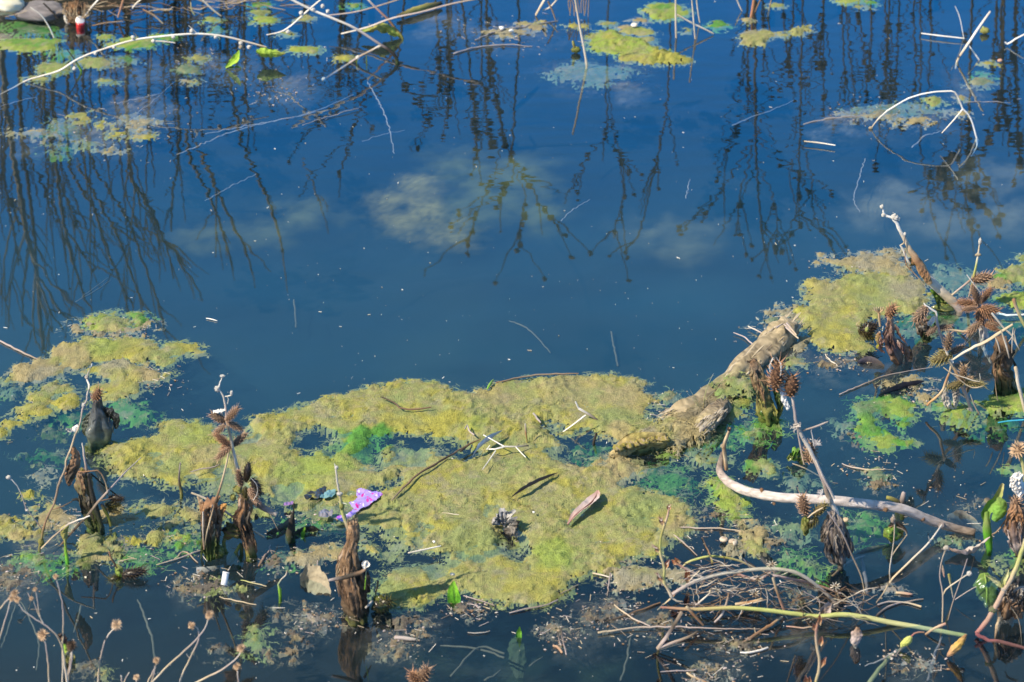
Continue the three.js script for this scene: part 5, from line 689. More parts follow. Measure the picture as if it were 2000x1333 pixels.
{
  const o = plant('tall dry stem with two bristly burs and white fluff, crossing the pale branch', 1640, 1108, { name: 'bur_plant', category: 'plant' }), z = o._z;
  limb(o, 'stem', down([[1547, 768, 3.4], [1551, 790, 4], [1556, 824, 4.6], [1566, 848, 5], [1587, 889, 5.5], [1604, 927, 6], [1616, 963, 6.5], [1626, 985, 7], [1636, 1010, 8], [1640, 1060, 9], [1642, 1100, 8]], z), z, { cols: [C.pale, C.mauve, C.grey, C.pale, C.mauve, C.twig, C.pale, C.mauve, C.twig, C.dark], kink: 0.0006, lump: 0.15, sides: 9 });
  limb(o, 'stem', [[1558, 842, 2.2], [1563, 868, 2.6], [1567, 890, 2.6], [1571, 908, 2]], z - 0.01, { cols: [C.mauve, C.straw] }); limb(o, 'stem', [[1594, 900, 2.4], [1608, 932, 3.4], [1620, 955, 3.8], [1630, 975, 3]], z + 0.006, { cols: [C.pale, C.mauve, C.pale] });
  limb(o, 'side_twig', [[1567, 842, 2.4], [1590, 835, 2.6], [1606, 829, 2.6], [1618, 824, 2]], z, { cols: [C.twig, C.mauve, C.grey] }); limb(o, 'side_twig', [[1590, 872, 1.6], [1588, 855, 1.8], [1585, 842, 1.6], [1587, 836, 1.4]], z, { cols: [C.white, C.mauve] });
  bur(o, 1514, 764, 1521, 710, { kind: 'rust', fat: 1.05 }); bur(o, 1512, 756, 1524, 728, { kind: 'brown', fat: 1.7 }); bur(o, 1545, 772, 1548, 736, { kind: 'rust', fat: 1.5 }); bur(o, 1582, 904, 1584, 866, { kind: 'brown', fat: 1.1, dz: -0.01 }); bur(o, 1580, 868, 1590, 898, { kind: 'pale', fat: 0.9, dz: -0.008 });
  for (let i = 0; i < 4; i++) limb(o, 'white_thread', [[1504 + i, 728 - i, 0.9], [1503 + i, 712 - 2 * i, 0.9], [1513, 701 - i * 1.5, 0.9], [1524 - i, 706 - i, 0.9], [1527 - i, 722, 0.9], [1524, 736, 0.8]], z + between(-0.006, 0.008), { cols: [C.white] });
  foil(o, 'white_tuft', [[1526, 758, 3], [1530, 772, 6], [1532, 784, 6], [1538, 796, 5], [1540, 802, 1]], [[0.85, 0.85, 0.85], [0.9, 0.9, 0.88]], { crumple: 0.7 });
  for (let i = 0; i < 12; i++) limb(o, 'withered_bract', [[1556, 835, 1.6], [1556 + between(-12, 10), 833 + between(-10, 8), 1.8], [1556 + between(-16, 12), 838 + between(-10, 12), 0.8]], z + between(-0.005, 0.008), { cols: [C.mauve, C.pale] });
  for (let i = 0; i < 10; i++) limb(o, 'withered_bract', [[1597, 868, 1.2], [1597 + between(-8, 8), 864 + between(-8, 8), 1.4], [1598 + between(-9, 9), 868 + between(-10, 10), 0.6]], z, { cols: [C.white, C.mauve] });
  for (let i = 0; i < 8; i++) limb(o, 'withered_bract', [[1606, 966, 1.4], [1604 + between(-7, 6), 960 + between(-8, 6), 2], [1603 + between(-9, 8), 966 + between(-8, 10), 0.8]], z + 0.008, { cols: [C.white, C.mauve] });
  shred(o, 'leaf_sheath', [[1628, 996, 9], [1632, 1018, 14], [1634, 1042, 20], [1637, 1068, 24], [1641, 1092, 19], [1643, 1104, 8]], [[0.26, 0.22, 0.2], [0.22, 0.18, 0.16], [0.16, 0.13, 0.11], [0.12, 0.1, 0.09], [0.2, 0.18, 0.17], C.dark], { flat: 0.6, ridge: 0.6, mat: MAT.wet });
  foil(o, 'leaf_strip', [[1620, 1006, 4], [1610, 1036, 7], [1607, 1060, 4]], [C.twig, C.dark], { crumple: 0.5 }); foil(o, 'leaf_strip', [[1640, 1010, 4], [1652, 1050, 8], [1658, 1090, 3]], [C.brown, C.dark, C.twig], { crumple: 0.5 });
  bur(o, 1573, 1004, 1568, 972, { kind: 'brown', fat: 1.4 }); bur(o, 1590, 1008, 1612, 985, { kind: 'green', fat: 1.2 }); bur(o, 1596, 1012, 1575, 1030, { kind: 'moss', fat: 1.4 }); knot(o, 'moss', 1574, 1026, 9, 18, [C.olive, C.moss, C.lime], { fine: 0.3 });
  limb(o, 'side_twig', [[1608, 992, 2], [1590, 1002, 2.4], [1578, 1012, 2]], z + 0.01, { cols: [C.straw] });
}
lone('twig', 'thin straight twig leaning past the leaf sheath into the bottom water', 'twig', [[1617, 1000, 2], [1645, 1042, 2.2], [1665, 1087, 2.4], [1682, 1125, 2.2], [1690, 1164, 1.6]], zAt(1168), { cols: [C.mauve, C.twig, C.straw] });
{
  const o = plant('green slimy leaf clump standing in the water behind the crossing stem', 1562, 905, { name: 'slimy_clump', category: 'plant' });
  foil(o, 'leaf_blade', [[1576, 902, 4], [1566, 888, 9], [1556, 880, 9], [1552, 900, 6]], [C.slime, [0.1, 0.2, 0.03], C.bright], { mat: MAT.wet, crumple: 0.6 }); foil(o, 'leaf_blade', [[1538, 898, 4], [1550, 892, 8], [1562, 898, 8], [1568, 908, 4]], [C.moss, C.slime], { mat: MAT.wet, crumple: 0.6 });
  limb(o, 'twig', [[1548, 906, 2], [1570, 914, 2], [1596, 928, 2], [1610, 936, 1.6]], o._z + 0.01, { cols: [C.straw, C.twig] });
}
{
  const o = plant('rotten bark column with torn top standing beside the log', 1492, 822, { name: 'bark_column', category: 'stump' });
  limb(o, 'trunk', down([[1470, 704, 7], [1478, 718, 10], [1480, 735, 12], [1487, 752, 13], [1490, 772, 13], [1494, 795, 15], [1500, 818, 16]], o._z), o._z, { cols: [C.brown, C.twig, [0.3, 0.22, 0.12], C.brown, [0.2, 0.16, 0.06], C.olive, C.moss, C.slime], sides: 20, ridge: 0.5, lump: 0.45, mat: MAT.bark, step: 0.002 });
  foil(o, 'bark_strip', [[1459, 706, 2], [1470, 710, 6], [1478, 720, 5], [1482, 742, 2]], [C.dark, C.brown, C.straw], { crumple: 0.5 }); foil(o, 'bark_strip', [[1484, 704, 4], [1484, 722, 4], [1482, 742, 2]], [C.straw, C.pale], {}); limb(o, 'twig', [[1482, 743, 1.8], [1495, 744, 2], [1510, 740, 1.6]], o._z + 0.012, { cols: [C.brown] });
  foil(o, 'slimy_leaf', [[1515, 764, 6], [1522, 782, 9], [1524, 800, 6], [1521, 818, 2]], [C.moss, C.slime, C.olive], { mat: MAT.wet, crumple: 0.5 });
  knot(o, 'moss', 1496, 806, 20, 14, [C.moss, C.slime, [0.08, 0.2, 0.02]], { fine: 0.3, mat: MAT.wet });
}
// ------------------------------------------------------------------ upper right: leaning stalk, bur star, bur plants
{
  const o = plant('thick leaning stalk with a bleached forked tip and a mossy foot', 1872, 606, { name: 'leaning_stalk', category: 'stalk' }), z = o._z;
  limb(o, 'stem', down([[1724, 405, 2.2], [1729, 420, 3], [1740, 425, 3.4], [1748, 431, 4.4], [1757, 447, 5], [1765, 462, 5.4], [1777, 485, 6], [1790, 508, 8], [1800, 524, 9.5], [1812, 542, 9], [1838, 568, 9.5], [1858, 586, 9], [1873, 602, 8]], z), z, { cols: [C.white, C.white, [0.78, 0.76, 0.73], C.white, C.pale, [0.55, 0.42, 0.28], C.rust, [0.45, 0.3, 0.16], C.pale, C.straw, C.mauve, C.brown], lump: 0.14, kink: 0.0005, sides: 12, step: 0.003 });
  limb(o, 'side_twig', [[1768, 462, 2], [1764, 478, 2.2], [1759, 478, 2.4], [1766, 490, 3], [1771, 505, 3.4], [1778, 516, 3.4]], z + 0.004, { cols: [C.twig, C.straw, C.pale, C.white, C.straw] }); limb(o, 'side_twig', [[1768, 490, 1.6], [1769, 512, 1.8], [1774, 522, 1.8], [1790, 538, 1.8], [1808, 560, 1.2]], z + 0.014, { cols: [C.brown, C.rust, C.straw] });
  for (const [x, y, r] of [[1723, 404, 4], [1726, 420, 4], [1750, 426, 6], [1745, 424, 5], [1755, 428, 4], [1748, 420, 3], [1767, 458, 4]]) knot(o, 'bud', x, y, r, r, C.white);
  foil(o, 'bark_flap', [[1796, 520, 5], [1806, 538, 9], [1818, 556, 5]], [C.brown, C.rust, [0.3, 0.22, 0.12]], { z: z + 0.01 }); knot(o, 'bark_knot', 1782, 512, 8, 7, [C.rust, C.olive], { fine: 0.3 });
  foil(o, 'moss', [[1818, 566, 2], [1832, 578, 9], [1840, 594, 12], [1852, 606, 4]], [C.bright, [0.12, 0.2, 0.01], C.moss, C.slime], { crumple: 0.5, mat: MAT.wet, side: V(-0.7, -0.6, 0.3) }); knot(o, 'moss', 1846, 602, 20, 8, [C.moss, C.slime, C.olive], { fine: 0.3, mat: MAT.wet });
}
{
  const o = plant('upright stem with a pale bud tip above a single sideways bur', 1890, 600, { name: 'bur_plant', category: 'plant' }), z = o._z;
  limb(o, 'stem', down([[1915, 467, 1.6], [1913, 484, 2.4], [1911, 500, 3], [1907, 520, 3.2], [1902, 543, 3.6], [1897, 568, 4], [1891, 596, 4.4]], z), z, { cols: [C.white, C.straw, C.pale, C.lime, C.olive, C.twig, C.mauve, C.brown], lump: 0.18 });
  knot(o, 'bud', 1915, 472, 3.5, 7, [C.white, C.pale]); knot(o, 'node', 1911, 498, 6, 3.5, C.straw);
  bur(o, 1900, 547, 1937, 541, { kind: 'brown', fat: 1.25 }); limb(o, 'side_twig', [[1856, 580, 3], [1878, 562, 3], [1902, 543, 3.4]], z + 0.008, { cols: [C.straw, C.mauve, C.brown] }); limb(o, 'side_twig', [[1889, 537, 1.6], [1903, 556, 1.8], [1916, 572, 1.4]], z + 0.012, { cols: [C.white, C.pale] });
}
{
  const o = plant('star of reddish-brown burs at the right, over the foot of the leaning stalk', 1915, 660, { name: 'bur_plant', category: 'plant' }), z = o._z;
  limb(o, 'stem', down([[1912, 590, 3.4], [1915, 604, 4], [1919, 625, 5], [1926, 648, 5], [1930, 670, 5]], z), z, { cols: [C.grey, C.mauve, C.pale, C.twig] });
  for (const [x, y, tx, ty, k, f] of [[1910, 596, 1874, 590, 'rust', 1], [1912, 592, 1900, 560, 'brown', 1], [1914, 594, 1938, 562, 'rust', 1], [1916, 600, 1952, 608, 'rust', 1.1], [1908, 602, 1880, 606, 'brown', 1], [1912, 604, 1918, 634, 'rust', 1.3], [1918, 602, 1940, 626, 'rust', 1.1], [1906, 598, 1916, 578, 'brown', 1.2], [1922, 628, 1886, 652, 'brown', 1], [1924, 630, 1956, 634, 'brown', 1], [1926, 634, 1950, 646, 'rust', 1.1]]) bur(o, x, y, tx, ty, { kind: k, fat: f, dz: between(-0.01, 0.014) });
  limb(o, 'side_twig', [[1834, 645, 2.4], [1860, 645, 3], [1888, 648, 3], [1912, 640, 2]], z + 0.004, { cols: [C.twig, C.straw, C.rust] });
  foil(o, 'dry_leaf', [[1919, 622, 4], [1920, 645, 8], [1924, 668, 11], [1931, 692, 9], [1937, 710, 2]], [C.grey, [0.5, 0.48, 0.48], [0.62, 0.6, 0.6], C.pale], { crumple: 0.6, cup: 0.8 }); foil(o, 'dry_leaf', [[1930, 662, 4], [1938, 680, 6], [1946, 690, 2]], [C.pale, C.grey], { crumple: 0.5 });
}
lone('straw', 'long pale straw slanting below the star of burs', 'straw', [[1979, 634, 3], [1950, 652, 4], [1925, 668, 4.4], [1897, 681, 3.6], [1870, 697, 3], [1851, 710, 2.2]], zAt(730), { cols: [C.straw, C.straw, C.pale, C.straw], kink: 0.0006 });
lone('straw', 'straw slanting the other way across the dark post at the right', 'straw', [[1938, 612, 3], [1960, 640, 2.6], [1978, 656, 2.6], [1992, 684, 1.8]], zAt(720), { cols: [C.pale, C.straw], straight: true });
{
  const o = plant('slender stem hung with burs and a white leaf between the wet leaf and the star', 1850, 800, { name: 'bur_plant', category: 'plant' }), z = o._z;
  limb(o, 'stem', [[1805, 592, 1.6], [1812, 600, 2.4], [1828, 610, 3], [1829, 622, 3.6], [1832, 638, 4], [1840, 660, 4], [1849, 684, 4.4], [1855, 706, 4.6], [1861, 716, 4.6], [1870, 733, 4.6], [1883, 762, 5], [1896, 796, 5], [1910, 830, 5], [1914, 850, 4]], z, { cols: [C.white, C.white, C.pale, C.mauve, C.grey, C.pale, C.straw, C.rust, C.mauve, C.twig, C.brown], kink: 0.0006, sides: 8 });
  limb(o, 'stem', [[1858, 716, 3], [1855, 730, 3.6], [1848, 746, 4], [1844, 760, 4], [1831, 775, 4], [1818, 785, 3.6], [1811, 793, 3]], z + 0.01, { cols: [C.straw, C.rust, C.straw, [0.5, 0.3, 0.13], C.rust], kink: 0.0006 });
  limb(o, 'stem', [[1896, 771, 1.8], [1905, 795, 2.2], [1920, 820, 2.2], [1928, 845, 3.4], [1938, 860, 3]], z + 0.008, { cols: [C.grey, C.twig, C.olive, C.straw] });
  limb(o, 'side_twig', [[1805, 592, 1.2], [1808, 606, 1.2]], z, { cols: [C.white] });
  for (const [x, y, tx, ty, k, f] of [[1812, 600, 1786, 630, 'brown', 1.2], [1806, 598, 1800, 628, 'dark', 1.2], [1830, 640, 1812, 652, 'brown', 1.4], [1831, 638, 1859, 640, 'brown', 1.1], [1852, 684, 1854, 652, 'brown', 0.95], [1856, 692, 1824, 708, 'green', 1.4], [1856, 690, 1882, 678, 'brown', 1], [1858, 694, 1836, 688, 'green', 1.2], [1880, 745, 1884, 716, 'pale', 1.1], [1882, 746, 1922, 752, 'green', 0.9], [1884, 750, 1848, 756, 'green', 1.1], [1896, 750, 1888, 770, 'pale', 0.9], [1872, 742, 1900, 740, 'pale', 0.9]]) bur(o, x, y, tx, ty, { kind: k, fat: f, dz: between(-0.008, 0.01) });
  foil(o, 'white_leaf', [[1827, 618, 2], [1822, 626, 5], [1816, 634, 4], [1813, 628, 1]], [C.white, [0.85, 0.85, 0.82]], { crumple: 0.6 }); foil(o, 'white_leaf', [[1848, 708, 3], [1856, 706, 5], [1862, 710, 2]], [C.white], {});
  limb(o, 'side_twig', [[1843, 718, 1.6], [1860, 730, 2], [1885, 738, 2], [1914, 746, 1.6], [1914, 730, 1.4]], z + 0.014, { cols: [C.straw, C.pale] }); limb(o, 'side_twig', [[1862, 732, 1.6], [1900, 758, 1.8], [1922, 754, 1.4]], z + 0.013, { cols: [C.straw] });
  foil(o, 'dry_leaf', [[1848, 757, 4], [1846, 775, 7], [1852, 792, 8], [1864, 802, 2]], [C.grey, [0.5, 0.46, 0.42], C.pale], { crumple: 0.7 }); foil(o, 'dry_leaf', [[1866, 757, 5], [1868, 776, 8], [1866, 798, 3]], [C.dark, C.grey, C.pale], { crumple: 0.7 });
  foil(o, 'dead_leaf', [[1890, 798, 4], [1898, 812, 11], [1904, 830, 9], [1903, 850, 5]], [C.grey, C.mauve, C.dark], { crumple: 0.6, mat: MAT.wet }); shred(o, 'dead_leaf', [[1886, 820, 8], [1888, 840, 14], [1894, 860, 16]], [C.dark, C.black, C.slime], { mat: MAT.wet, flat: 0.6 });
  foil(o, 'dead_leaf', [[1928, 846, 3], [1938, 856, 7], [1950, 866, 2]], [C.olive, C.straw], {});
}
{
  const o = plant('dark mossy post with loose straws near the right edge', 1968, 768, { name: 'mossy_post', category: 'stump' }), z = o._z;
  limb(o, 'post', down([[1956, 662, 12], [1960, 685, 17], [1958, 710, 19], [1962, 738, 18], [1968, 766, 17]], z), z, { cols: [C.brown, C.dark, C.brown, [0.1, 0.08, 0.03], C.slime, C.moss], sides: 18, ridge: 0.5, lump: 0.5, step: 0.002, mat: MAT.bark });
  for (const l of [[[1956, 645, 2], [1966, 676, 2.6], [1972, 700, 2]], [[1980, 640, 1.6], [1978, 660, 2], [1977, 690, 1.6]], [[1945, 660, 2], [1950, 672, 2.4], [1954, 690, 2]], [[1982, 652, 1.4], [1986, 672, 1.8], [1992, 684, 1.2]], [[1970, 668, 1.4], [1980, 655, 1.6], [1984, 642, 1.2]]]) limb(o, 'straw', l, z + 0.022, { cols: [C.straw, C.pale, C.twig] });
  limb(o, 'stem', [[1976, 700, 3], [1986, 720, 4], [1985, 745, 3], [1980, 760, 3]], z - 0.005, { cols: [C.dark, C.black] }); limb(o, 'root_thread', [[1944, 740, 1.4], [1947, 770, 1.6], [1952, 794, 1.2]], z + 0.02, { cols: [C.brown, C.straw] });
  for (let i = 0; i < 3; i++) bur(o, 1958, 690 + i * 18, 1944 + i * 14, 708 + i * 16, { kind: 'dark', fat: 1.3, dz: 0.012 });
}
{
  const o = plant('wet brown dead leaf folded round a stalk with a brown bur head', 1745, 705, { name: 'folded_leaf', category: 'dead leaf' }), z = o._z;
  shred(o, 'leaf_fold', [[1738, 622, 7], [1740, 640, 15], [1738, 658, 22], [1744, 676, 27], [1752, 692, 22], [1758, 708, 11]], [C.rust, [0.2, 0.105, 0.075], [0.16, 0.085, 0.065], [0.2, 0.11, 0.09], C.brown, [0.24, 0.14, 0.1]], { flat: 0.45, ridge: 0.35, lump: 0.3, mottle: 0.25, rags: 2, fray: 1, mat: MAT.wet });
  foil(o, 'leaf_corner', [[1718, 650, 3], [1716, 662, 7], [1722, 676, 5]], [C.rust, C.olive], { mat: MAT.wet }); foil(o, 'leaf_corner', [[1756, 668, 3], [1768, 682, 9], [1774, 694, 7], [1770, 706, 2]], [C.brown, [0.28, 0.16, 0.11]], { mat: MAT.wet });
  limb(o, 'stalk', [[1741, 612, 6], [1738, 626, 7]], z, { cols: [C.rust, C.straw] }); bur(o, 1740, 620, 1744, 598, { kind: 'rust', fat: 1.9 });
  limb(o, 'flower_stalk', [[1720, 638, 3], [1718, 622, 3.4], [1717, 610, 3]], z - 0.006, { cols: [C.straw, [0.5, 0.33, 0.17]] }); for (let i = 0; i < 5; i++) limb(o, 'dry_petal', [[1717, 612, 1.6], [1709 + i * 4, 606, 2.4], [1708 + i * 4.5, 600, 2]], z - 0.006 + between(-0.004, 0.006), { cols: [[0.5, 0.33, 0.17], C.straw] });
  knot(o, 'moss', 1718, 678, 7, 5, [[0.4, 0.38, 0.02], C.olive]); limb(o, 'twig', [[1776, 676, 2], [1781, 690, 3], [1780, 702, 4]], z, { cols: [C.dark] });
}
{
  const o = plant('wet black-green bur lying on the mat left of the folded brown leaf', 1694, 668, { name: 'wet_bur', category: 'bur' });
  bur(o, 1676, 650, 1716, 636, { kind: 'dark', fat: 1.6 }); bur(o, 1694, 662, 1698, 630, { kind: 'dark', fat: 1.6 }); bur(o, 1680, 646, 1706, 660, { kind: 'moss', fat: 1.5 }); knot(o, 'moss', 1678, 634, 6, 5, [C.lime, C.straw], { fine: 0.3 }); knot(o, 'moss', 1694, 644, 4, 5, C.lime, { dz: 0.014 });
}
{
  const o = plant('dark wet bur cone standing between the folded leaf and the star of burs', 1806, 672, { name: 'wet_bur', category: 'bur' });
  shred(o, 'husk', [[1800, 622, 10], [1803, 636, 11], [1806, 652, 7], [1808, 668, 6]], [C.brown, C.dark, C.slime], { mat: MAT.wet }); knot(o, 'moss', 1812, 664, 9, 6, [C.lime, C.olive]);
}
flatLeaf('dead_leaf', 'purplish-black sunken leaf edged with scum above the green horseshoe', 'leaf', [[1716, 773, 2], [1735, 764, 7], [1765, 755, 8], [1790, 749, 6], [1806, 745, 1]], [[0.1, 0.08, 0.1], [0.07, 0.055, 0.07], [0.09, 0.07, 0.09]], { stretch: 1.3, h: 0.002 });
algae('strip of scum along the purplish-black leaf', [[1728, 752], [1750, 742], [1780, 737], [1808, 738], [1806, 744], [1775, 746], [1745, 752]], { base: ['tan', 'grey'], rag: 1.8, thick: 0.003 });
algae('tan crumbs of scum below the purplish-black leaf', oval(1805, 772, 16, 9), { base: ['tan', 'grey'], rag: 2.2 });
flatLeaf('dead_leaf', 'dark leaf half under the water left of the folded leaf foot', 'leaf', [[1675, 708, 2], [1695, 706, 8], [1715, 710, 6], [1728, 716, 2]], [[0.09, 0.08, 0.11], C.dark], { h: 0.001 });
lying('long thin brown twig floating in front of the folded leaf', [[1640, 771, 2], [1665, 760, 2.4], [1690, 750, 2.4], [1724, 736, 2], [1760, 728, 1.6], [1822, 718, 1]], { cols: [C.mauve, C.twig, C.mauve] });
lying('short pale twig in the crumbs left of the folded leaf', [[1612, 692, 1.4], [1622, 704, 2], [1636, 715, 2]], { cols: [C.pale] });
lying('floating twig with a frond of algae right of the crossing stem', [[1645, 906, 1.6], [1668, 914, 2.2], [1695, 918, 2.6], [1727, 918, 2]], { cols: [C.mauve, C.straw] });
algae('grey-green algae frond under the floating twig right of the crossing stem', oval(1707, 926, 24, 9), { base: ['teal', 'sick'], rag: 2 });
{ // right edge
  const o = plant('dry thistle-like head on a stout stem cut by the right edge', 1995, 930, { name: 'thistle', category: 'plant' });
  head(o, 1990, 880, 15, 4, -10, 'tan'); limb(o, 'stem', down([[1994, 888, 4], [1998, 905, 4.6], [2002, 926, 5]], o._z), o._z, { cols: [C.lime, C.straw] });
}
lone('stalk', 'pale knobbed stalk rising along the right edge', 'stalk', [[1984, 717, 5], [1987, 728, 5.4], [1989, 748, 5], [1996, 775, 4.6], [2003, 805, 4.6]], zAt(815), { cols: [C.straw, C.pale, C.straw] });
lone('stalk', 'pale stalk entering from the right edge beside the star of burs', 'stalk', [[1981, 584, 5], [1984, 596, 4.6], [1992, 616, 4.6], [2004, 640, 4.6]], zAt(650), { cols: [C.rust, C.straw, C.lime] });
lying('bright cyan cord running out at the right edge', [[1950, 826, 2], [1970, 823, 2.2], [2010, 820, 2.2]], { name: 'cord', category: 'cord', h: 0.004, cols: [[0.05, 0.42, 0.6]], kink: 0 });
lying('strip of pale blue plastic tape at the right edge', [[1948, 612, 3], [1975, 616, 3], [2010, 613, 3]], { name: 'plastic_tape', category: 'litter', h: 0.004, cols: [[0.4, 0.6, 0.72], C.white], kink: 0.001 });
{
  const o = plant('brown bur-topped dead leaf hanging wet at the right edge', 1990, 1085, { name: 'hanging_dead_leaf', category: 'dead leaf' });
  shred(o, 'leaf_cone', [[1988, 985, 12], [1990, 1005, 22], [1992, 1028, 28], [1996, 1055, 24], [2000, 1080, 20]], [C.brown, C.rust, [0.22, 0.15, 0.12], C.mauve, C.dark], { flat: 0.6, ridge: 0.5, mat: MAT.wet }); bur(o, 1988, 1006, 1986, 972, { kind: 'brown', fat: 1.5 }); bur(o, 1982, 1018, 1968, 1036, { kind: 'rust', fat: 1.3 });
  foil(o, 'white_leaf', [[1996, 925, 6], [1984, 940, 12], [1992, 955, 10], [1990, 980, 4]], [C.white, [0.88, 0.86, 0.82]], { crumple: 0.7 }); foil(o, 'white_leaf', [[1976, 932, 3], [1982, 950, 9], [1988, 968, 3]], [C.white], { crumple: 0.6 });
}
algae('olive mossy mass in the water at the right edge', [[1950, 1095], [1970, 1078], [2000, 1070], [2030, 1075], [2030, 1115], [1995, 1118], [1965, 1112]], { base: ['olive', 'moss', 'green'], level: -0.002 });
algae('green algae at the right edge below the thistle head', oval(1988, 918, 22, 9), { base: ['lime', 'green'], level: -0.001 });
{
  const o = plant('bright green shoot with a half-curled leaf standing at the right', 1930, 1072, { name: 'green_shoot', category: 'shoot' }), z = o._z;
  limb(o, 'stalk', down([[1928, 1000, 6], [1928, 1015, 8], [1928, 1032, 9], [1930, 1050, 9], [1933, 1070, 8]], z), z, { cols: [[0.14, 0.26, 0.04], [0.22, 0.29, 0.08], [0.10, 0.34, 0.015], [0.09, 0.31, 0.015], [0.05, 0.18, 0.01]], sides: 14, lump: 0.12, mottle: 0.3 });
  foil(o, 'leaf_blade', [[1930, 1024, 5], [1926, 1004, 9], [1936, 988, 11], [1948, 974, 8], [1955, 958, 6], [1959, 945, 3]], [[0.10, 0.22, 0.03], [0.14, 0.28, 0.04], [0.16, 0.30, 0.05], [0.32, 0.33, 0.11], [0.46, 0.40, 0.19]], { cup: 0.9, crumple: 0.1 });
  foil(o, 'leaf_blade', [[1950, 972, 3], [1956, 986, 11], [1952, 1002, 14], [1942, 1018, 6]], [[0.22, 0.32, 0.07], [0.16, 0.33, 0.04], [0.12, 0.27, 0.04]], { cup: 0.6, crumple: 0.15, z: z + 0.01 });
}
foil(plant('grey papery dead leaf spread in a fan behind the green shoot', 1900, 1085, { name: 'fan_leaf', category: 'dead leaf' }), 'leaf_blade', [[1848, 1070, 3], [1870, 1078, 12], [1895, 1078, 16], [1918, 1064, 8], [1934, 1050, 2]], [C.brown, C.mauve, C.grey, C.mauve], { crumple: 0.3, side: V(0.1, 0.4, 0.9) });
lying('grey papery dead leaf stalk behind the green shoot', [[1934, 1050, 2.4, 0.01], [1950, 1036, 2.4, 0.02], [1970, 1010, 2.6, 0.03]], { name: 'twig', category: 'twig', cols: [C.twig, C.brown] });
flatLeaf('sunken_leaf', 'pale sunken leaf behind the end of the white branch', 'leaf', [[1850, 1012, 4], [1875, 1014, 16], [1900, 1024, 12], [1925, 1040, 2]], [[0.16, 0.16, 0.15], [0.2, 0.2, 0.18]], { h: -0.006 });
flatLeaf('sunken_leaf', 'long sunken grey-green leaf right of the leaf sheath', 'leaf', [[1668, 1088, 3], [1690, 1080, 7], [1715, 1074, 7], [1742, 1066, 1]], [[0.2, 0.17, 0.17], [0.22, 0.24, 0.18], [0.24, 0.3, 0.14]], { h: -0.002 });
lying('brown submerged stalk at the foot of the leaf sheath', [[1626, 1126, 3], [1648, 1106, 3.6], [1672, 1092, 3.6], [1690, 1086, 2]], { h: -0.003, cols: [C.brown, C.mauve] });
lying('faint upright stalk sunk below the long grey-green leaf', [[1682, 1090, 5], [1690, 1125, 5], [1694, 1160, 4]], { h: -0.006, cols: [[0.16, 0.14, 0.15]] });
{
  const o = plant('mossy wet bur under the white branch, left of the thin forked stem', 1748, 1060, { name: 'wet_bur', category: 'bur' });
  knot(o, 'moss', 1744, 1042, 18, 15, [C.leaf, C.moss, [0.28, 0.4, 0.06]], { fine: 0.3, mat: MAT.wet }); bur(o, 1736, 1048, 1766, 1044, { kind: 'moss', fat: 1.6 }); limb(o, 'post', [[1752, 1000, 6], [1752, 1012, 7], [1746, 1026, 7]], o._z - 0.01, { cols: [C.olive, C.straw] });
  foil(o, 'leaf_scrap', [[1736, 1030, 2], [1748, 1022, 6], [1762, 1030, 5], [1772, 1042, 2]], [C.brown, C.dark], {});
}
{
  const o = plant('dark knobbed stub poking up behind the white branch', 1760, 1006, { name: 'stub', category: 'stump' });
  limb(o, 'post', down([[1766, 962, 5], [1764, 972, 7], [1760, 986, 7], [1762, 1000, 7]], o._z), o._z, { cols: [C.mauve, C.dark, C.slime], ridge: 0.3, sides: 10 }); limb(o, 'arm', [[1732, 972, 5], [1744, 975, 6], [1758, 982, 5]], o._z, { cols: [C.olive, C.dark], sides: 10 });
}
// ------------------------------------------------------------------ thin dry stems in the lower right
{
  const o = plant('thin forked dry stem reaching up right to the end of the white branch', 1712, 1178, { name: 'dry_weed', category: 'stem' }), z = o._z;
  limb(o, 'stem', [[1840, 1026, 2.4, -0.02], [1815, 1060, 2.4], [1780, 1095, 2.6], [1740, 1135, 2.8], [1728, 1156, 2.2], [1712, 1178, 1.8]], z, { cols: [C.pale, C.pale, C.straw, C.straw, C.twig] });
  limb(o, 'side_twig', [[1739, 1134, 2], [1738, 1116, 2], [1742, 1087, 2], [1747, 1050, 1.8], [1747, 1012, 2.2], [1745, 1006, 2]], z, { cols: [C.straw, C.pale, C.straw, C.pale] }); limb(o, 'side_twig', [[1742, 1087, 1.6], [1756, 1066, 1.8], [1772, 1045, 2], [1766, 1036, 1.8], [1752, 1030, 2]], z, { cols: [C.straw, C.twig] }); limb(o, 'side_twig', [[1816, 1058, 1.2], [1814, 1048, 1]], z, { cols: [C.pale] });
  knot(o, 'bud', 1745, 1016, 5, 7, [C.straw, C.mauve]);
}
{
  const o = plant('thin dry stem forking below two pale buds left of the sunken green leaf', 1841, 1216, { name: 'dry_weed', category: 'stem' }), z = o._z;
  limb(o, 'stem', [[1849, 1070, 2], [1840, 1096, 2], [1836, 1125, 2], [1842, 1160, 2.4], [1841, 1216, 2.2]], z, { cols: [C.straw, C.mauve, C.straw] }); limb(o, 'side_twig', [[1842, 1163, 2.2], [1850, 1150, 2.2], [1865, 1140, 2.2], [1882, 1128, 2], [1894, 1121, 2]], z, { cols: [C.straw, C.pale] }); knot(o, 'bud', 1894, 1121, 5.5, 5, C.white); knot(o, 'bud', 1849, 1071, 6, 5, C.pale); limb(o, 'side_twig', [[1896, 1118, 1.4], [1901, 1100, 1.4], [1904, 1086, 1.2]], z, { cols: [C.dark] }); foil(o, 'seed_pod', [[1841, 1104, 1], [1842, 1114, 2.6], [1845, 1128, 1]], [C.straw, C.pink], {});
}
lone('dry_weed', 'thin dry stem crossing behind the two pale buds', 'stem', [[1890, 1092, 1.6], [1876, 1136, 1.8], [1862, 1176, 2], [1852, 1212, 1.6]], zAt(1216), { cols: [C.mauve, C.twig] });
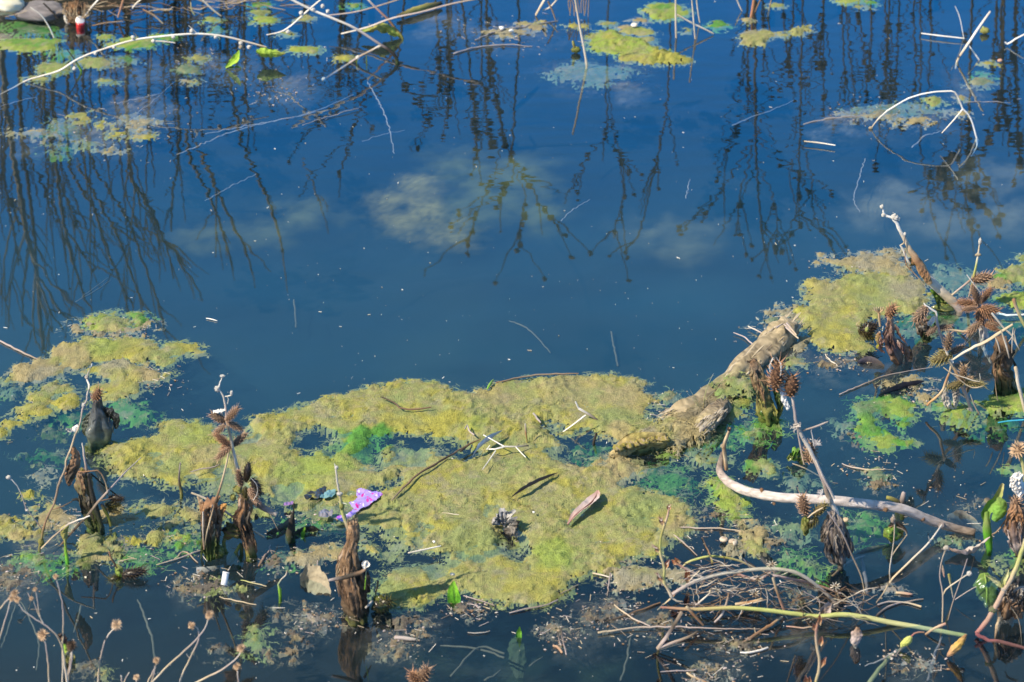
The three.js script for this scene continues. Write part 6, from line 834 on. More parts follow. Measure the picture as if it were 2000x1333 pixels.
lone('dry_weed', 'short grey twig fork beside the crossing dry stem', 'stem', [[1908, 1146, 1.4], [1890, 1156, 1.6], [1866, 1172, 1.6]], zAt(1180), { cols: [C.grey, C.mauve] });
lone('dry_weed', 'short green-grey stub between the two dry stems', 'stem', [[1854, 1122, 4], [1857, 1140, 3], [1862, 1168, 1.6]], zAt(1172), { cols: [C.olive, C.grey] });
{
  const o = thing('wet_leaf', 'broad dark green leaf hanging down in the water at the right', 'leaf', W(1930, 1130, 0));
  part('leaf_blade', blade([W(1922, 1120, 0.004), W(1926, 1140, -0.002), W(1928, 1162, -0.008), W(1927, 1188, -0.016)], [0.004, 0.0105, 0.0085, 0.0006], V(1, 0.1, 0), { cols: [[0.14, 0.24, 0.03], [0.07, 0.13, 0.02], [0.05, 0.09, 0.015]], cup: 0.4 }), MAT.wet, o);
  part('midrib', tube([W(1924, 1121, 0.005), W(1928, 1150, -0.003), W(1927, 1184, -0.013)], [0.0008, 0.0008, 0.0004], { cols: [[0.2, 0.3, 0.06]] }), MAT.stem, o);
}
{
  const o = plant('stout pinkish stem leaning in from the right edge with two pale leaves', 1915, 1244, { name: 'leaning_weed', category: 'stem' }), z = o._z;
  limb(o, 'stem', [[2006, 1050, 6], [1999, 1072, 6], [1987, 1107, 6.4], [1975, 1132, 7], [1960, 1158, 7], [1942, 1190, 7], [1925, 1217, 7.4], [1908, 1238, 6]], z, { cols: [C.straw, C.lime, C.straw, [0.45, 0.33, 0.26], [0.4, 0.26, 0.2], [0.3, 0.12, 0.12]], sides: 10, kink: 0.0006 });
  limb(o, 'stem', [[1908, 1238, 5], [1926, 1250, 5], [1960, 1256, 5], [2010, 1270, 5]], z + 0.006, { cols: [[0.28, 0.09, 0.1], [0.3, 0.12, 0.1]], sides: 9, kink: 0.0008 });
  foil(o, 'pale_leaf', [[1960, 1150, 2], [1952, 1140, 6], [1940, 1130, 5], [1926, 1124, 1]], [C.lime, [0.5, 0.5, 0.3], C.lime], { cup: 0.8 }); foil(o, 'pale_leaf', [[1961, 1150, 2], [1960, 1138, 5], [1966, 1124, 5], [1970, 1112, 1]], [C.lime, [0.5, 0.5, 0.3]], { cup: 0.8 }); foil(o, 'hanging_leaf', [[1949, 1192, 2], [1952, 1206, 4], [1948, 1226, 4], [1944, 1248, 1]], [C.rust, C.straw, C.brown], {}); knot(o, 'node', 1940, 1191, 8, 7, [[0.2, 0.3, 0.12], C.twig]); knot(o, 'node', 1962, 1152, 6, 5, C.pale);
}
{
  const o = plant('dark ragged dead plant hanging at the right edge behind the pinkish stem', 1975, 1215, { name: 'ragged_dead_plant', category: 'plant' });
  shred(o, 'leaf_rag', [[1984, 1142, 8], [1976, 1160, 16], [1970, 1180, 19], [1966, 1205, 14]], [C.dark, [0.12, 0.1, 0.09], C.brown, C.dark], { flat: 0.7, ridge: 0.5 }); shred(o, 'leaf_rag', [[1996, 1150, 8], [1992, 1175, 14], [1988, 1205, 12]], [C.grey, C.dark, C.brown], { flat: 0.7 });
  limb(o, 'twig', [[2004, 1146, 3], [1984, 1152, 4], [1976, 1164, 3]], o._z + 0.02, { cols: [C.grey, C.dark] }); limb(o, 'twig', [[1974, 1186, 1.2], [1988, 1206, 1.4], [1994, 1230, 1.4], [1996, 1262, 1]], o._z + 0.02, { cols: [C.straw, C.twig] });
}
// ------------------------------------------------------------------ the pile of twigs
const inPile = (label, list, fy, opt = {}) => lone(opt.name ?? 'twig', label, opt.category ?? 'twig', list, zAt(fy), opt);
inPile('grey arching stem over the twig pile', [[1314, 1161, 5], [1334, 1149, 5], [1352, 1139, 5], [1394, 1125, 5], [1441, 1117, 5], [1492, 1112, 5], [1534, 1114, 5], [1562, 1122, 5], [1593, 1142, 4.6], [1618, 1164, 4.4], [1636, 1183, 4]], 1190, { cols: [C.mauve, C.grey, [0.42, 0.4, 0.34], [0.4, 0.37, 0.28], C.grey, C.twig], sides: 9, category: 'stem', name: 'arching_stalk' });
inPile('long yellow-green stem lying along the front of the twig pile', [[1290, 1187, 3], [1320, 1189, 4], [1352, 1191, 5], [1436, 1188, 5.4], [1492, 1192, 5.6], [1548, 1199, 6], [1601, 1205, 6], [1642, 1201, 6.4], [1687, 1206, 7], [1737, 1216, 7], [1800, 1227, 6.6], [1850, 1236, 6.4], [1888, 1243, 6]], 1222, { cols: [[0.36, 0.17, 0.13], [0.4, 0.27, 0.15], C.lime, C.lime, [0.44, 0.46, 0.16], [0.5, 0.5, 0.22], [0.5, 0.5, 0.26], C.lime], sides: 10, lump: 0.08, name: 'green_stalk', category: 'stem' });
{
  const o = plant('upright zigzag twig with pinkish buds at the left of the twig pile', 1308, 1178, { name: 'budded_twig', category: 'twig' }), z = o._z;
  limb(o, 'stem', [[1307, 993, 2.6], [1303, 1012, 3.4], [1297, 1030, 3.6], [1291, 1050, 3.6], [1290, 1072, 3.8], [1292, 1091, 3.8], [1298, 1112, 3.8], [1297, 1136, 4], [1304, 1152, 4], [1312, 1166, 5]], z, { cols: [C.pink, C.straw, C.olive, C.lime, C.straw, C.lime, C.straw, C.pale], kink: 0.0005 });
  for (const [x, y, tx, ty, k] of [[1306, 996, 1308, 986, 0], [1296, 1026, 1289, 1010, 0], [1290, 1078, 1278, 1066, 1], [1298, 1112, 1307, 1094, 1], [1297, 1138, 1283, 1120, 1], [1312, 1166, 1318, 1154, 1]]) { foil(o, 'bud', [[x, y, 3], [(x + tx) / 2, (y + ty) / 2, 5], [tx, ty, 1]], [C.straw, C.bud, k ? C.pink : C.bud], { cup: 1.2, rows: 8 }); for (let i = 0; i < 4; i++) limb(o, 'bud_scale', [[(x + tx) / 2, (y + ty) / 2, 2], [tx + between(-6, 6), ty + between(-4, 4), 1]], z + between(-0.004, 0.006), { cols: [C.pale, k ? C.pink : C.bud] }); }
  limb(o, 'side_twig', [[1312, 1168, 3], [1322, 1175, 2.6], [1334, 1176, 2]], z, { cols: [C.pale, C.twig] }); limb(o, 'side_twig', [[1310, 1170, 2.6], [1296, 1182, 2.4], [1284, 1192, 2]], z, { cols: [C.straw, C.twig] });
}
{
  const o = plant('twig with two orange-brown buds slanting over the left of the pile', 1374, 1150, { name: 'budded_twig', category: 'twig' }), z = o._z;
  limb(o, 'stem', [[1316, 1096, 3], [1330, 1106, 3.4], [1350, 1117, 3.6], [1374, 1130, 3.6]], z, { cols: [C.bud, C.pink, C.mauve, C.pale] });
  for (const [x, y, tx, ty] of [[1326, 1102, 1312, 1094], [1330, 1100, 1318, 1090], [1345, 1142, 1340, 1112], [1344, 1138, 1346, 1116]]) foil(o, 'bud', [[x, y, 3], [(x + tx) / 2, (y + ty) / 2, 5], [tx, ty, 1]], [C.straw, C.bud, [0.4, 0.13, 0.06]], { cup: 1.2, rows: 8 }); limb(o, 'side_twig', [[1342, 1140, 2.6], [1345, 1152, 1.4]], z, { cols: [C.pale, C.white] });
}
inPile('yellowish arch of twig behind the grey arching stem', [[1330, 1112, 2], [1340, 1101, 3], [1360, 1093, 3.2], [1388, 1087, 3.2], [1419, 1090, 3], [1447, 1097, 3], [1474, 1110, 2.4]], 1150, { cols: [C.straw, C.lime, C.olive, C.straw], category: 'stem' });
inPile('pinkish twig through the middle of the pile', [[1441, 1122, 4], [1478, 1134, 4], [1490, 1130, 3], [1506, 1118, 2.6]], 1165, { cols: [C.pink, C.mauve, C.pink] });
inPile('pinkish twig running right out of the pile', [[1510, 1124, 3.4], [1540, 1131, 3.4], [1576, 1138, 3.4], [1610, 1148, 3], [1642, 1160, 2.6]], 1180, { cols: [C.mauve, C.pink, C.rust, C.mauve] });
inPile('straight stick standing askew in the twig pile', [[1510, 1129, 3.6], [1516, 1150, 4], [1524, 1172, 4], [1532, 1193, 3.4]], 1200, { cols: [C.straw, C.brown, C.pink], straight: true });
inPile('short fat brown stick lying on the twig pile', [[1436, 1181, 4], [1462, 1178, 4.6], [1490, 1171, 4]], 1192, { cols: [C.straw, C.rust, C.straw], name: 'stick', category: 'stick' });
inPile('brown stick leaning down from the yellow-green stem', [[1341, 1185, 4], [1352, 1198, 4], [1374, 1222, 3]], 1228, { cols: [C.straw, C.rust, C.brown], name: 'stick', category: 'stick' });
inPile('long dark stick slanting down at the lower left of the pile', [[1332, 1196, 5], [1314, 1226, 5], [1298, 1250, 5], [1284, 1268, 5]], 1275, { cols: [C.twig, C.dark, C.mauve, C.twig], name: 'stick', category: 'stick' });
inPile('dark stick running right from the foot of the slanting stick', [[1286, 1266, 4.4], [1320, 1254, 4], [1345, 1245, 4], [1364, 1234, 3]], 1275, { cols: [C.mauve, C.twig, C.dark], name: 'stick', category: 'stick' });
inPile('pale stick below the dark one at the lower left of the pile', [[1288, 1270, 2.4], [1312, 1262, 2.6], [1338, 1256, 2]], 1274, { cols: [C.straw] });
inPile('twig rising from the yellow-green stem to a dried bud', [[1350, 1192, 2.4], [1372, 1172, 2.6], [1386, 1160, 2.6], [1388, 1154, 4]], 1200, { cols: [C.mauve, C.pale, C.straw] });
inPile('grey stick slanting under the yellow-green stem', [[1424, 1160, 3], [1419, 1180, 3.4], [1410, 1202, 3.6], [1396, 1216, 3]], 1220, { cols: [C.brown, C.grey, C.mauve] });
lying('long brown stick sunk below the front of the pile', [[1528, 1206, 3], [1510, 1218, 4], [1492, 1230, 4, -0.001], [1460, 1250, 4, -0.003], [1422, 1273, 3, -0.006]], { h: 0.003, cols: [C.straw, C.rust, C.brown, C.twig], name: 'stick', category: 'stick' });
lying('thin straight stalk floating far left of the pile foot', [[1168, 1237, 3], [1240, 1227, 2.6], [1320, 1225, 2.4], [1420, 1229, 2], [1485, 1229, 1.6]], { cols: [C.straw, C.mauve, C.twig], h: 0.002 });
{
  const o = plant('upright budded twig rising at the bottom below the twig pile', 1594, 1400, { name: 'budded_twig', category: 'twig' }), z = o._z;
  limb(o, 'stem', [[1600, 1206, 3], [1596, 1226, 3.8], [1594, 1240, 4], [1598, 1270, 4], [1601, 1300, 4.2], [1594, 1335, 4.4], [1588, 1370, 4.4], [1586, 1400, 4.4]], z, { cols: [C.bud, C.pink, C.straw, C.straw, C.olive, C.straw], kink: 0.0005 });
  for (const [x, y, tx, ty] of [[1600, 1222, 1602, 1200], [1596, 1232, 1588, 1218], [1602, 1262, 1606, 1244], [1602, 1302, 1614, 1284], [1601, 1304, 1609, 1290], [1576, 1338, 1574, 1320], [1580, 1336, 1582, 1322]]) foil(o, 'bud', [[x, y, 3], [(x + tx) / 2, (y + ty) / 2, 5.4], [tx, ty, 1]], [C.straw, C.bud, C.pink], { cup: 1.2, rows: 8 });
  limb(o, 'side_twig', [[1586, 1360, 3], [1578, 1346, 3], [1576, 1334, 2.6]], z, { cols: [C.straw, C.pink] });
}
{ // star-shaped dried flowers
  const star = (label, x, y, fy) => { const o = plant(label, x, fy, { name: 'dried_flower', category: 'dried flower' }); knot(o, 'heart', x, y, 4, 4, C.brown); for (let i = 0; i < 9; i++) { const a = i * 0.7; limb(o, 'petal', [[x, y, 1.6], [x + Math.cos(a) * 6, y + Math.sin(a) * 5, 2.2], [x + Math.cos(a) * 11, y + Math.sin(a) * 9, 1]], o._z + 0.004 * Math.sin(a * 2), { cols: [C.straw, C.pale] }); } limb(o, 'stem', [[x, y, 1.6], [x + 6, (y + fy) / 2, 1.8], [x + 4, fy, 1.8]], o._z, { cols: [C.straw, C.brown] }); };
  star('star-shaped dried flower at the left of the twig pile', 1402, 1153, 1186); star('star-shaped dried flower above the middle of the pile', 1481, 1134, 1170); star('star-shaped dried flower low in the middle of the pile', 1475, 1160, 1184); star('star-shaped dried flower at the right end of the pile', 1632, 1146, 1185); star('pale dried flower on the arching stem', 1508, 1104, 1160);
}
for (let i = 0; i < 140; i++) { // the tangle itself
  const t = i % 3, cx = t ? between(1350, 1560) : between(1560, 1690), cy = t ? between(1104, 1196) : between(1150, 1215), a = between(-0.9, 0.9) + (rnd() < 0.3 ? 1.3 : 0), L = between(10, 62), b = between(-10, 10), fy = Math.max(cy + 14, 1160 + between(0, 40)), r = between(0.7, 1.7);
  lone('tangled_twig', 'thin dry twig tangled in the dark pile at the lower right', 'twig', [[cx - Math.cos(a) * L, cy - Math.sin(a) * L * 0.6, r], [cx + between(-5, 5), cy + b * 0.7, r * 1.1], [cx + Math.cos(a) * L, cy + Math.sin(a) * L * 0.6, r * 0.8]], zAt(fy), { cols: rnd() < 0.5 ? [C.dark, C.brown] : rnd() < 0.4 ? [C.mauve, C.twig] : [C.straw, C.pale, C.twig], kink: 0.0012, group: 'tangled twigs of the pile', step: 0.004, sides: 5 });
}
{ // the dull leaf in the pile
  const o = plant('small curled grey-brown leaf on the yellow-green stem', 1612, 1215, { name: 'curled_leaf', category: 'dead leaf' }); foil(o, 'leaf_blade', [[1606, 1206, 3], [1612, 1194, 11], [1622, 1186, 9], [1634, 1186, 2]], [C.dark, C.mauve, C.twig], { cup: 0.9, crumple: 0.4 });
  const q = plant('brown papery leaf hanging below the yellow-green stem', 1672, 1262, { name: 'hanging_dead_leaf', category: 'dead leaf' }); foil(q, 'leaf_blade', [[1676, 1226, 3], [1674, 1240, 11], [1670, 1256, 9], [1672, 1268, 2]], [C.brown, C.mauve, C.grey], { crumple: 0.3 });
  const p = plant('orange-brown oval leaf hanging left of the pinkish stem foot', 1868, 1288, { name: 'hanging_leaf', category: 'leaf' }); foil(p, 'leaf_blade', [[1888, 1240, 2], [1878, 1254, 7], [1866, 1268, 9], [1854, 1280, 5], [1850, 1283, 1]], [[0.2, 0.1, 0.06], [0.5, 0.33, 0.08], [0.42, 0.24, 0.12], [0.26, 0.16, 0.12]], { cup: 0.5 });
  const y = plant('small yellow-green leaf hanging from the yellow-green stem', 1770, 1270, { name: 'hanging_leaf', category: 'leaf' }); foil(y, 'leaf_blade', [[1780, 1244, 3], [1774, 1252, 8], [1764, 1260, 6], [1760, 1266, 1]], [C.lime, [0.45, 0.5, 0.12], C.lime], { cup: 0.5 }); limb(y, 'stalk', [[1780, 1244, 2], [1790, 1236, 2.6], [1806, 1236, 2.4]], y._z, { cols: [[0.4, 0.16, 0.14], C.brown] });
}
inPile('brown twig lying across the yellow-green stem near its right end', [[1808, 1240, 3], [1826, 1228, 3.6], [1848, 1219, 4]], 1240, { cols: [C.brown, C.straw, C.pink] });
lying('dark twig with a forked end floating above the yellow-green stem', [[1712, 1205, 3], [1735, 1186, 3], [1760, 1178, 2.4], [1804, 1171, 2]], { cols: [C.dark, C.mauve, C.twig] });
lying('grey curved twig floating above the yellow-green stem', [[1715, 1182, 2.6], [1740, 1176, 2.6], [1770, 1178, 2.4], [1800, 1186, 3]], { cols: [C.mauve, C.grey, C.straw] });
lying('brown seed husk floating left of the dry stems', [[1750, 1158, 3], [1768, 1160, 5], [1784, 1162, 2]], { cols: [C.straw, C.pink], name: 'husk', category: 'husk' });
lying('thick sunken stalk at the bottom right', [[1770, 1262, 5, -0.001], [1735, 1288, 5], [1716, 1310, 6, -0.004], [1696, 1340, 7, -0.01]], { h: -0.004, cols: [[0.24, 0.2, 0.16], [0.2, 0.22, 0.1], [0.24, 0.24, 0.12]], name: 'sunken_stalk', category: 'stalk' });
lying('thin sunken stalk left of the orange-brown leaf', [[1840, 1245, 3], [1826, 1280, 3], [1812, 1330, 3]], { h: -0.006, cols: [[0.2, 0.18, 0.2]], name: 'sunken_stalk', category: 'stalk' });
lying('thin sunken stalk crossing toward the small yellow-green leaf', [[1690, 1302, 2], [1720, 1290, 2.4], [1752, 1270, 2.4]], { h: -0.003, cols: [C.mauve], name: 'sunken_stalk', category: 'stalk' });
// snail shells, pebbles
function shell(label, x, y, r, h = 0.003, cols = [[0.46, 0.38, 0.28], [0.36, 0.26, 0.17], [0.52, 0.46, 0.38]]) {
  const c = W(x, y, h), k = wide(c, r), pts = [], rad = []; for (let i = 0; i <= 40; i++) { const t = i / 40, a = t * 5 * Math.PI + x, q = Math.pow(t, 1.2) * k * 0.62; pts.push(V(c.x + Math.cos(a) * q, c.y + k * 0.55 * (1 - t), c.z + Math.sin(a) * q)); rad.push(k * (0.12 + 0.42 * Math.pow(t, 1.3))); }
  return solo('snail_shell', tube(pts, rad, { sides: 9, lump: 0.02, cols, step: 0.0006 }), MAT.leaf, label, 'snail shell', c);
}
shell('cream snail shell, left of the pair behind the twig pile', 1415, 1055, 9); shell('whitish striped snail shell, right of the pair behind the twig pile', 1431, 1060, 10); shell('small ring-shaped white shell on the large mat near the green leaf tip', 883, 1123, 5, 0.008, [C.white, C.pale]); shell('tiny white shell on the large mat above the pale straw', 847, 1059, 3.5, 0.008, [C.white]); shell('white snail shell beside the far mat', 1240, 50, 8, 0.004, [C.white, C.pale]); shell('white shell on the far fallen twig, left of two', 979, 55, 6, 0.004, [C.white]); shell('white shell on the far fallen twig, right of two', 999, 60, 5, 0.004, [C.white]); shell('orange-brown snail shell behind the leaf sheath', 1652, 1016, 7, 0.002, [[0.5, 0.36, 0.2], C.straw]); shell('tiny white shell on the large mat right of the dark leaf', 1042, 1001, 3, 0.008, [C.white]); shell('reddish shell above the bent white stem', 1954, 118, 5, 0.003, [[0.5, 0.28, 0.2]]);
// ------------------------------------------------------------------ bottom left: dry flower stalks rooted on the near bank
const stalk = (label, fy, stems, heads) => { const o = plant(label, stems[0].at(-1)[0], fy, { name: 'flower_stalk', category: 'dried flower' }); for (const s of stems) { limb(o, 'stem', s, o._z, { cols: [C.pale, C.mauve, C.straw, C.pale], kink: 0.0004, lump: 0.12 }); } for (const h of heads) head(o, ...h); return o; };
stalk('dry flower stalk with a big shaggy head leaning right at the bottom left', 1420, [[[222, 1228, 2], [212, 1240, 2], [205, 1252, 2.2], [199, 1272, 2.2], [195, 1291, 2.4], [192, 1315, 2.4], [190, 1345, 2.6], [188, 1400, 2.6]]], [[227, 1221, 9.5, 8, -8, 'pale']]);
stalk('dry flower stalk with a round tan head, left of the shaggy one', 1420, [[[85, 1248, 2], [89, 1262, 2.2], [93, 1290, 2.4], [95, 1320, 2.4], [97, 1400, 2.6]]], [[83, 1241, 10, 0, -10]]);
stalk('pair of dry stalks under one dark head at the bottom left', 1430, [[[141, 1270, 2.4], [139, 1290, 2.6], [135, 1315, 2.8], [130, 1345, 2.8], [126, 1420, 3]], [[138, 1272, 2], [136, 1295, 2.2], [131, 1330, 2.4], [124, 1420, 2.6]]], [[139, 1262, 10, 0, -10, 'dark']]);
stalk('tallest dry flower stalk at the bottom left with a small reddish bud', 1430, [[[109, 1130, 1.8], [114, 1148, 2], [120, 1172, 2.2], [123, 1200, 2.4], [123, 1230, 2.4], [122, 1258, 2.4], [122, 1320, 2.4], [126, 1420, 2.6]]], [[108, 1127, 5, -3, -8]]);
stalk('branching dry flower stalk arching up to three small heads at the left edge', 1440, [[[36, 1181, 1.8], [44, 1192, 2], [54, 1201, 2.2], [70, 1211, 2.2], [84, 1219, 2.4], [98, 1230, 2.6], [108, 1240, 2.6], [116, 1252, 2.8], [122, 1268, 3], [126, 1300, 3], [131, 1335, 3.2], [138, 1430, 3.4]], [[69, 1154, 1.6], [72, 1172, 1.8], [76, 1200, 2], [84, 1219, 2.2]], [[65, 1174, 1.6], [71, 1192, 1.8], [77, 1206, 1.8]]], [[33, 1172, 6, 0, -8], [68, 1152, 4, -1, -8], [61, 1170, 4, -6, -3]]);
stalk('pair of dry flower heads on stalks running off the left edge', 1420, [[[24, 1162, 2], [14, 1172, 2], [0, 1188, 2], [-30, 1230, 2.4]], [[20, 1176, 2], [14, 1196, 2.2], [4, 1230, 2.4], [-8, 1270, 2.4], [-30, 1330, 2.6]]], [[28, 1160, 7, 5, -8], [22, 1169, 6, 0, -8]]);
stalk('dry flower stalk curling over at the bottom, right of the shaggy head', 1420, [[[380, 1224, 1.8], [387, 1232, 2], [388, 1246, 2.2], [383, 1262, 2.4], [372, 1284, 2.6], [364, 1300, 2.6], [352, 1328, 2.6], [340, 1380, 2.8]], [[371, 1288, 1.6], [366, 1282, 1.6], [364, 1278, 1.2]]], [[374, 1223, 6.5, -6, -4]]);
stalk('long dry flower stalk leaning far right with a round head at the bottom left', 1430, [[[406, 1210, 2], [402, 1224, 2.2], [390, 1242, 2.4], [360, 1272, 2.6], [330, 1299, 2.8], [300, 1330, 3], [250, 1390, 3]]], [[409, 1202, 8, 3, -8]]);
stalk('dry flower stalk leaning right to a head under the stump reflection', 1440, [[[469, 1276, 2], [460, 1288, 2.2], [440, 1304, 2.4], [412, 1320, 2.6], [380, 1335, 2.8], [330, 1370, 3]]], [[471, 1267, 8, 3, -8]]);
stalk('short upright dry flower head beside the head under the stump reflection', 1440, [[[464, 1312, 2], [465, 1335, 2.2], [465, 1390, 2.4]]], [[463, 1303, 7, -2, -8]]);
stalk('closed dry bud on a double stalk at the bottom left', 1430, [[[305, 1298, 2.2], [300, 1310, 2.2], [290, 1330, 2.4], [270, 1390, 2.6]], [[304, 1304, 1.6], [298, 1322, 2], [284, 1370, 2.2]]], [[305, 1291, 6, 3, -8]]);
stalk('tiny pale dry bud at the bottom edge', 1440, [[[266, 1330, 1.6], [265, 1345, 1.8], [264, 1400, 2]]], [[266, 1324, 5.5, 0, -8, 'pale']]);
stalk('stalk of a dry flower standing at the bottom edge with a broken tip', 1440, [[[236, 1320, 2.4], [238, 1335, 2.4], [240, 1400, 2.6]], [[252, 1314, 1.4], [244, 1328, 1.6], [238, 1340, 1.6]]], []);
{
  const o = plant('pair of spiny burs poking up at the bottom edge', 828, 1400, { name: 'bur_plant', category: 'plant' }); bur(o, 822, 1338, 836, 1302, { kind: 'brown', fat: 1.4 }); bur(o, 818, 1336, 804, 1314, { kind: 'rust', fat: 1.5 }); bur(o, 822, 1334, 818, 1318, { kind: 'pale', fat: 1.4 }); limb(o, 'stem', [[820, 1336, 4], [821, 1360, 5], [822, 1410, 5]], o._z, { cols: [C.straw, C.brown] });
}
{
  const o = plant('dark slimy leaf with a green rib in the water among the bottom-left stalks', 130, 1290, { name: 'slimy_clump', category: 'plant' });
  foil(o, 'leaf_blade', [[125, 1256, 3], [128, 1268, 6], [130, 1282, 5], [131, 1296, 2]], [C.leaf, [0.3, 0.42, 0.06], C.slime], { cup: 0.7 }); foil(o, 'leaf_rag', [[112, 1240, 3], [118, 1244, 8], [124, 1252, 7], [128, 1262, 2]], [C.dark, [0.12, 0.06, 0.05]], { crumple: 0.8 }); shred(o, 'leaf_rag', [[134, 1272, 6], [136, 1290, 8], [134, 1306, 7]], [C.slime, C.olive, C.dark], { flat: 0.6, mat: MAT.wet });
}
for (const [label, l, h] of [['faint sunken stem at the bottom left, right of the shaggy head', [[268, 1172, 2], [278, 1192, 3], [288, 1222, 3.4], [297, 1248, 3.4], [302, 1285, 3]], -0.004], ['faint sunken stem left of the tallest flower stalk', [[40, 1176, 2], [56, 1206, 2.4], [70, 1238, 2.6], [76, 1266, 2.6], [70, 1310, 2.4]], -0.006], ['brownish sunken stem at the left bottom edge', [[30, 1182, 2.4], [22, 1208, 2.8], [12, 1240, 2.8], [2, 1266, 2.6]], -0.003], ['short sunken stem between the flower stalks', [[158, 1184, 3], [152, 1210, 3], [144, 1236, 2.4]], -0.004], ['long sunken stem at the bottom centre', [[880, 1322, 3], [940, 1264, 3], [985, 1278, 3]], -0.008], ['bowed sunken stem in the bottom centre', [[860, 1262, 2.4], [905, 1264, 3], [950, 1272, 3], [985, 1286, 3]], -0.010], ['sunken stem right of the sunken green leaf', [[1232, 1242, 2.4], [1228, 1270, 3], [1222, 1300, 3], [1212, 1330, 3]], -0.008], ['short sunken twig beside the sunken green leaf', [[1034, 1302, 2.4], [1048, 1292, 2.6], [1060, 1284, 2]], -0.008], ['sunken twig at the bottom edge', [[946, 1330, 3], [962, 1322, 3], [978, 1310, 2.4]], -0.008], ['pale sunken stem in the middle of the pond', [[574, 586, 2.4], [577, 615, 3], [578, 640, 3]], -0.014], ['curved sunken twig in the middle of the pond', [[994, 627, 1.6], [1020, 636, 2.4], [1045, 655, 2.4], [1075, 690, 2]], -0.016], ['short sunken stem left of the log', [[1194, 648, 2.4], [1200, 680, 3], [1207, 716, 3]], -0.016], ['pair of sunken straws under the reflections, upper', [[160, 580, 1.6], [185, 562, 2], [211, 542, 1.4]], -0.003], ['pair of sunken straws under the reflections, lower', [[147, 590, 1.6], [180, 572, 2], [216, 548, 1.4]], -0.003]]) lying(label, l, { h, cols: [[0.13, 0.12, 0.09], [0.09, 0.09, 0.07]], name: 'sunken_stalk', category: 'stem' });
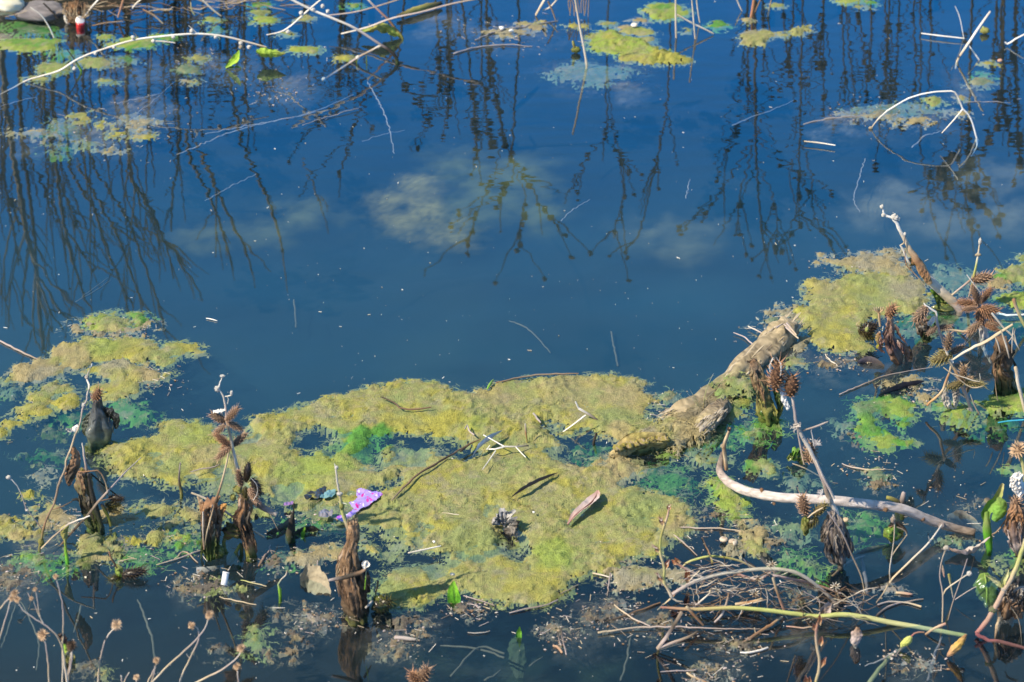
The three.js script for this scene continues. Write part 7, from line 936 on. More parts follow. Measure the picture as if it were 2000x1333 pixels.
for (const [label, l, c] of [['long brown twig entering from the left edge above the long mat', [[-10, 662, 2.4], [20, 677, 2.8], [50, 692, 2.6], [76, 703, 2]], [C.mauve, C.twig]], ['short white splinter floating in the open middle', [[402, 622, 1.4], [412, 624, 2], [424, 627, 1]], [C.white]], ['brown twig floating below the right end of the large mat', [[995, 1198, 2], [1030, 1190, 2.6], [1062, 1184, 2.4], [1090, 1172, 2]], [C.mauve, C.twig, C.mauve]], ['thin twig joining the right end of the large mat', [[1075, 1172, 1.6], [1100, 1158, 2], [1130, 1142, 2]], [C.twig]], ['white wavy thread floating at the bottom centre', [[913, 1236, 1.6], [930, 1238, 2], [945, 1236, 2], [957, 1233, 1.6]], [C.grey]], ['pair of straws crossing at the lower right of the large mat, thicker', [[1200, 1182, 2], [1225, 1202, 2.6], [1250, 1215, 2.4], [1270, 1224, 1.8]], [C.straw, C.mauve]], ['pale twig in the debris right of the large mat', [[1158, 1120, 2.4], [1175, 1124, 2.6], [1190, 1128, 2]], [C.straw, C.pale]], ['dark upright twig floating right of the large mat', [[1192, 1120, 2], [1189, 1145, 2.4], [1186, 1164, 1.6]], [C.mauve, C.twig]], ['dark twig in the lower debris, left of two', [[1090, 1236, 2], [1094, 1256, 2.4], [1096, 1262, 2]], [C.dark, C.mauve]], ['dark twig in the lower debris, right of two', [[1096, 1230, 2.4], [1100, 1255, 2.4], [1106, 1280, 2]], [C.dark, C.mauve]], ['long thin twig lying under the bottom debris', [[1180, 1216, 2], [1230, 1200, 3], [1290, 1178, 2.6]], [C.dark, C.brown]], ['straw at the bottom edge near the foam ring', [[1290, 1313, 1.6], [1330, 1310, 2], [1360, 1310, 1.6]], [C.mauve]], ['thick pale straw right of the foam ring', [[1342, 1315, 3], [1360, 1325, 3], [1380, 1334, 3]], [C.straw, C.brown]], ['white sliver floating below the twig pile', [[1446, 1275, 2], [1465, 1276, 3], [1500, 1266, 3], [1490, 1270, 2]], [C.white, C.pale]], ['brown curled scrap at the bottom', [[1080, 1262, 3], [1090, 1264, 4], [1098, 1276, 3]], [[0.45, 0.28, 0.18]]], ['grey bar-shaped husk in the bottom debris', [[770, 1246, 5], [790, 1247, 6], [812, 1250, 4]], [C.mauve, C.grey]], ['thin branching twig beside the green leaf tip', [[905, 1164, 1.6], [930, 1172, 2.2], [950, 1178, 2], [966, 1184, 1.4]], [C.mauve, C.twig]], ['second thin twig beside the green leaf tip', [[912, 1180, 1.6], [925, 1182, 2], [936, 1190, 1.4]], [C.mauve]], ['long submerged straw in front of the bur stump', [[428, 1166, 1.4], [460, 1174, 2], [500, 1182, 1.6]], [C.straw]], ['crossing straw in front of the bur stump', [[470, 1134, 1.6], [490, 1138, 2], [520, 1146, 1.6]], [C.lime, C.straw]], ['short straw beside the tiny seedling', [[532, 1188, 1.2], [545, 1188, 1.6], [556, 1188, 1]], [C.pale]], ['forked brown twig below the bur stump', [[386, 1100, 2], [360, 1078, 2.4], [340, 1092, 1.6]], [C.twig, C.straw]], ['pale brown twig in the scum left of the hanging leaf foot', [[305, 1104, 1.8], [340, 1094, 2], [392, 1076, 2.2]], [C.straw, C.mauve]], ['olive straw under the lower left scraps', [[230, 1098, 1.6], [245, 1094, 2], [262, 1092, 1.6]], [C.straw]], ['thin brown twig right of the branch pile', [[1536, 1224, 2], [1570, 1227, 2.4], [1590, 1226, 1.6]], [C.pink, C.straw]], ['forked brown twig right of the green tuft under the hanging leaf', [[505, 1106, 3], [515, 1090, 3.4], [526, 1075, 2.4], [527, 1066, 2]], [C.brown, C.mauve]], ['dark twig with loose thread above the twig pile', [[1372, 1050, 1.6], [1382, 1074, 2.4], [1390, 1092, 3], [1392, 1100, 3]], [C.dark, C.brown, C.olive]], ['thin slanting twig left above the twig pile', [[1306, 1038, 2], [1330, 1056, 2.4], [1362, 1086, 1.6]], [C.mauve, C.twig]], ['long thin straw above the twig pile', [[1302, 1030, 2], [1360, 1032, 2.4], [1420, 1034, 2], [1455, 1040, 1.4]], [C.mauve, C.straw]]]) lying(label, l, { cols: c });
// bottom debris: small torn scraps of dead leaf
const debris = [['fuzzy white-grey clump floating left of the snag foot', 630, 1212, 30, 13, ['grey', 'pale']], ['grey clump with white crust left of the snag foot', 612, 1207, 10, 9, ['pale']], ['brown leaf rag in the bottom debris right of the snag', 785, 1220, 26, 10, ['grey', 'tan']], ['brown net-like leaf rag in the bottom debris', 768, 1268, 26, 14, ['tan', 'grey']], ['small brown leaf rag above the bar-shaped husk', 822, 1234, 12, 6, ['tan']], ['grey star of debris above the leaf rag', 808, 1204, 9, 6, ['grey']], ['shaggy debris clump at the green leaf tip', 912, 1190, 14, 10, ['grey', 'tan']], ['frothy debris trail right of the large mat', 1190, 1190, 24, 16, ['grey', 'pale']], ['pinkish debris clump in the lower debris trail', 1165, 1212, 20, 10, ['grey', 'tan']], ['tan fluffy clump in the lower debris', 1082, 1228, 14, 14, ['tan', 'grey']], ['white foam ring at the bottom edge', 1383, 1324, 14, 8, ['pale']], ['yellowish frothy scrap above the foam ring', 1390, 1304, 12, 6, ['sick', 'pale']], ['pale froth scrap near the small yellow-green leaf', 1792, 1296, 10, 6, ['pale']], ['grey froth near the pale froth scrap', 1766, 1304, 7, 5, ['grey']], ['white froth beside the dry stems', 1745, 1152, 11, 6, ['pale']], ['pale brown drowned rag below the seedling', 566, 1194, 13, 12, ['tan', 'grey']], ['pale drowned rag further below the seedling', 590, 1235, 8, 14, ['grey']], ['tan sprig floating at the bottom left', 180, 1310, 14, 9, ['tan', 'olive']], ['grey crumb cluster at the bottom left', 165, 1300, 10, 5, ['grey']], ['grey-brown scum at the lower left edge', 18, 1128, 34, 22, ['grey', 'tan']], ['scum below the left stump', 250, 1060, 22, 8, ['tan', 'grey']], ['debris mass in the water left of the bur stump foot', 385, 1140, 34, 16, ['grey', 'tan']], ['olive debris right below the bur stump', 425, 1150, 30, 12, ['olive', 'moss']], ['white feathery scum beside the twig pile stem', 1290, 1215, 22, 10, ['grey', 'tan']], ['grey scum below the front of the twig pile', 1440, 1262, 24, 7, ['grey']], ['tan scum inside the twig pile', 1560, 1165, 26, 8, ['tan', 'olive']], ['grey scum between the fan leaf and the branch end', 1870, 1055, 26, 8, ['teal', 'grey']], ['shaggy grey scrap right of the wet burs reflection', 1930, 985, 18, 8, ['grey']], ['pink-tan scrap right of the large mat', 1325, 1015, 26, 14, ['tan', 'sick']], ['small scum crumb above the snail shells', 1393, 1010, 10, 4, ['tan']], ['dull scum crumb cluster right of the shells', 1510, 1060, 16, 7, ['tan', 'sick']], ['brown leaf rag in front of the folded leaf', 1666, 702, 14, 5, ['tan']], ['tan crumb left of the horseshoe', 1664, 858, 10, 5, ['tan']], ['yellow moss crumb on the stem left of the wet leaf', 1694, 652, 8, 6, ['yellow']], ['grey crumbs on the water right of the bark column', 1625, 712, 16, 6, ['grey', 'tan']], ['small scrap left of the pale sunken leaf', 1720, 948, 12, 5, ['tan']], ['brownish foam at the end of the stump reflection', 420, 1272, 10, 6, ['grey']], ['small grey rag at the bottom right of the debris', 545, 1278, 12, 4, ['tan']], ['grey flake near the tallest stub', 540, 1100, 12, 9, ['grey', 'tan']]];
for (const [label, x, y, rx, ry, base] of debris) algae(label, oval(x, y, rx, ry), { name: 'scum', category: 'scum', base: base.map((b) => ({ grey: 'rag', tan: 'ragtan', pale: 'ragpale', sick: 'ragtan' })[b] ?? b), level: -0.0004, rag: 2.2, thick: 0.0028, step: 0.0018, edge: 0.006, fibreLength: 0.006, open: 0.3 });
// ------------------------------------------------------------------ far side: twigs and reeds in the water
const farStalk = (label, list, fy, opt = {}) => lone(opt.name ?? 'reed', label, opt.category ?? 'reed', list, zAt(fy), { cols: [C.straw, C.pale, C.straw], ...opt });
{
  const o = plant('long pale twig bowed in an arc over the small patches at the upper left', 60, 160, { name: 'bowed_twig', category: 'twig' }), z = o._z;
  limb(o, 'stem', [[0, 184, 1.4], [24, 172, 1.8], [52, 157, 2], [82, 148, 2.2], [115, 138, 2.4], [154, 114, 2.4], [210, 93, 2.4], [262, 78, 2.6], [315, 71, 2.6], [385, 66, 2.6], [437, 71, 2.6], [490, 84, 2.4], [520, 92, 2]], z, { cols: [C.mauve, C.pale, C.white, C.pale, C.white, C.pale, C.straw] });
  for (const [x, y] of [[145, 134], [186, 104], [222, 92], [259, 73], [299, 80], [338, 72], [374, 60], [421, 72], [470, 84], [486, 92]]) knot(o, 'node', x, y, 4, 4, C.white); limb(o, 'side_twig', [[299, 80, 1.8], [320, 81, 2], [342, 84, 1.6]], z, { cols: [C.pale] }); limb(o, 'side_twig', [[385, 66, 1.4], [375, 56, 1.4], [368, 50, 1.2]], z, { cols: [C.pale] });
}
{
  const o = plant('pale branch coming down from the top into a dark fork, left of centre', 770, 122, { name: 'forked_branch', category: 'branch' }), z = o._z;
  limb(o, 'limb', down([[560, -6, 3.4], [590, 10, 3.4], [620, 24, 3.4], [650, 36, 3.4], [695, 56, 3.4], [744, 88, 3.6], [760, 98, 4], [773, 112, 5]], z), z, { cols: [C.white, C.pale, C.white, C.pale, C.mauve, C.dark, C.black, C.slime] });
  limb(o, 'limb', [[744, 88, 3], [722, 100, 2.6], [699, 112, 2.8], [672, 130, 2.6], [650, 144, 2.6], [632, 156, 2.2]], z, { cols: [C.pale, C.twig, C.mauve, C.twig, C.dark] }); limb(o, 'limb', [[630, -4, 2], [606, 16, 2.2], [588, 32, 2], [568, 50, 2], [548, 62, 1.8], [520, 68, 1.4]], z, { cols: [C.pale, C.white, C.pale] });
  for (const [x, y] of [[612, 19], [588, 25], [640, 22], [630, 12], [699, 112], [562, 62], [632, 155]]) knot(o, 'node', x, y, 4, 4, C.white);
  limb(o, 'hanging_slime', [[696, 114, 1], [697, 124, 1.6], [697, 134, 1.4]], z, { cols: [C.moss] }); limb(o, 'hanging_slime', [[715, 106, 1.2], [716, 122, 1.8], [717, 138, 1.4]], z, { cols: [C.moss] });
}
{
  const o = plant('reddish twig from the top edge with a hanging sheet of green slime', 780, 76, { name: 'slime_twig', category: 'twig' }), z = o._z;
  limb(o, 'stem', down([[714, -6, 2.6], [735, 16, 2.8], [758, 38, 3], [772, 56, 3], [785, 72, 3]], z), z, { cols: [C.pale, C.pink, C.rust, C.olive, C.slime] });
  foil(o, 'slime', [[706, 62, 3], [725, 58, 12], [748, 56, 14], [772, 66, 8], [786, 74, 3]], [[0.2, 0.3, 0.06], C.olive, [0.26, 0.34, 0.06], C.moss], { crumple: 0.5 });
}
farStalk('long bare twig running in from the top toward the dark fork', [[940, -4, 2.4], [880, 8, 2.4], [820, 24, 2.4], [765, 36, 2.6], [715, 54, 2.4], [666, 66, 2]], 80, { name: 'twig', category: 'twig', cols: [C.twig, C.mauve, C.pale] });
farStalk('thin twig crossing the forked branch at the top', [[788, -4, 1.8], [730, 14, 2], [690, 24, 2], [640, 30, 1.6]], 60, { name: 'twig', category: 'twig', cols: [C.twig, C.mauve] });
lying('dark drowned branch end at the top, right of the forked branch', [[776, 32, 5, 0.003], [800, 24, 7, 0.004], [830, 14, 7, 0.004], [862, 6, 5, 0.003]], { name: 'branch', category: 'branch', cols: [C.dark, C.olive, C.dark], h: 0.002 });
farStalk('pale reed standing left of the far mat', down([[1122, -8, 2.2], [1127, 20, 2.6], [1134, 60, 2.8], [1141, 95, 3], [1146, 126, 3.2]], 0), 128, {});
farStalk('pale reed standing in front of the bright green cushion', [[1320, -8, 2.4], [1320, 30, 2.6], [1321, 74, 2.6]], 75, {});
farStalk('pale reed leaning across to the right of the cushion', [[1322, 28, 2], [1350, 44, 2.2], [1375, 56, 2.2], [1394, 66, 2]], 68, {});
farStalk('pair of thin reeds right of the cushion, left one', [[1351, -8, 2], [1355, 40, 2], [1358, 76, 2]], 77, {}); farStalk('pair of thin reeds right of the cushion, right one', [[1360, -8, 1.8], [1363, 20, 1.8], [1367, 44, 1.6]], 45, {});
farStalk('orange-brown reed stub at the top right', [[1474, -8, 4], [1471, 14, 4.4], [1467, 36, 4]], 36, { cols: [C.rust, [0.45, 0.2, 0.1], C.rust] });
farStalk('thin reed left of the orange-brown stub', [[1438, -6, 1.8], [1444, 10, 1.8], [1450, 22, 1.6]], 22, {}); farStalk('thin dark reed just right of the orange-brown stub', [[1488, -6, 1.8], [1478, 16, 1.8], [1470, 34, 1.6]], 36, { cols: [C.brown] }); farStalk('brown reed between the stub and the top edge', [[1508, -8, 2.2], [1504, 14, 2.2], [1500, 32, 2]], 32, { cols: [C.brown, C.straw] });
farStalk('bright reed leaning left at the top centre', [[1068, -8, 3], [1056, 12, 3], [1046, 30, 2.4]], 31, { cols: [C.pale, C.straw] }); farStalk('tangled reed beside the leaning one at the top centre', [[1090, -4, 1.6], [1074, 14, 2], [1060, 20, 1.6]], 30, {});
farStalk('brown twig hanging at the top centre', [[1070, 2, 2], [1080, 24, 2.2], [1086, 42, 1.6]], 44, { cols: [C.brown, C.twig] }); 
for (let i = 0; i < 9; i++) farStalk('short dry reed in the group at the top centre', [[1108 + i * 5 + between(-6, 6), -8, 1.4], [1110 + i * 5, between(4, 12), 1.6], [1112 + i * 5 + between(-5, 5), between(18, 34), 1.4]], 34, { group: 'short reeds at the top centre', cols: [C.brown, C.twig] });
{
  const o = plant('bleached leaning reed at the upper right', 1870, 121, { name: 'leaning_reed', category: 'reed' }); limb(o, 'stem', down([[1935, 22, 2.4], [1915, 50, 3], [1895, 80, 3.2], [1880, 102, 3], [1870, 120, 2.6]], o._z), o._z, { cols: [C.pale, C.white, C.straw, C.pale] });
}
lying('white straight straw floating left of the bleached reed', [[1800, 65, 1.5], [1830, 69, 1.8], [1884, 75, 1.5]], { name: 'straw', category: 'straw', cols: [C.white], h: 0.004, kink: 0 });
farStalk('thin white thread rising from the floating straw', [[1866, 12, 1.2], [1874, 30, 1.4], [1883, 74, 1.2]], 75, { name: 'straw', category: 'straw', cols: [C.white] });
farStalk('short white straw poking out below the bleached reed', [[1894, 90, 1.6], [1904, 104, 2], [1913, 117, 2]], 118, { name: 'straw', category: 'straw', cols: [C.white] });
farStalk('white twig fork at the upper right edge', [[2004, 66, 2], [1984, 76, 2], [1968, 86, 2.4], [1964, 82, 2]], 90, { name: 'twig', category: 'twig', cols: [C.white] });
{
  const o = plant('white stem bent in an arch with a forked right leg at the upper right', 1702, 252, { name: 'bent_reed', category: 'stem' }), z = o._z;
  limb(o, 'stem', [[1702, 250, 1.6], [1716, 232, 1.8], [1734, 216, 2], [1772, 193, 2.2], [1800, 184, 2.2], [1830, 179, 2.2], [1863, 178, 2.2], [1870, 186, 2.4], [1876, 200, 2.4], [1881, 213, 2.6]], z, { cols: [C.straw, C.white, [0.8, 0.8, 0.8], C.white, C.pale, C.white], straight: true }); limb(o, 'stem', [[1881, 213, 2.2], [1892, 224, 2.2], [1900, 240, 2.2], [1906, 262, 2.4], [1909, 274, 2.6], [1908, 288, 2], [1897, 306, 1.4]], z + 0.03, { cols: [C.white, [0.8, 0.8, 0.8], C.white] }); limb(o, 'stem', [[1881, 213, 2], [1862, 236, 1.8], [1840, 260, 1.4]], z + 0.05, { cols: [C.white, C.pale] }); knot(o, 'node', 1701, 250, 4, 3, C.straw); knot(o, 'node', 1909, 275, 3.5, 4, C.white);
}
lying('white straw floating below the bent stem, near the middle right', [[1571, 276, 1.7], [1600, 279, 2], [1632, 284, 1.7]], { name: 'straw', category: 'straw', cols: [C.straw, C.white], h: 0.004, kink: 0 });
{ // green folded leaves standing out of the water
  const a = plant('left of two bright green folded leaves standing in the far water', 458, 134, { name: 'folded_green_leaf', category: 'leaf' }); foil(a, 'leaf_blade', [[440, 132, 2], [452, 122, 6], [462, 112, 8], [467, 98, 1]], [[0.2, 0.34, 0.03], [0.3, 0.48, 0.04], [0.24, 0.42, 0.03]], { cup: 0.5, side: V(0.5, -0.6, 0.4) }); foil(a, 'leaf_blade', [[446, 134, 2], [460, 131, 4], [472, 133, 1]], [[0.1, 0.2, 0.02]], {});
  const b = plant('right of two bright green folded leaves standing in the far water', 528, 126, { name: 'folded_green_leaf', category: 'leaf' }); foil(b, 'leaf_blade', [[500, 100, 4], [516, 104, 12], [536, 106, 9], [557, 105, 1]], [[0.22, 0.38, 0.03], [0.32, 0.48, 0.05], [0.28, 0.42, 0.05], C.olive], { cup: 0.5, side: V(0.1, 0.9, 0.2) }); limb(b, 'stalk', [[529, 96, 2], [530, 86, 2], [528, 80, 1.6]], b._z, { cols: [C.dark] }); knot(b, 'bud', 470, 92, 4, 4, C.straw);
}
{
  const o = plant('small green sprout on a drowned twig below the bowed twig', 158, 140, { name: 'sprout', category: 'shoot' }); limb(o, 'stem', [[130, 96, 1.4], [146, 118, 2], [158, 138, 3.6]], o._z, { cols: [C.dark, C.dark, C.leaf] }); limb(o, 'stem', [[150, 126, 1.6], [157, 136, 3], [158, 144, 2]], o._z, { cols: [C.leaf, C.bright] });
  const q = plant('mossy stub beside the far reed', 1127, 104, { name: 'mossy_stub', category: 'stump' }); knot(q, 'moss', 1125, 97, 9, 6, [C.olive, C.moss], { fine: 0.3 }); limb(q, 'post', [[1119, 80, 3], [1121, 90, 4], [1125, 102, 4]], q._z, { cols: [C.olive, C.dark] });
  const r = plant('yellow-green stub right of the bleached reed', 1924, 66, { name: 'mossy_stub', category: 'stump' }); knot(r, 'moss', 1924, 60, 9, 6, [C.lime, C.olive], { fine: 0.3 }); limb(r, 'post', [[1921, 52, 3], [1923, 62, 4]], r._z, { cols: [C.lime, C.olive] });
}
for (const [label, l, h] of [['scum-coated sunken twig slanting up at the left, long', [[345, 302, 2.6], [400, 280, 3], [440, 262, 3], [520, 240, 2.4], [600, 222, 2.4], [690, 185, 1.8]], -0.001], ['scum-coated sunken twig crossing the long one', [[400, 262, 2], [460, 250, 2.6], [540, 236, 2.4], [640, 215, 2]], -0.001], ['bright twig above the long sunken twig', [[590, 245, 1.4], [640, 228, 2], [700, 212, 2]], 0.002], ['pale sunken twig at the left edge, upper', [[0, 208, 1.4], [40, 196, 2], [70, 190, 1.6]], -0.001], ['pale sunken twig in the left scum', [[228, 203, 2], [270, 192, 2.4], [310, 184, 1.8]], -0.001], ['twig in the left scum pointing up right', [[230, 250, 1.6], [280, 212, 2], [338, 162, 1.4]], -0.001], ['pale sunken twig at the top right middle', [[1430, 245, 2.4], [1470, 228, 2.2], [1520, 210, 2], [1550, 196, 1.4]], -0.002], ['pale scum-coated sliver left of the bent stem', [[1570, 243, 2.6], [1620, 232, 4], [1690, 226, 2]], 0], ['pale twig below the left leg of the bent stem', [[1782, 288, 3], [1810, 265, 3], [1840, 256, 2]], -0.002], ['thin pale twig right of the bent stem', [[1885, 200, 1.4], [1930, 199, 1.6], [1974, 201, 1.2]], 0], ['faint slanting twig in the middle', [[1096, 432, 2], [1120, 410, 2.6], [1152, 390, 2]], -0.006], ['faint slanting twig left of the middle', [[400, 392, 1.8], [440, 370, 2.4], [500, 340, 2]], -0.006], ['far fallen twig near the top centre', [[886, 105, 3], [930, 93, 3], [980, 88, 2.6], [1040, 90, 1.6]], 0.001], ['second far fallen twig near the top centre', [[928, 78, 2.4], [970, 62, 3], [1020, 52, 2.4], [1090, 40, 1.8]], 0.001], ['crooked sunken twig left of the middle', [[718, 160, 2], [740, 200, 2.4], [757, 240, 2.4], [770, 300, 2]], -0.003], ['thin sunken twig crossing the crooked one', [[707, 276, 1.4], [745, 264, 1.8], [790, 254, 1.4]], -0.003], ['sunken pale twig near the far right reflections', [[1815, 910, 0.1], [1816, 911, 0.1]], -0.5], ['pale sunken streak right of the middle', [[1482, 300, 2], [1500, 420, 2]], -0.5], ['pale sunken twig right of the middle', [[1340, 388, 2], [1344, 366, 2.4], [1348, 350, 1.6]], -0.004], ['curved pale sunken twig at the right', [[1690, 310, 2], [1680, 345, 2.4], [1668, 390, 2.4], [1680, 415, 1.6]], -0.006]]) if (h > -0.1) lying(label, l.map(([x, y, r, e]) => [x, y, r * 0.7, e]), { h, cols: [[0.34, 0.30, 0.30], [0.27, 0.25, 0.26]], kink: 0.0014, name: 'sunken_twig', category: 'twig' });
// ------------------------------------------------------------------ top left: litter on the edge of the far bank
{
  const c = P(14, 8, -3.72), o = thing('foam_lump', 'rounded pale cream foam lump cut by the upper left corner', 'litter', V(c.x, groundHeight(c.x, c.z), c.z)); part('lump', blob(c, 0.024, 0.013, 0.02, { cols: [[0.62, 0.58, 0.44], [0.66, 0.64, 0.52]], lump: 0.15 }), MAT.leaf, o);
  const d = P(78, 22, -3.72), p = thing('flat_stone', 'flat purplish-grey stone at the upper left', 'stone', V(d.x, 0, d.z)); part('slab', blob(d, 0.034, 0.010, 0.03, { cols: [[0.26, 0.24, 0.25], [0.34, 0.31, 0.31], [0.22, 0.2, 0.21]], lump: 0.2, freq: 1.2 }), MAT.bark, p);
  const e = P(156, 49, -3.68), q = thing('red_canister', 'small red plastic cap with a white rim at the upper left', 'litter', V(e.x, 0, e.z)), r = wide(e, 9), cap = (y0, y1, r0, r1, col, name) => part(name, tube([V(e.x, e.y + y0, e.z), V(e.x, e.y + (y0 + y1) / 2, e.z + 0.001), V(e.x + 0.001, e.y + y1, e.z + 0.002)], [r0, (r0 + r1) / 2, r1], { sides: 18, cols: [col], lump: 0.04, straight: true, step: 0.004 }), new THREE.MeshPhysicalMaterial({ vertexColors: true, roughness: 0.3, clearcoat: 0.5 }), q); cap(-0.011, 0.005, r * 0.8, r, [0.5, 0.03, 0.03], 'cup'); cap(0.005, 0.008, r * 1.02, r * 0.95, [0.75, 0.72, 0.7], 'rim');
  const s = plant('brown clump of dry root fibres behind the red cap', 148, 44, { name: 'root_clump', category: 'plant' }); knot(s, 'core', 148, 24, 20, 20, [C.brown, C.rust, C.dark], { fine: 0.35 }); for (let i = 0; i < 40; i++) { const x = 148 + between(-24, 24); limb(s, 'root_fibre', [[x, 8 + between(-6, 6), 1], [x + between(-8, 8), 26, 1.4], [148 + between(-18, 22), 44 + between(-6, 4), 0.8]], s._z + between(0, 0.02), { cols: [C.rust, C.straw, C.brown], step: 0.008, sides: 4 }); }
  const w = plant('small white rag beside the red cap', 130, 46, { name: 'white_rag', category: 'litter' }); foil(w, 'cloth', [[126, 30, 3], [129, 38, 6], [132, 47, 3]], [C.white, C.pale], { crumple: 0.5 });
}
for (const [label, l, fy, c] of [['thin pale stalk bowing over the flat bright algae sheet', [[58, 14, 1.6], [80, 30, 2], [96, 54, 2], [105, 74, 2]], 76, [C.pale, C.white]], ['pale twig slanting up behind the red cap', [[196, -6, 2.4], [180, 12, 2.4], [165, 30, 2]], 50, [C.white, C.pale]], ['reddish twig at the top left', [[243, -8, 3], [236, 14, 3.2], [230, 34, 2.4]], 40, [C.rust, C.pink]], ['pale forked twig at the top left', [[284, -8, 2], [266, 6, 2], [258, 16, 2]], 40, [C.pale]], ['brown twig crossing the far litter', [[278, 18, 2], [300, 30, 2.4], [318, 46, 2]], 50, [C.rust, C.straw]], ['pale twig slanting across the far litter', [[388, -8, 2.4], [412, 16, 2.4], [432, 32, 2]], 36, [C.pale, C.straw]], ['dark twig at the upper left, beside the stone', [[84, 6, 2], [98, 20, 2.2], [112, 36, 2]], 44, [C.dark]], ['brown grass stem at the top left', [[372, 4, 1.6], [374, 20, 2], [380, 30, 1.4]], 36, [C.straw, C.lime]], ['thin twig lying toward the red cap', [[180, 50, 1.6], [210, 44, 2], [240, 42, 1.4]], 54, [C.brown, C.twig]]]) farStalk(label, l, fy, { name: 'twig', category: 'twig', cols: c });
for (let i = 0; i < 90; i++) { const x = between(-20, 590), y = between(-14, 30) * (x < 380 ? 1 : 0.5), a = between(-0.6, 0.6), L = between(10, 34), r = between(0.9, 2); lone('litter_twig', 'thin dead twig in the dark litter along the far bank at the upper left', 'twig', [[x - Math.cos(a) * L, y - Math.sin(a) * L * 0.6, r], [x, y + between(-5, 5), r], [x + Math.cos(a) * L, y + Math.sin(a) * L * 0.6, r * 0.7]], zAt(Math.max(y + 16, 4)) , { cols: rnd() < 0.5 ? [C.dark, C.brown] : [C.twig, C.straw], kink: 0.001, group: 'litter along the far bank', sides: 4, step: 0.008 }); }
// ------------------------------------------------------------------ plants of the far bank, seen as mirror images in the water
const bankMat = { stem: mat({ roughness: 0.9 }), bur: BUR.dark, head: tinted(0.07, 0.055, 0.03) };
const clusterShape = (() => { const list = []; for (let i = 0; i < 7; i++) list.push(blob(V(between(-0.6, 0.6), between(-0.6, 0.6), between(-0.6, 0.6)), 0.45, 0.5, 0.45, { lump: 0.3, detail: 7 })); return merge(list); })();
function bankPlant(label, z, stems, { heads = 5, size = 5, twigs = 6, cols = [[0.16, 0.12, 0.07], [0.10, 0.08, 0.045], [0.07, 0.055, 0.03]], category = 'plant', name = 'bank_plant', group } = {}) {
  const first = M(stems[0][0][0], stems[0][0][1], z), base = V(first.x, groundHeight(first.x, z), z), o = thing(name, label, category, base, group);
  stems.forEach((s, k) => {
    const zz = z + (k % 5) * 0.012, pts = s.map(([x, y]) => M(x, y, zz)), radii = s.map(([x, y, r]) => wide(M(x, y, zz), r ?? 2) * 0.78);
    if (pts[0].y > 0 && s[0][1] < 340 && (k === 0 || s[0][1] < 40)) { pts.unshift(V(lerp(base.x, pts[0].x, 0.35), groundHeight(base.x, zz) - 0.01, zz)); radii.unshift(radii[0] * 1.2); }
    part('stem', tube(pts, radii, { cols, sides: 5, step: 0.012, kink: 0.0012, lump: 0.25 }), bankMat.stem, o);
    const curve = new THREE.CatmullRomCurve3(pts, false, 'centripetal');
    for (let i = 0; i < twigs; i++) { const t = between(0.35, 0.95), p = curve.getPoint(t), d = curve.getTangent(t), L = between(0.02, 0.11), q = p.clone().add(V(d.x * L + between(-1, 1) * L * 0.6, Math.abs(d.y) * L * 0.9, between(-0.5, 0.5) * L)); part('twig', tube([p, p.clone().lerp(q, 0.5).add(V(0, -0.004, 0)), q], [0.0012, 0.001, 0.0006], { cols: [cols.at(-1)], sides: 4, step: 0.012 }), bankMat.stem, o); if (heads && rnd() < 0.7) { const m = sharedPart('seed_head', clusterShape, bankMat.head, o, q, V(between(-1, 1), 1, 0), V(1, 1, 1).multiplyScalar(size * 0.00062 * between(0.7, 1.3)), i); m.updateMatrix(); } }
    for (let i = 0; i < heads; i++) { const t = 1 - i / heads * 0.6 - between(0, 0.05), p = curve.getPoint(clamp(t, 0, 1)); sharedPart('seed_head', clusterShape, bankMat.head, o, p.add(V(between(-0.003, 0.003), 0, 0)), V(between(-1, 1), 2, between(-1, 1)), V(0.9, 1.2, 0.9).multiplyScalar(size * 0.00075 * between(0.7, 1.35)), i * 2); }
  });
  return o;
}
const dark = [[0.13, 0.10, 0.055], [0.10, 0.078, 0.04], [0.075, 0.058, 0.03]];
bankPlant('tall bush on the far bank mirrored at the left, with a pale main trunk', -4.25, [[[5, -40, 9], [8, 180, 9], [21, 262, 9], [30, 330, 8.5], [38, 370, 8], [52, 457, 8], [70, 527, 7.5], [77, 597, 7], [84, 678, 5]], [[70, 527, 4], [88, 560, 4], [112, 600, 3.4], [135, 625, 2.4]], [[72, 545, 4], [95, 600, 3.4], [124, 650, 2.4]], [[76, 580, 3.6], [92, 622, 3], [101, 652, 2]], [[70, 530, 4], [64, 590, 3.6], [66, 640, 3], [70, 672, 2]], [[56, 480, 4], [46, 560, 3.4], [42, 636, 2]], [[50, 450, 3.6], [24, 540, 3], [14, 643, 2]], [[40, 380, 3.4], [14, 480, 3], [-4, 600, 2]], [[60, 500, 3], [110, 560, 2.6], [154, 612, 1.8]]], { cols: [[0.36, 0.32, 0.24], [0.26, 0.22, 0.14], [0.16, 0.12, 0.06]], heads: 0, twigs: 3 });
bankPlant('dark slim bush on the far bank mirrored beside the pale trunk at the left', -4.2, [[[38, -30, 6], [38, 182, 6], [45, 300, 6], [56, 370, 5.6], [65, 440, 5], [70, 510, 4]], [[40, 250, 3.4], [66, 328, 3.4], [105, 405, 3], [130, 475, 2]], [[12, 180, 3.4], [10, 370, 3.4], [21, 398, 3], [38, 440, 2.4]], [[2, 200, 4], [4, 330, 3.4], [22, 430, 3], [36, 520, 2]], [[30, 200, 3], [10, 300, 2.6], [-10, 380, 2]]], { cols: dark, heads: 3, size: 4 });
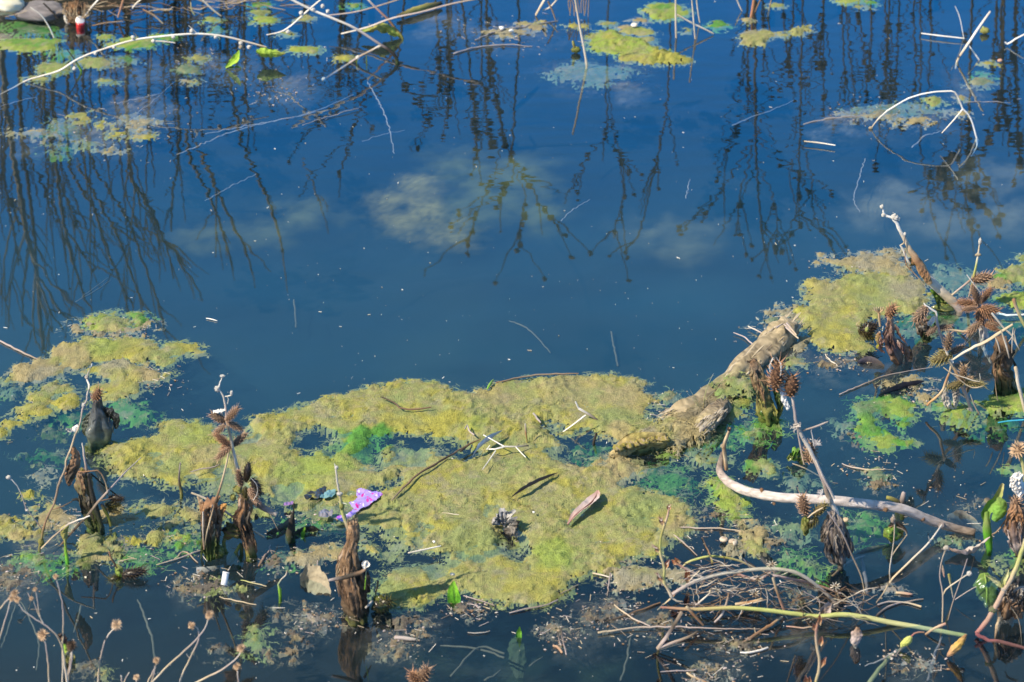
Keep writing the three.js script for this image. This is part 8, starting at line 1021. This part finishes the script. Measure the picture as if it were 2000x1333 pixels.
bankPlant('brown stems on the far bank mirrored left of the middle of the left group', -4.3, [[[86, -30, 5], [86, 196, 5], [105, 300, 5], [115, 370, 5], [126, 447, 4.6], [154, 552, 4], [166, 584, 3.4], [178, 608, 2.4]], [[126, 447, 3], [150, 480, 2.6], [182, 530, 1.8]], [[110, 340, 2.6], [135, 400, 2.4], [148, 440, 1.6]]], { cols: [[0.24, 0.19, 0.1], [0.17, 0.13, 0.06]], heads: 2, size: 4 });
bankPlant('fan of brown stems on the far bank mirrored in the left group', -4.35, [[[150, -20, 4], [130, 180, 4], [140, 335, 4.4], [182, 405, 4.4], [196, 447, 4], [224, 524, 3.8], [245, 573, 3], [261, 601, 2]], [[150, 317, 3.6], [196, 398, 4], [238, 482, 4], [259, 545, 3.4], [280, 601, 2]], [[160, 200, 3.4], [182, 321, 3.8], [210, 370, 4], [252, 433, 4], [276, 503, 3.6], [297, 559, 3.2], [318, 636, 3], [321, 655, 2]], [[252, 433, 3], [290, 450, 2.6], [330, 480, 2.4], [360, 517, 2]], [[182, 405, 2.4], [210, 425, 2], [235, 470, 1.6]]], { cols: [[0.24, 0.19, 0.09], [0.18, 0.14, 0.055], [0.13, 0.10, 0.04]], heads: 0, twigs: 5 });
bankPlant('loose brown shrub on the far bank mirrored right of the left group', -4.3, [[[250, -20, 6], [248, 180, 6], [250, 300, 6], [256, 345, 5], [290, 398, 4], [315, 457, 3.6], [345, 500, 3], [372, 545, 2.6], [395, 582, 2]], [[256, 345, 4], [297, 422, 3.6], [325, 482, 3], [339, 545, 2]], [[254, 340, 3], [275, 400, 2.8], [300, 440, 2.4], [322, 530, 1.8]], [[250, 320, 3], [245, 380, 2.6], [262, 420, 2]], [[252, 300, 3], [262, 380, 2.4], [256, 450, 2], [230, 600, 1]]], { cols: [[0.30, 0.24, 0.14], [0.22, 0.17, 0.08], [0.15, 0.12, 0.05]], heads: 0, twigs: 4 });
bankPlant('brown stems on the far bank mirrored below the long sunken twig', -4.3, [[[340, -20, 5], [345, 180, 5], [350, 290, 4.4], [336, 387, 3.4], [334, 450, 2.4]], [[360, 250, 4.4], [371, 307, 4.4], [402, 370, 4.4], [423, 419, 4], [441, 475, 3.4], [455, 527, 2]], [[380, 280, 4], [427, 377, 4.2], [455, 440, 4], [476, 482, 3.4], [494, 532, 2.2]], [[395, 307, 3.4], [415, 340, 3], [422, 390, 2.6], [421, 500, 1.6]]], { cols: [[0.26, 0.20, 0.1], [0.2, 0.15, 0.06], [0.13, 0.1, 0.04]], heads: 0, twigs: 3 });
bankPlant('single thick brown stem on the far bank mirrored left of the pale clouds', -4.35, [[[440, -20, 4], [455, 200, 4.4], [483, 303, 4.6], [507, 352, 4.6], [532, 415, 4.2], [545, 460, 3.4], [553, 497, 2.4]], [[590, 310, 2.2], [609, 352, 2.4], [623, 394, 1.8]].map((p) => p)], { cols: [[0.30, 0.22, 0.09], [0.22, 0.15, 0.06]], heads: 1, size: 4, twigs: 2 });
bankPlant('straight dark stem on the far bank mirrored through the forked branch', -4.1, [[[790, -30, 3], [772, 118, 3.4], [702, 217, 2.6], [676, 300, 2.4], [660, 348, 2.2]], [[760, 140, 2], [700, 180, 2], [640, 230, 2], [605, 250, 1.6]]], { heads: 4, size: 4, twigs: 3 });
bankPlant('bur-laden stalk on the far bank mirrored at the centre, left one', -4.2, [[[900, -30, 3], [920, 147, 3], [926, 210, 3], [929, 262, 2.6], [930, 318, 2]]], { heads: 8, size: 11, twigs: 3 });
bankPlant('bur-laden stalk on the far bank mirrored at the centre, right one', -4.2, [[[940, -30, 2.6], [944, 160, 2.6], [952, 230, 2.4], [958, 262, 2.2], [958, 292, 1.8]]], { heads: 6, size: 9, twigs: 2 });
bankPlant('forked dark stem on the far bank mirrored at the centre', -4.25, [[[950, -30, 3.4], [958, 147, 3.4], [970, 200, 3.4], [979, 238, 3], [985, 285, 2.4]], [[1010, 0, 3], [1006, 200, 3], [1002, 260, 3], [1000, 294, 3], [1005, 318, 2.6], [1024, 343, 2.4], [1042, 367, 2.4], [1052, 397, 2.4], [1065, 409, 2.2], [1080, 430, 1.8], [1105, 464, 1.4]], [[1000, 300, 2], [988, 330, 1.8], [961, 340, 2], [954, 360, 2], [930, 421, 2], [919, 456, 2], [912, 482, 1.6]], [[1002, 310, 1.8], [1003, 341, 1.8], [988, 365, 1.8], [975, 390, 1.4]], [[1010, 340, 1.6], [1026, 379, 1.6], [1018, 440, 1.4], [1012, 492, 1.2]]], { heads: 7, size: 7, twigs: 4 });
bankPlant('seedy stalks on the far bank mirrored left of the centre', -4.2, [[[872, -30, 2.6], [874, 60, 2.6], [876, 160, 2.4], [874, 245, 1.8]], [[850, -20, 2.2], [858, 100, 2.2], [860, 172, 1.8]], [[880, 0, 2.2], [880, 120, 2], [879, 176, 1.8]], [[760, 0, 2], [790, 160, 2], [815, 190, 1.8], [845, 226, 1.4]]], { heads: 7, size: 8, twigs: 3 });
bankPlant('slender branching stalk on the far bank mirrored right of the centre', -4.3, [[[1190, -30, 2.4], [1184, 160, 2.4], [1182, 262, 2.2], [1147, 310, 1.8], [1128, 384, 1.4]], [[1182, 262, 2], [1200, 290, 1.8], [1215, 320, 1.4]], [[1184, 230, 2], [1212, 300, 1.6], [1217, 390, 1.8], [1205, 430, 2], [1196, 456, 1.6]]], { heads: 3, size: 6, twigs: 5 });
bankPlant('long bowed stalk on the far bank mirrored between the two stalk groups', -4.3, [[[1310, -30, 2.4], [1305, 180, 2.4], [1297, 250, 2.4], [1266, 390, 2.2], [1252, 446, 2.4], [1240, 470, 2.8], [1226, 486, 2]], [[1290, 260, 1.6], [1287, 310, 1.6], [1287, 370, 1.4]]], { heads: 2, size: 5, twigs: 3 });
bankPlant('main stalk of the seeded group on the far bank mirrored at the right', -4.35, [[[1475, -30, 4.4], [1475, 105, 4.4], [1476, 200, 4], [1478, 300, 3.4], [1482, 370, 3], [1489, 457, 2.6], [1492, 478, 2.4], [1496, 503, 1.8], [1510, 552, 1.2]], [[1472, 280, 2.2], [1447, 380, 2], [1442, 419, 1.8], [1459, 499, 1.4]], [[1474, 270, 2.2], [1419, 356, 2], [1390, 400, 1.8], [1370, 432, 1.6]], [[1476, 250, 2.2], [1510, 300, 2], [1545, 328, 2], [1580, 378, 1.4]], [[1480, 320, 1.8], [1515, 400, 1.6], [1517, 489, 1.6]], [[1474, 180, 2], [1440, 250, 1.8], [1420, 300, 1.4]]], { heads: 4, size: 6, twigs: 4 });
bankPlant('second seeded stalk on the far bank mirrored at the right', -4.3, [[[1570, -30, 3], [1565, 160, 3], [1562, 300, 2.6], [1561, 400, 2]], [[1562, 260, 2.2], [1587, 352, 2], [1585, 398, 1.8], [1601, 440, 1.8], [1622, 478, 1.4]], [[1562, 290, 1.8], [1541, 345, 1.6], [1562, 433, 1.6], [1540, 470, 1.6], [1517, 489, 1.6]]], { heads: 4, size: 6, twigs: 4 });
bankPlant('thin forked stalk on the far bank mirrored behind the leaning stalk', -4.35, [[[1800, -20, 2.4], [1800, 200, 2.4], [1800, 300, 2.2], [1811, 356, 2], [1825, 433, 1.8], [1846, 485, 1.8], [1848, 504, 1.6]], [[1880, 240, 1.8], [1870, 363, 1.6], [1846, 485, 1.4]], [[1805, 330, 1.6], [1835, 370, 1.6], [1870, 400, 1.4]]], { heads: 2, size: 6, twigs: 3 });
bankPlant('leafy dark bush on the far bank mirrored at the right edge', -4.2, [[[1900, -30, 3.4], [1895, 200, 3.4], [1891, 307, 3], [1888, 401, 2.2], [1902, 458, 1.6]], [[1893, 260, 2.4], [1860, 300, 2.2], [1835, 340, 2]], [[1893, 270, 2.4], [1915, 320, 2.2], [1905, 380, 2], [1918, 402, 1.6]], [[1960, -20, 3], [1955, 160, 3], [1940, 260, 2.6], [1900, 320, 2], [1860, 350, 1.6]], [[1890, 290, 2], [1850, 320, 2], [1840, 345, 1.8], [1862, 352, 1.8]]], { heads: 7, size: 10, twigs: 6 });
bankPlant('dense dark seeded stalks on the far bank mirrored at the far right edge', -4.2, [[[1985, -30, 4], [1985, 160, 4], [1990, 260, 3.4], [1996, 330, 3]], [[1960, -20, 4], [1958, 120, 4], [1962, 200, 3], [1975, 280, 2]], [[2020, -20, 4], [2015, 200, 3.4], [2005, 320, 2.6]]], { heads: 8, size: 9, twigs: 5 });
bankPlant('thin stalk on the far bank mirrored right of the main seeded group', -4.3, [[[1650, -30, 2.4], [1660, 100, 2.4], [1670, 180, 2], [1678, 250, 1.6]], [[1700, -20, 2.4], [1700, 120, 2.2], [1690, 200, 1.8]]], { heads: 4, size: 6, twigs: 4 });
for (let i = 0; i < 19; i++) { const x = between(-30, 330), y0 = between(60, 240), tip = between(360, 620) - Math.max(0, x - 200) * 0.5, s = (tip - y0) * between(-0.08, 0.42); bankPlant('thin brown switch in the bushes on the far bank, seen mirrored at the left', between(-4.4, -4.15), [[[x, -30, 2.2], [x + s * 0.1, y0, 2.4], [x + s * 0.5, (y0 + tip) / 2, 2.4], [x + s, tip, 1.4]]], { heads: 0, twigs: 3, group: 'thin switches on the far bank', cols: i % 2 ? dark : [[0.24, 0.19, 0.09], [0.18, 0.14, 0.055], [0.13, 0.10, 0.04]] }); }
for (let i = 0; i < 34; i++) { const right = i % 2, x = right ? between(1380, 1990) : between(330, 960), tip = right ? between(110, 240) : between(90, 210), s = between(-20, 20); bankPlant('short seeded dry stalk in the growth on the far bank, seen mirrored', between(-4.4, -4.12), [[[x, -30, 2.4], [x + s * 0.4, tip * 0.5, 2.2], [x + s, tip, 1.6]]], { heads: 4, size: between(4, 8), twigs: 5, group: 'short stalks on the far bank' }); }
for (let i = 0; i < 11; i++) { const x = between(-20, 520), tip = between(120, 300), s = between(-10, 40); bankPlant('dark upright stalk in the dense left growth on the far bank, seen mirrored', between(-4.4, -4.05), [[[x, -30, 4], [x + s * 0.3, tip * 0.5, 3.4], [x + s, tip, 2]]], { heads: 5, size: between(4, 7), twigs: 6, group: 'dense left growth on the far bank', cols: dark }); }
// ------------------------------------------------------------------ specks on the water
{
  const fleck = new THREE.IcosahedronGeometry(1, 0), sliver = new THREE.BoxGeometry(1, 0.25, 0.22), q = new THREE.Object3D(), k = new THREE.Color();
  const strew = (name, label, g, n, place, size, cols) => { const f = new THREE.InstancedMesh(g, new THREE.MeshStandardMaterial({ roughness: 0.8 }), n); for (let i = 0; i < n; i++) { const [x, y] = place(), p = W(x, y, 0.0006), s = size(); q.position.copy(p).sub(V(0, 0, -3)); q.rotation.set((rnd() - 0.5) * 0.3, rnd() * 6.28, (rnd() - 0.5) * 0.3); q.scale.set(s[0], s[1], s[2]); q.updateMatrix(); f.setMatrixAt(i, q.matrix); const c = cols[Math.floor(rnd() * cols.length)], w = 0.7 + 0.6 * rnd(); f.setColorAt(i, k.setRGB(c[0] * w, c[1] * w, c[2] * w)); } f.name = numbered(name); f.position.set(0, 0, -3); f.userData = { kind: 'stuff', label, category: 'specks' }; scene.add(finish(f)); };
  const dotSize = () => { const s = 0.00028 + 0.00036 * Math.pow(rnd(), 3); return [s, s * 0.5, s]; }, slim = () => { const L = 0.0015 + 0.005 * rnd() * rnd(); return [L, 0.001, 0.0022]; };
  strew('floating_specks', 'tiny pale specks and bubbles scattered over the open water', fleck, 800, () => { let x, y; do { x = between(-20, 2020); y = between(120, 1350); } while (fbm(x * 0.004, y * 0.009, 3) < between(-0.7, 0.5)); return [x, y]; }, dotSize, [C.white, C.pale, C.grey]);
  strew('floating_slivers', 'tiny dry slivers scattered over the open water', sliver, 160, () => [between(-20, 2020), between(0, 1350)], slim, [C.pale, C.white, C.straw]);
  const spots = [[40, 1130, 60, 50], [260, 1070, 110, 40], [380, 1140, 60, 30], [560, 1090, 90, 50], [630, 1210, 50, 24], [790, 1235, 60, 40], [920, 1190, 50, 20], [1180, 1200, 70, 40], [1090, 1235, 40, 30], [1300, 1230, 80, 50], [1450, 1260, 80, 30], [1430, 1050, 100, 40], [1640, 705, 60, 24], [1520, 640, 60, 30], [1700, 920, 60, 24], [1800, 770, 60, 24], [1850, 1000, 100, 60], [1700, 640, 60, 30], [1680, 515, 90, 24], [250, 250, 120, 50], [1000, 70, 120, 30], [1750, 225, 140, 30], [230, 640, 70, 20], [110, 1010, 70, 30], [300, 740, 60, 20], [1320, 800, 60, 30], [1230, 1130, 60, 40], [640, 1000, 60, 30], [1780, 1290, 60, 30], [1400, 1315, 70, 20], [450, 110, 150, 60], [540, 180, 60, 20]];
  strew('loose_scum', 'loose crumbs of scum and seed husks drifting among the plants', fleck, 1900, () => { const s = spots[Math.floor(rnd() * spots.length)], a = rnd() * 6.28, r = Math.sqrt(-2 * Math.log(1 - rnd() * 0.95)) * 0.6; return [s[0] + Math.cos(a) * r * s[2], s[1] + Math.sin(a) * r * s[3]]; }, () => { const s = 0.00035 + 0.0008 * Math.pow(rnd(), 2.5); return [s * 1.5, s * 0.5, s]; }, [C.twig, C.mauve, C.twig, C.brown, C.grey]);
  strew('loose_straw', 'loose thin straws and slivers drifting among the plants', sliver, 700, () => { const s = spots[Math.floor(rnd() * spots.length)], a = rnd() * 6.28, r = Math.sqrt(-2 * Math.log(1 - rnd() * 0.95)) * 0.7; return [s[0] + Math.cos(a) * r * s[2], s[1] + Math.sin(a) * r * s[3]]; }, () => { const L = 0.003 + 0.011 * rnd() * rnd(); return [L, 0.0008, 0.0018]; }, [C.pale, C.mauve, C.straw, C.twig]);
}
scene.traverse((o) => { if (o.isMesh) { o.castShadow = true; o.receiveShadow = true; } });
renderer.render(scene, camera);
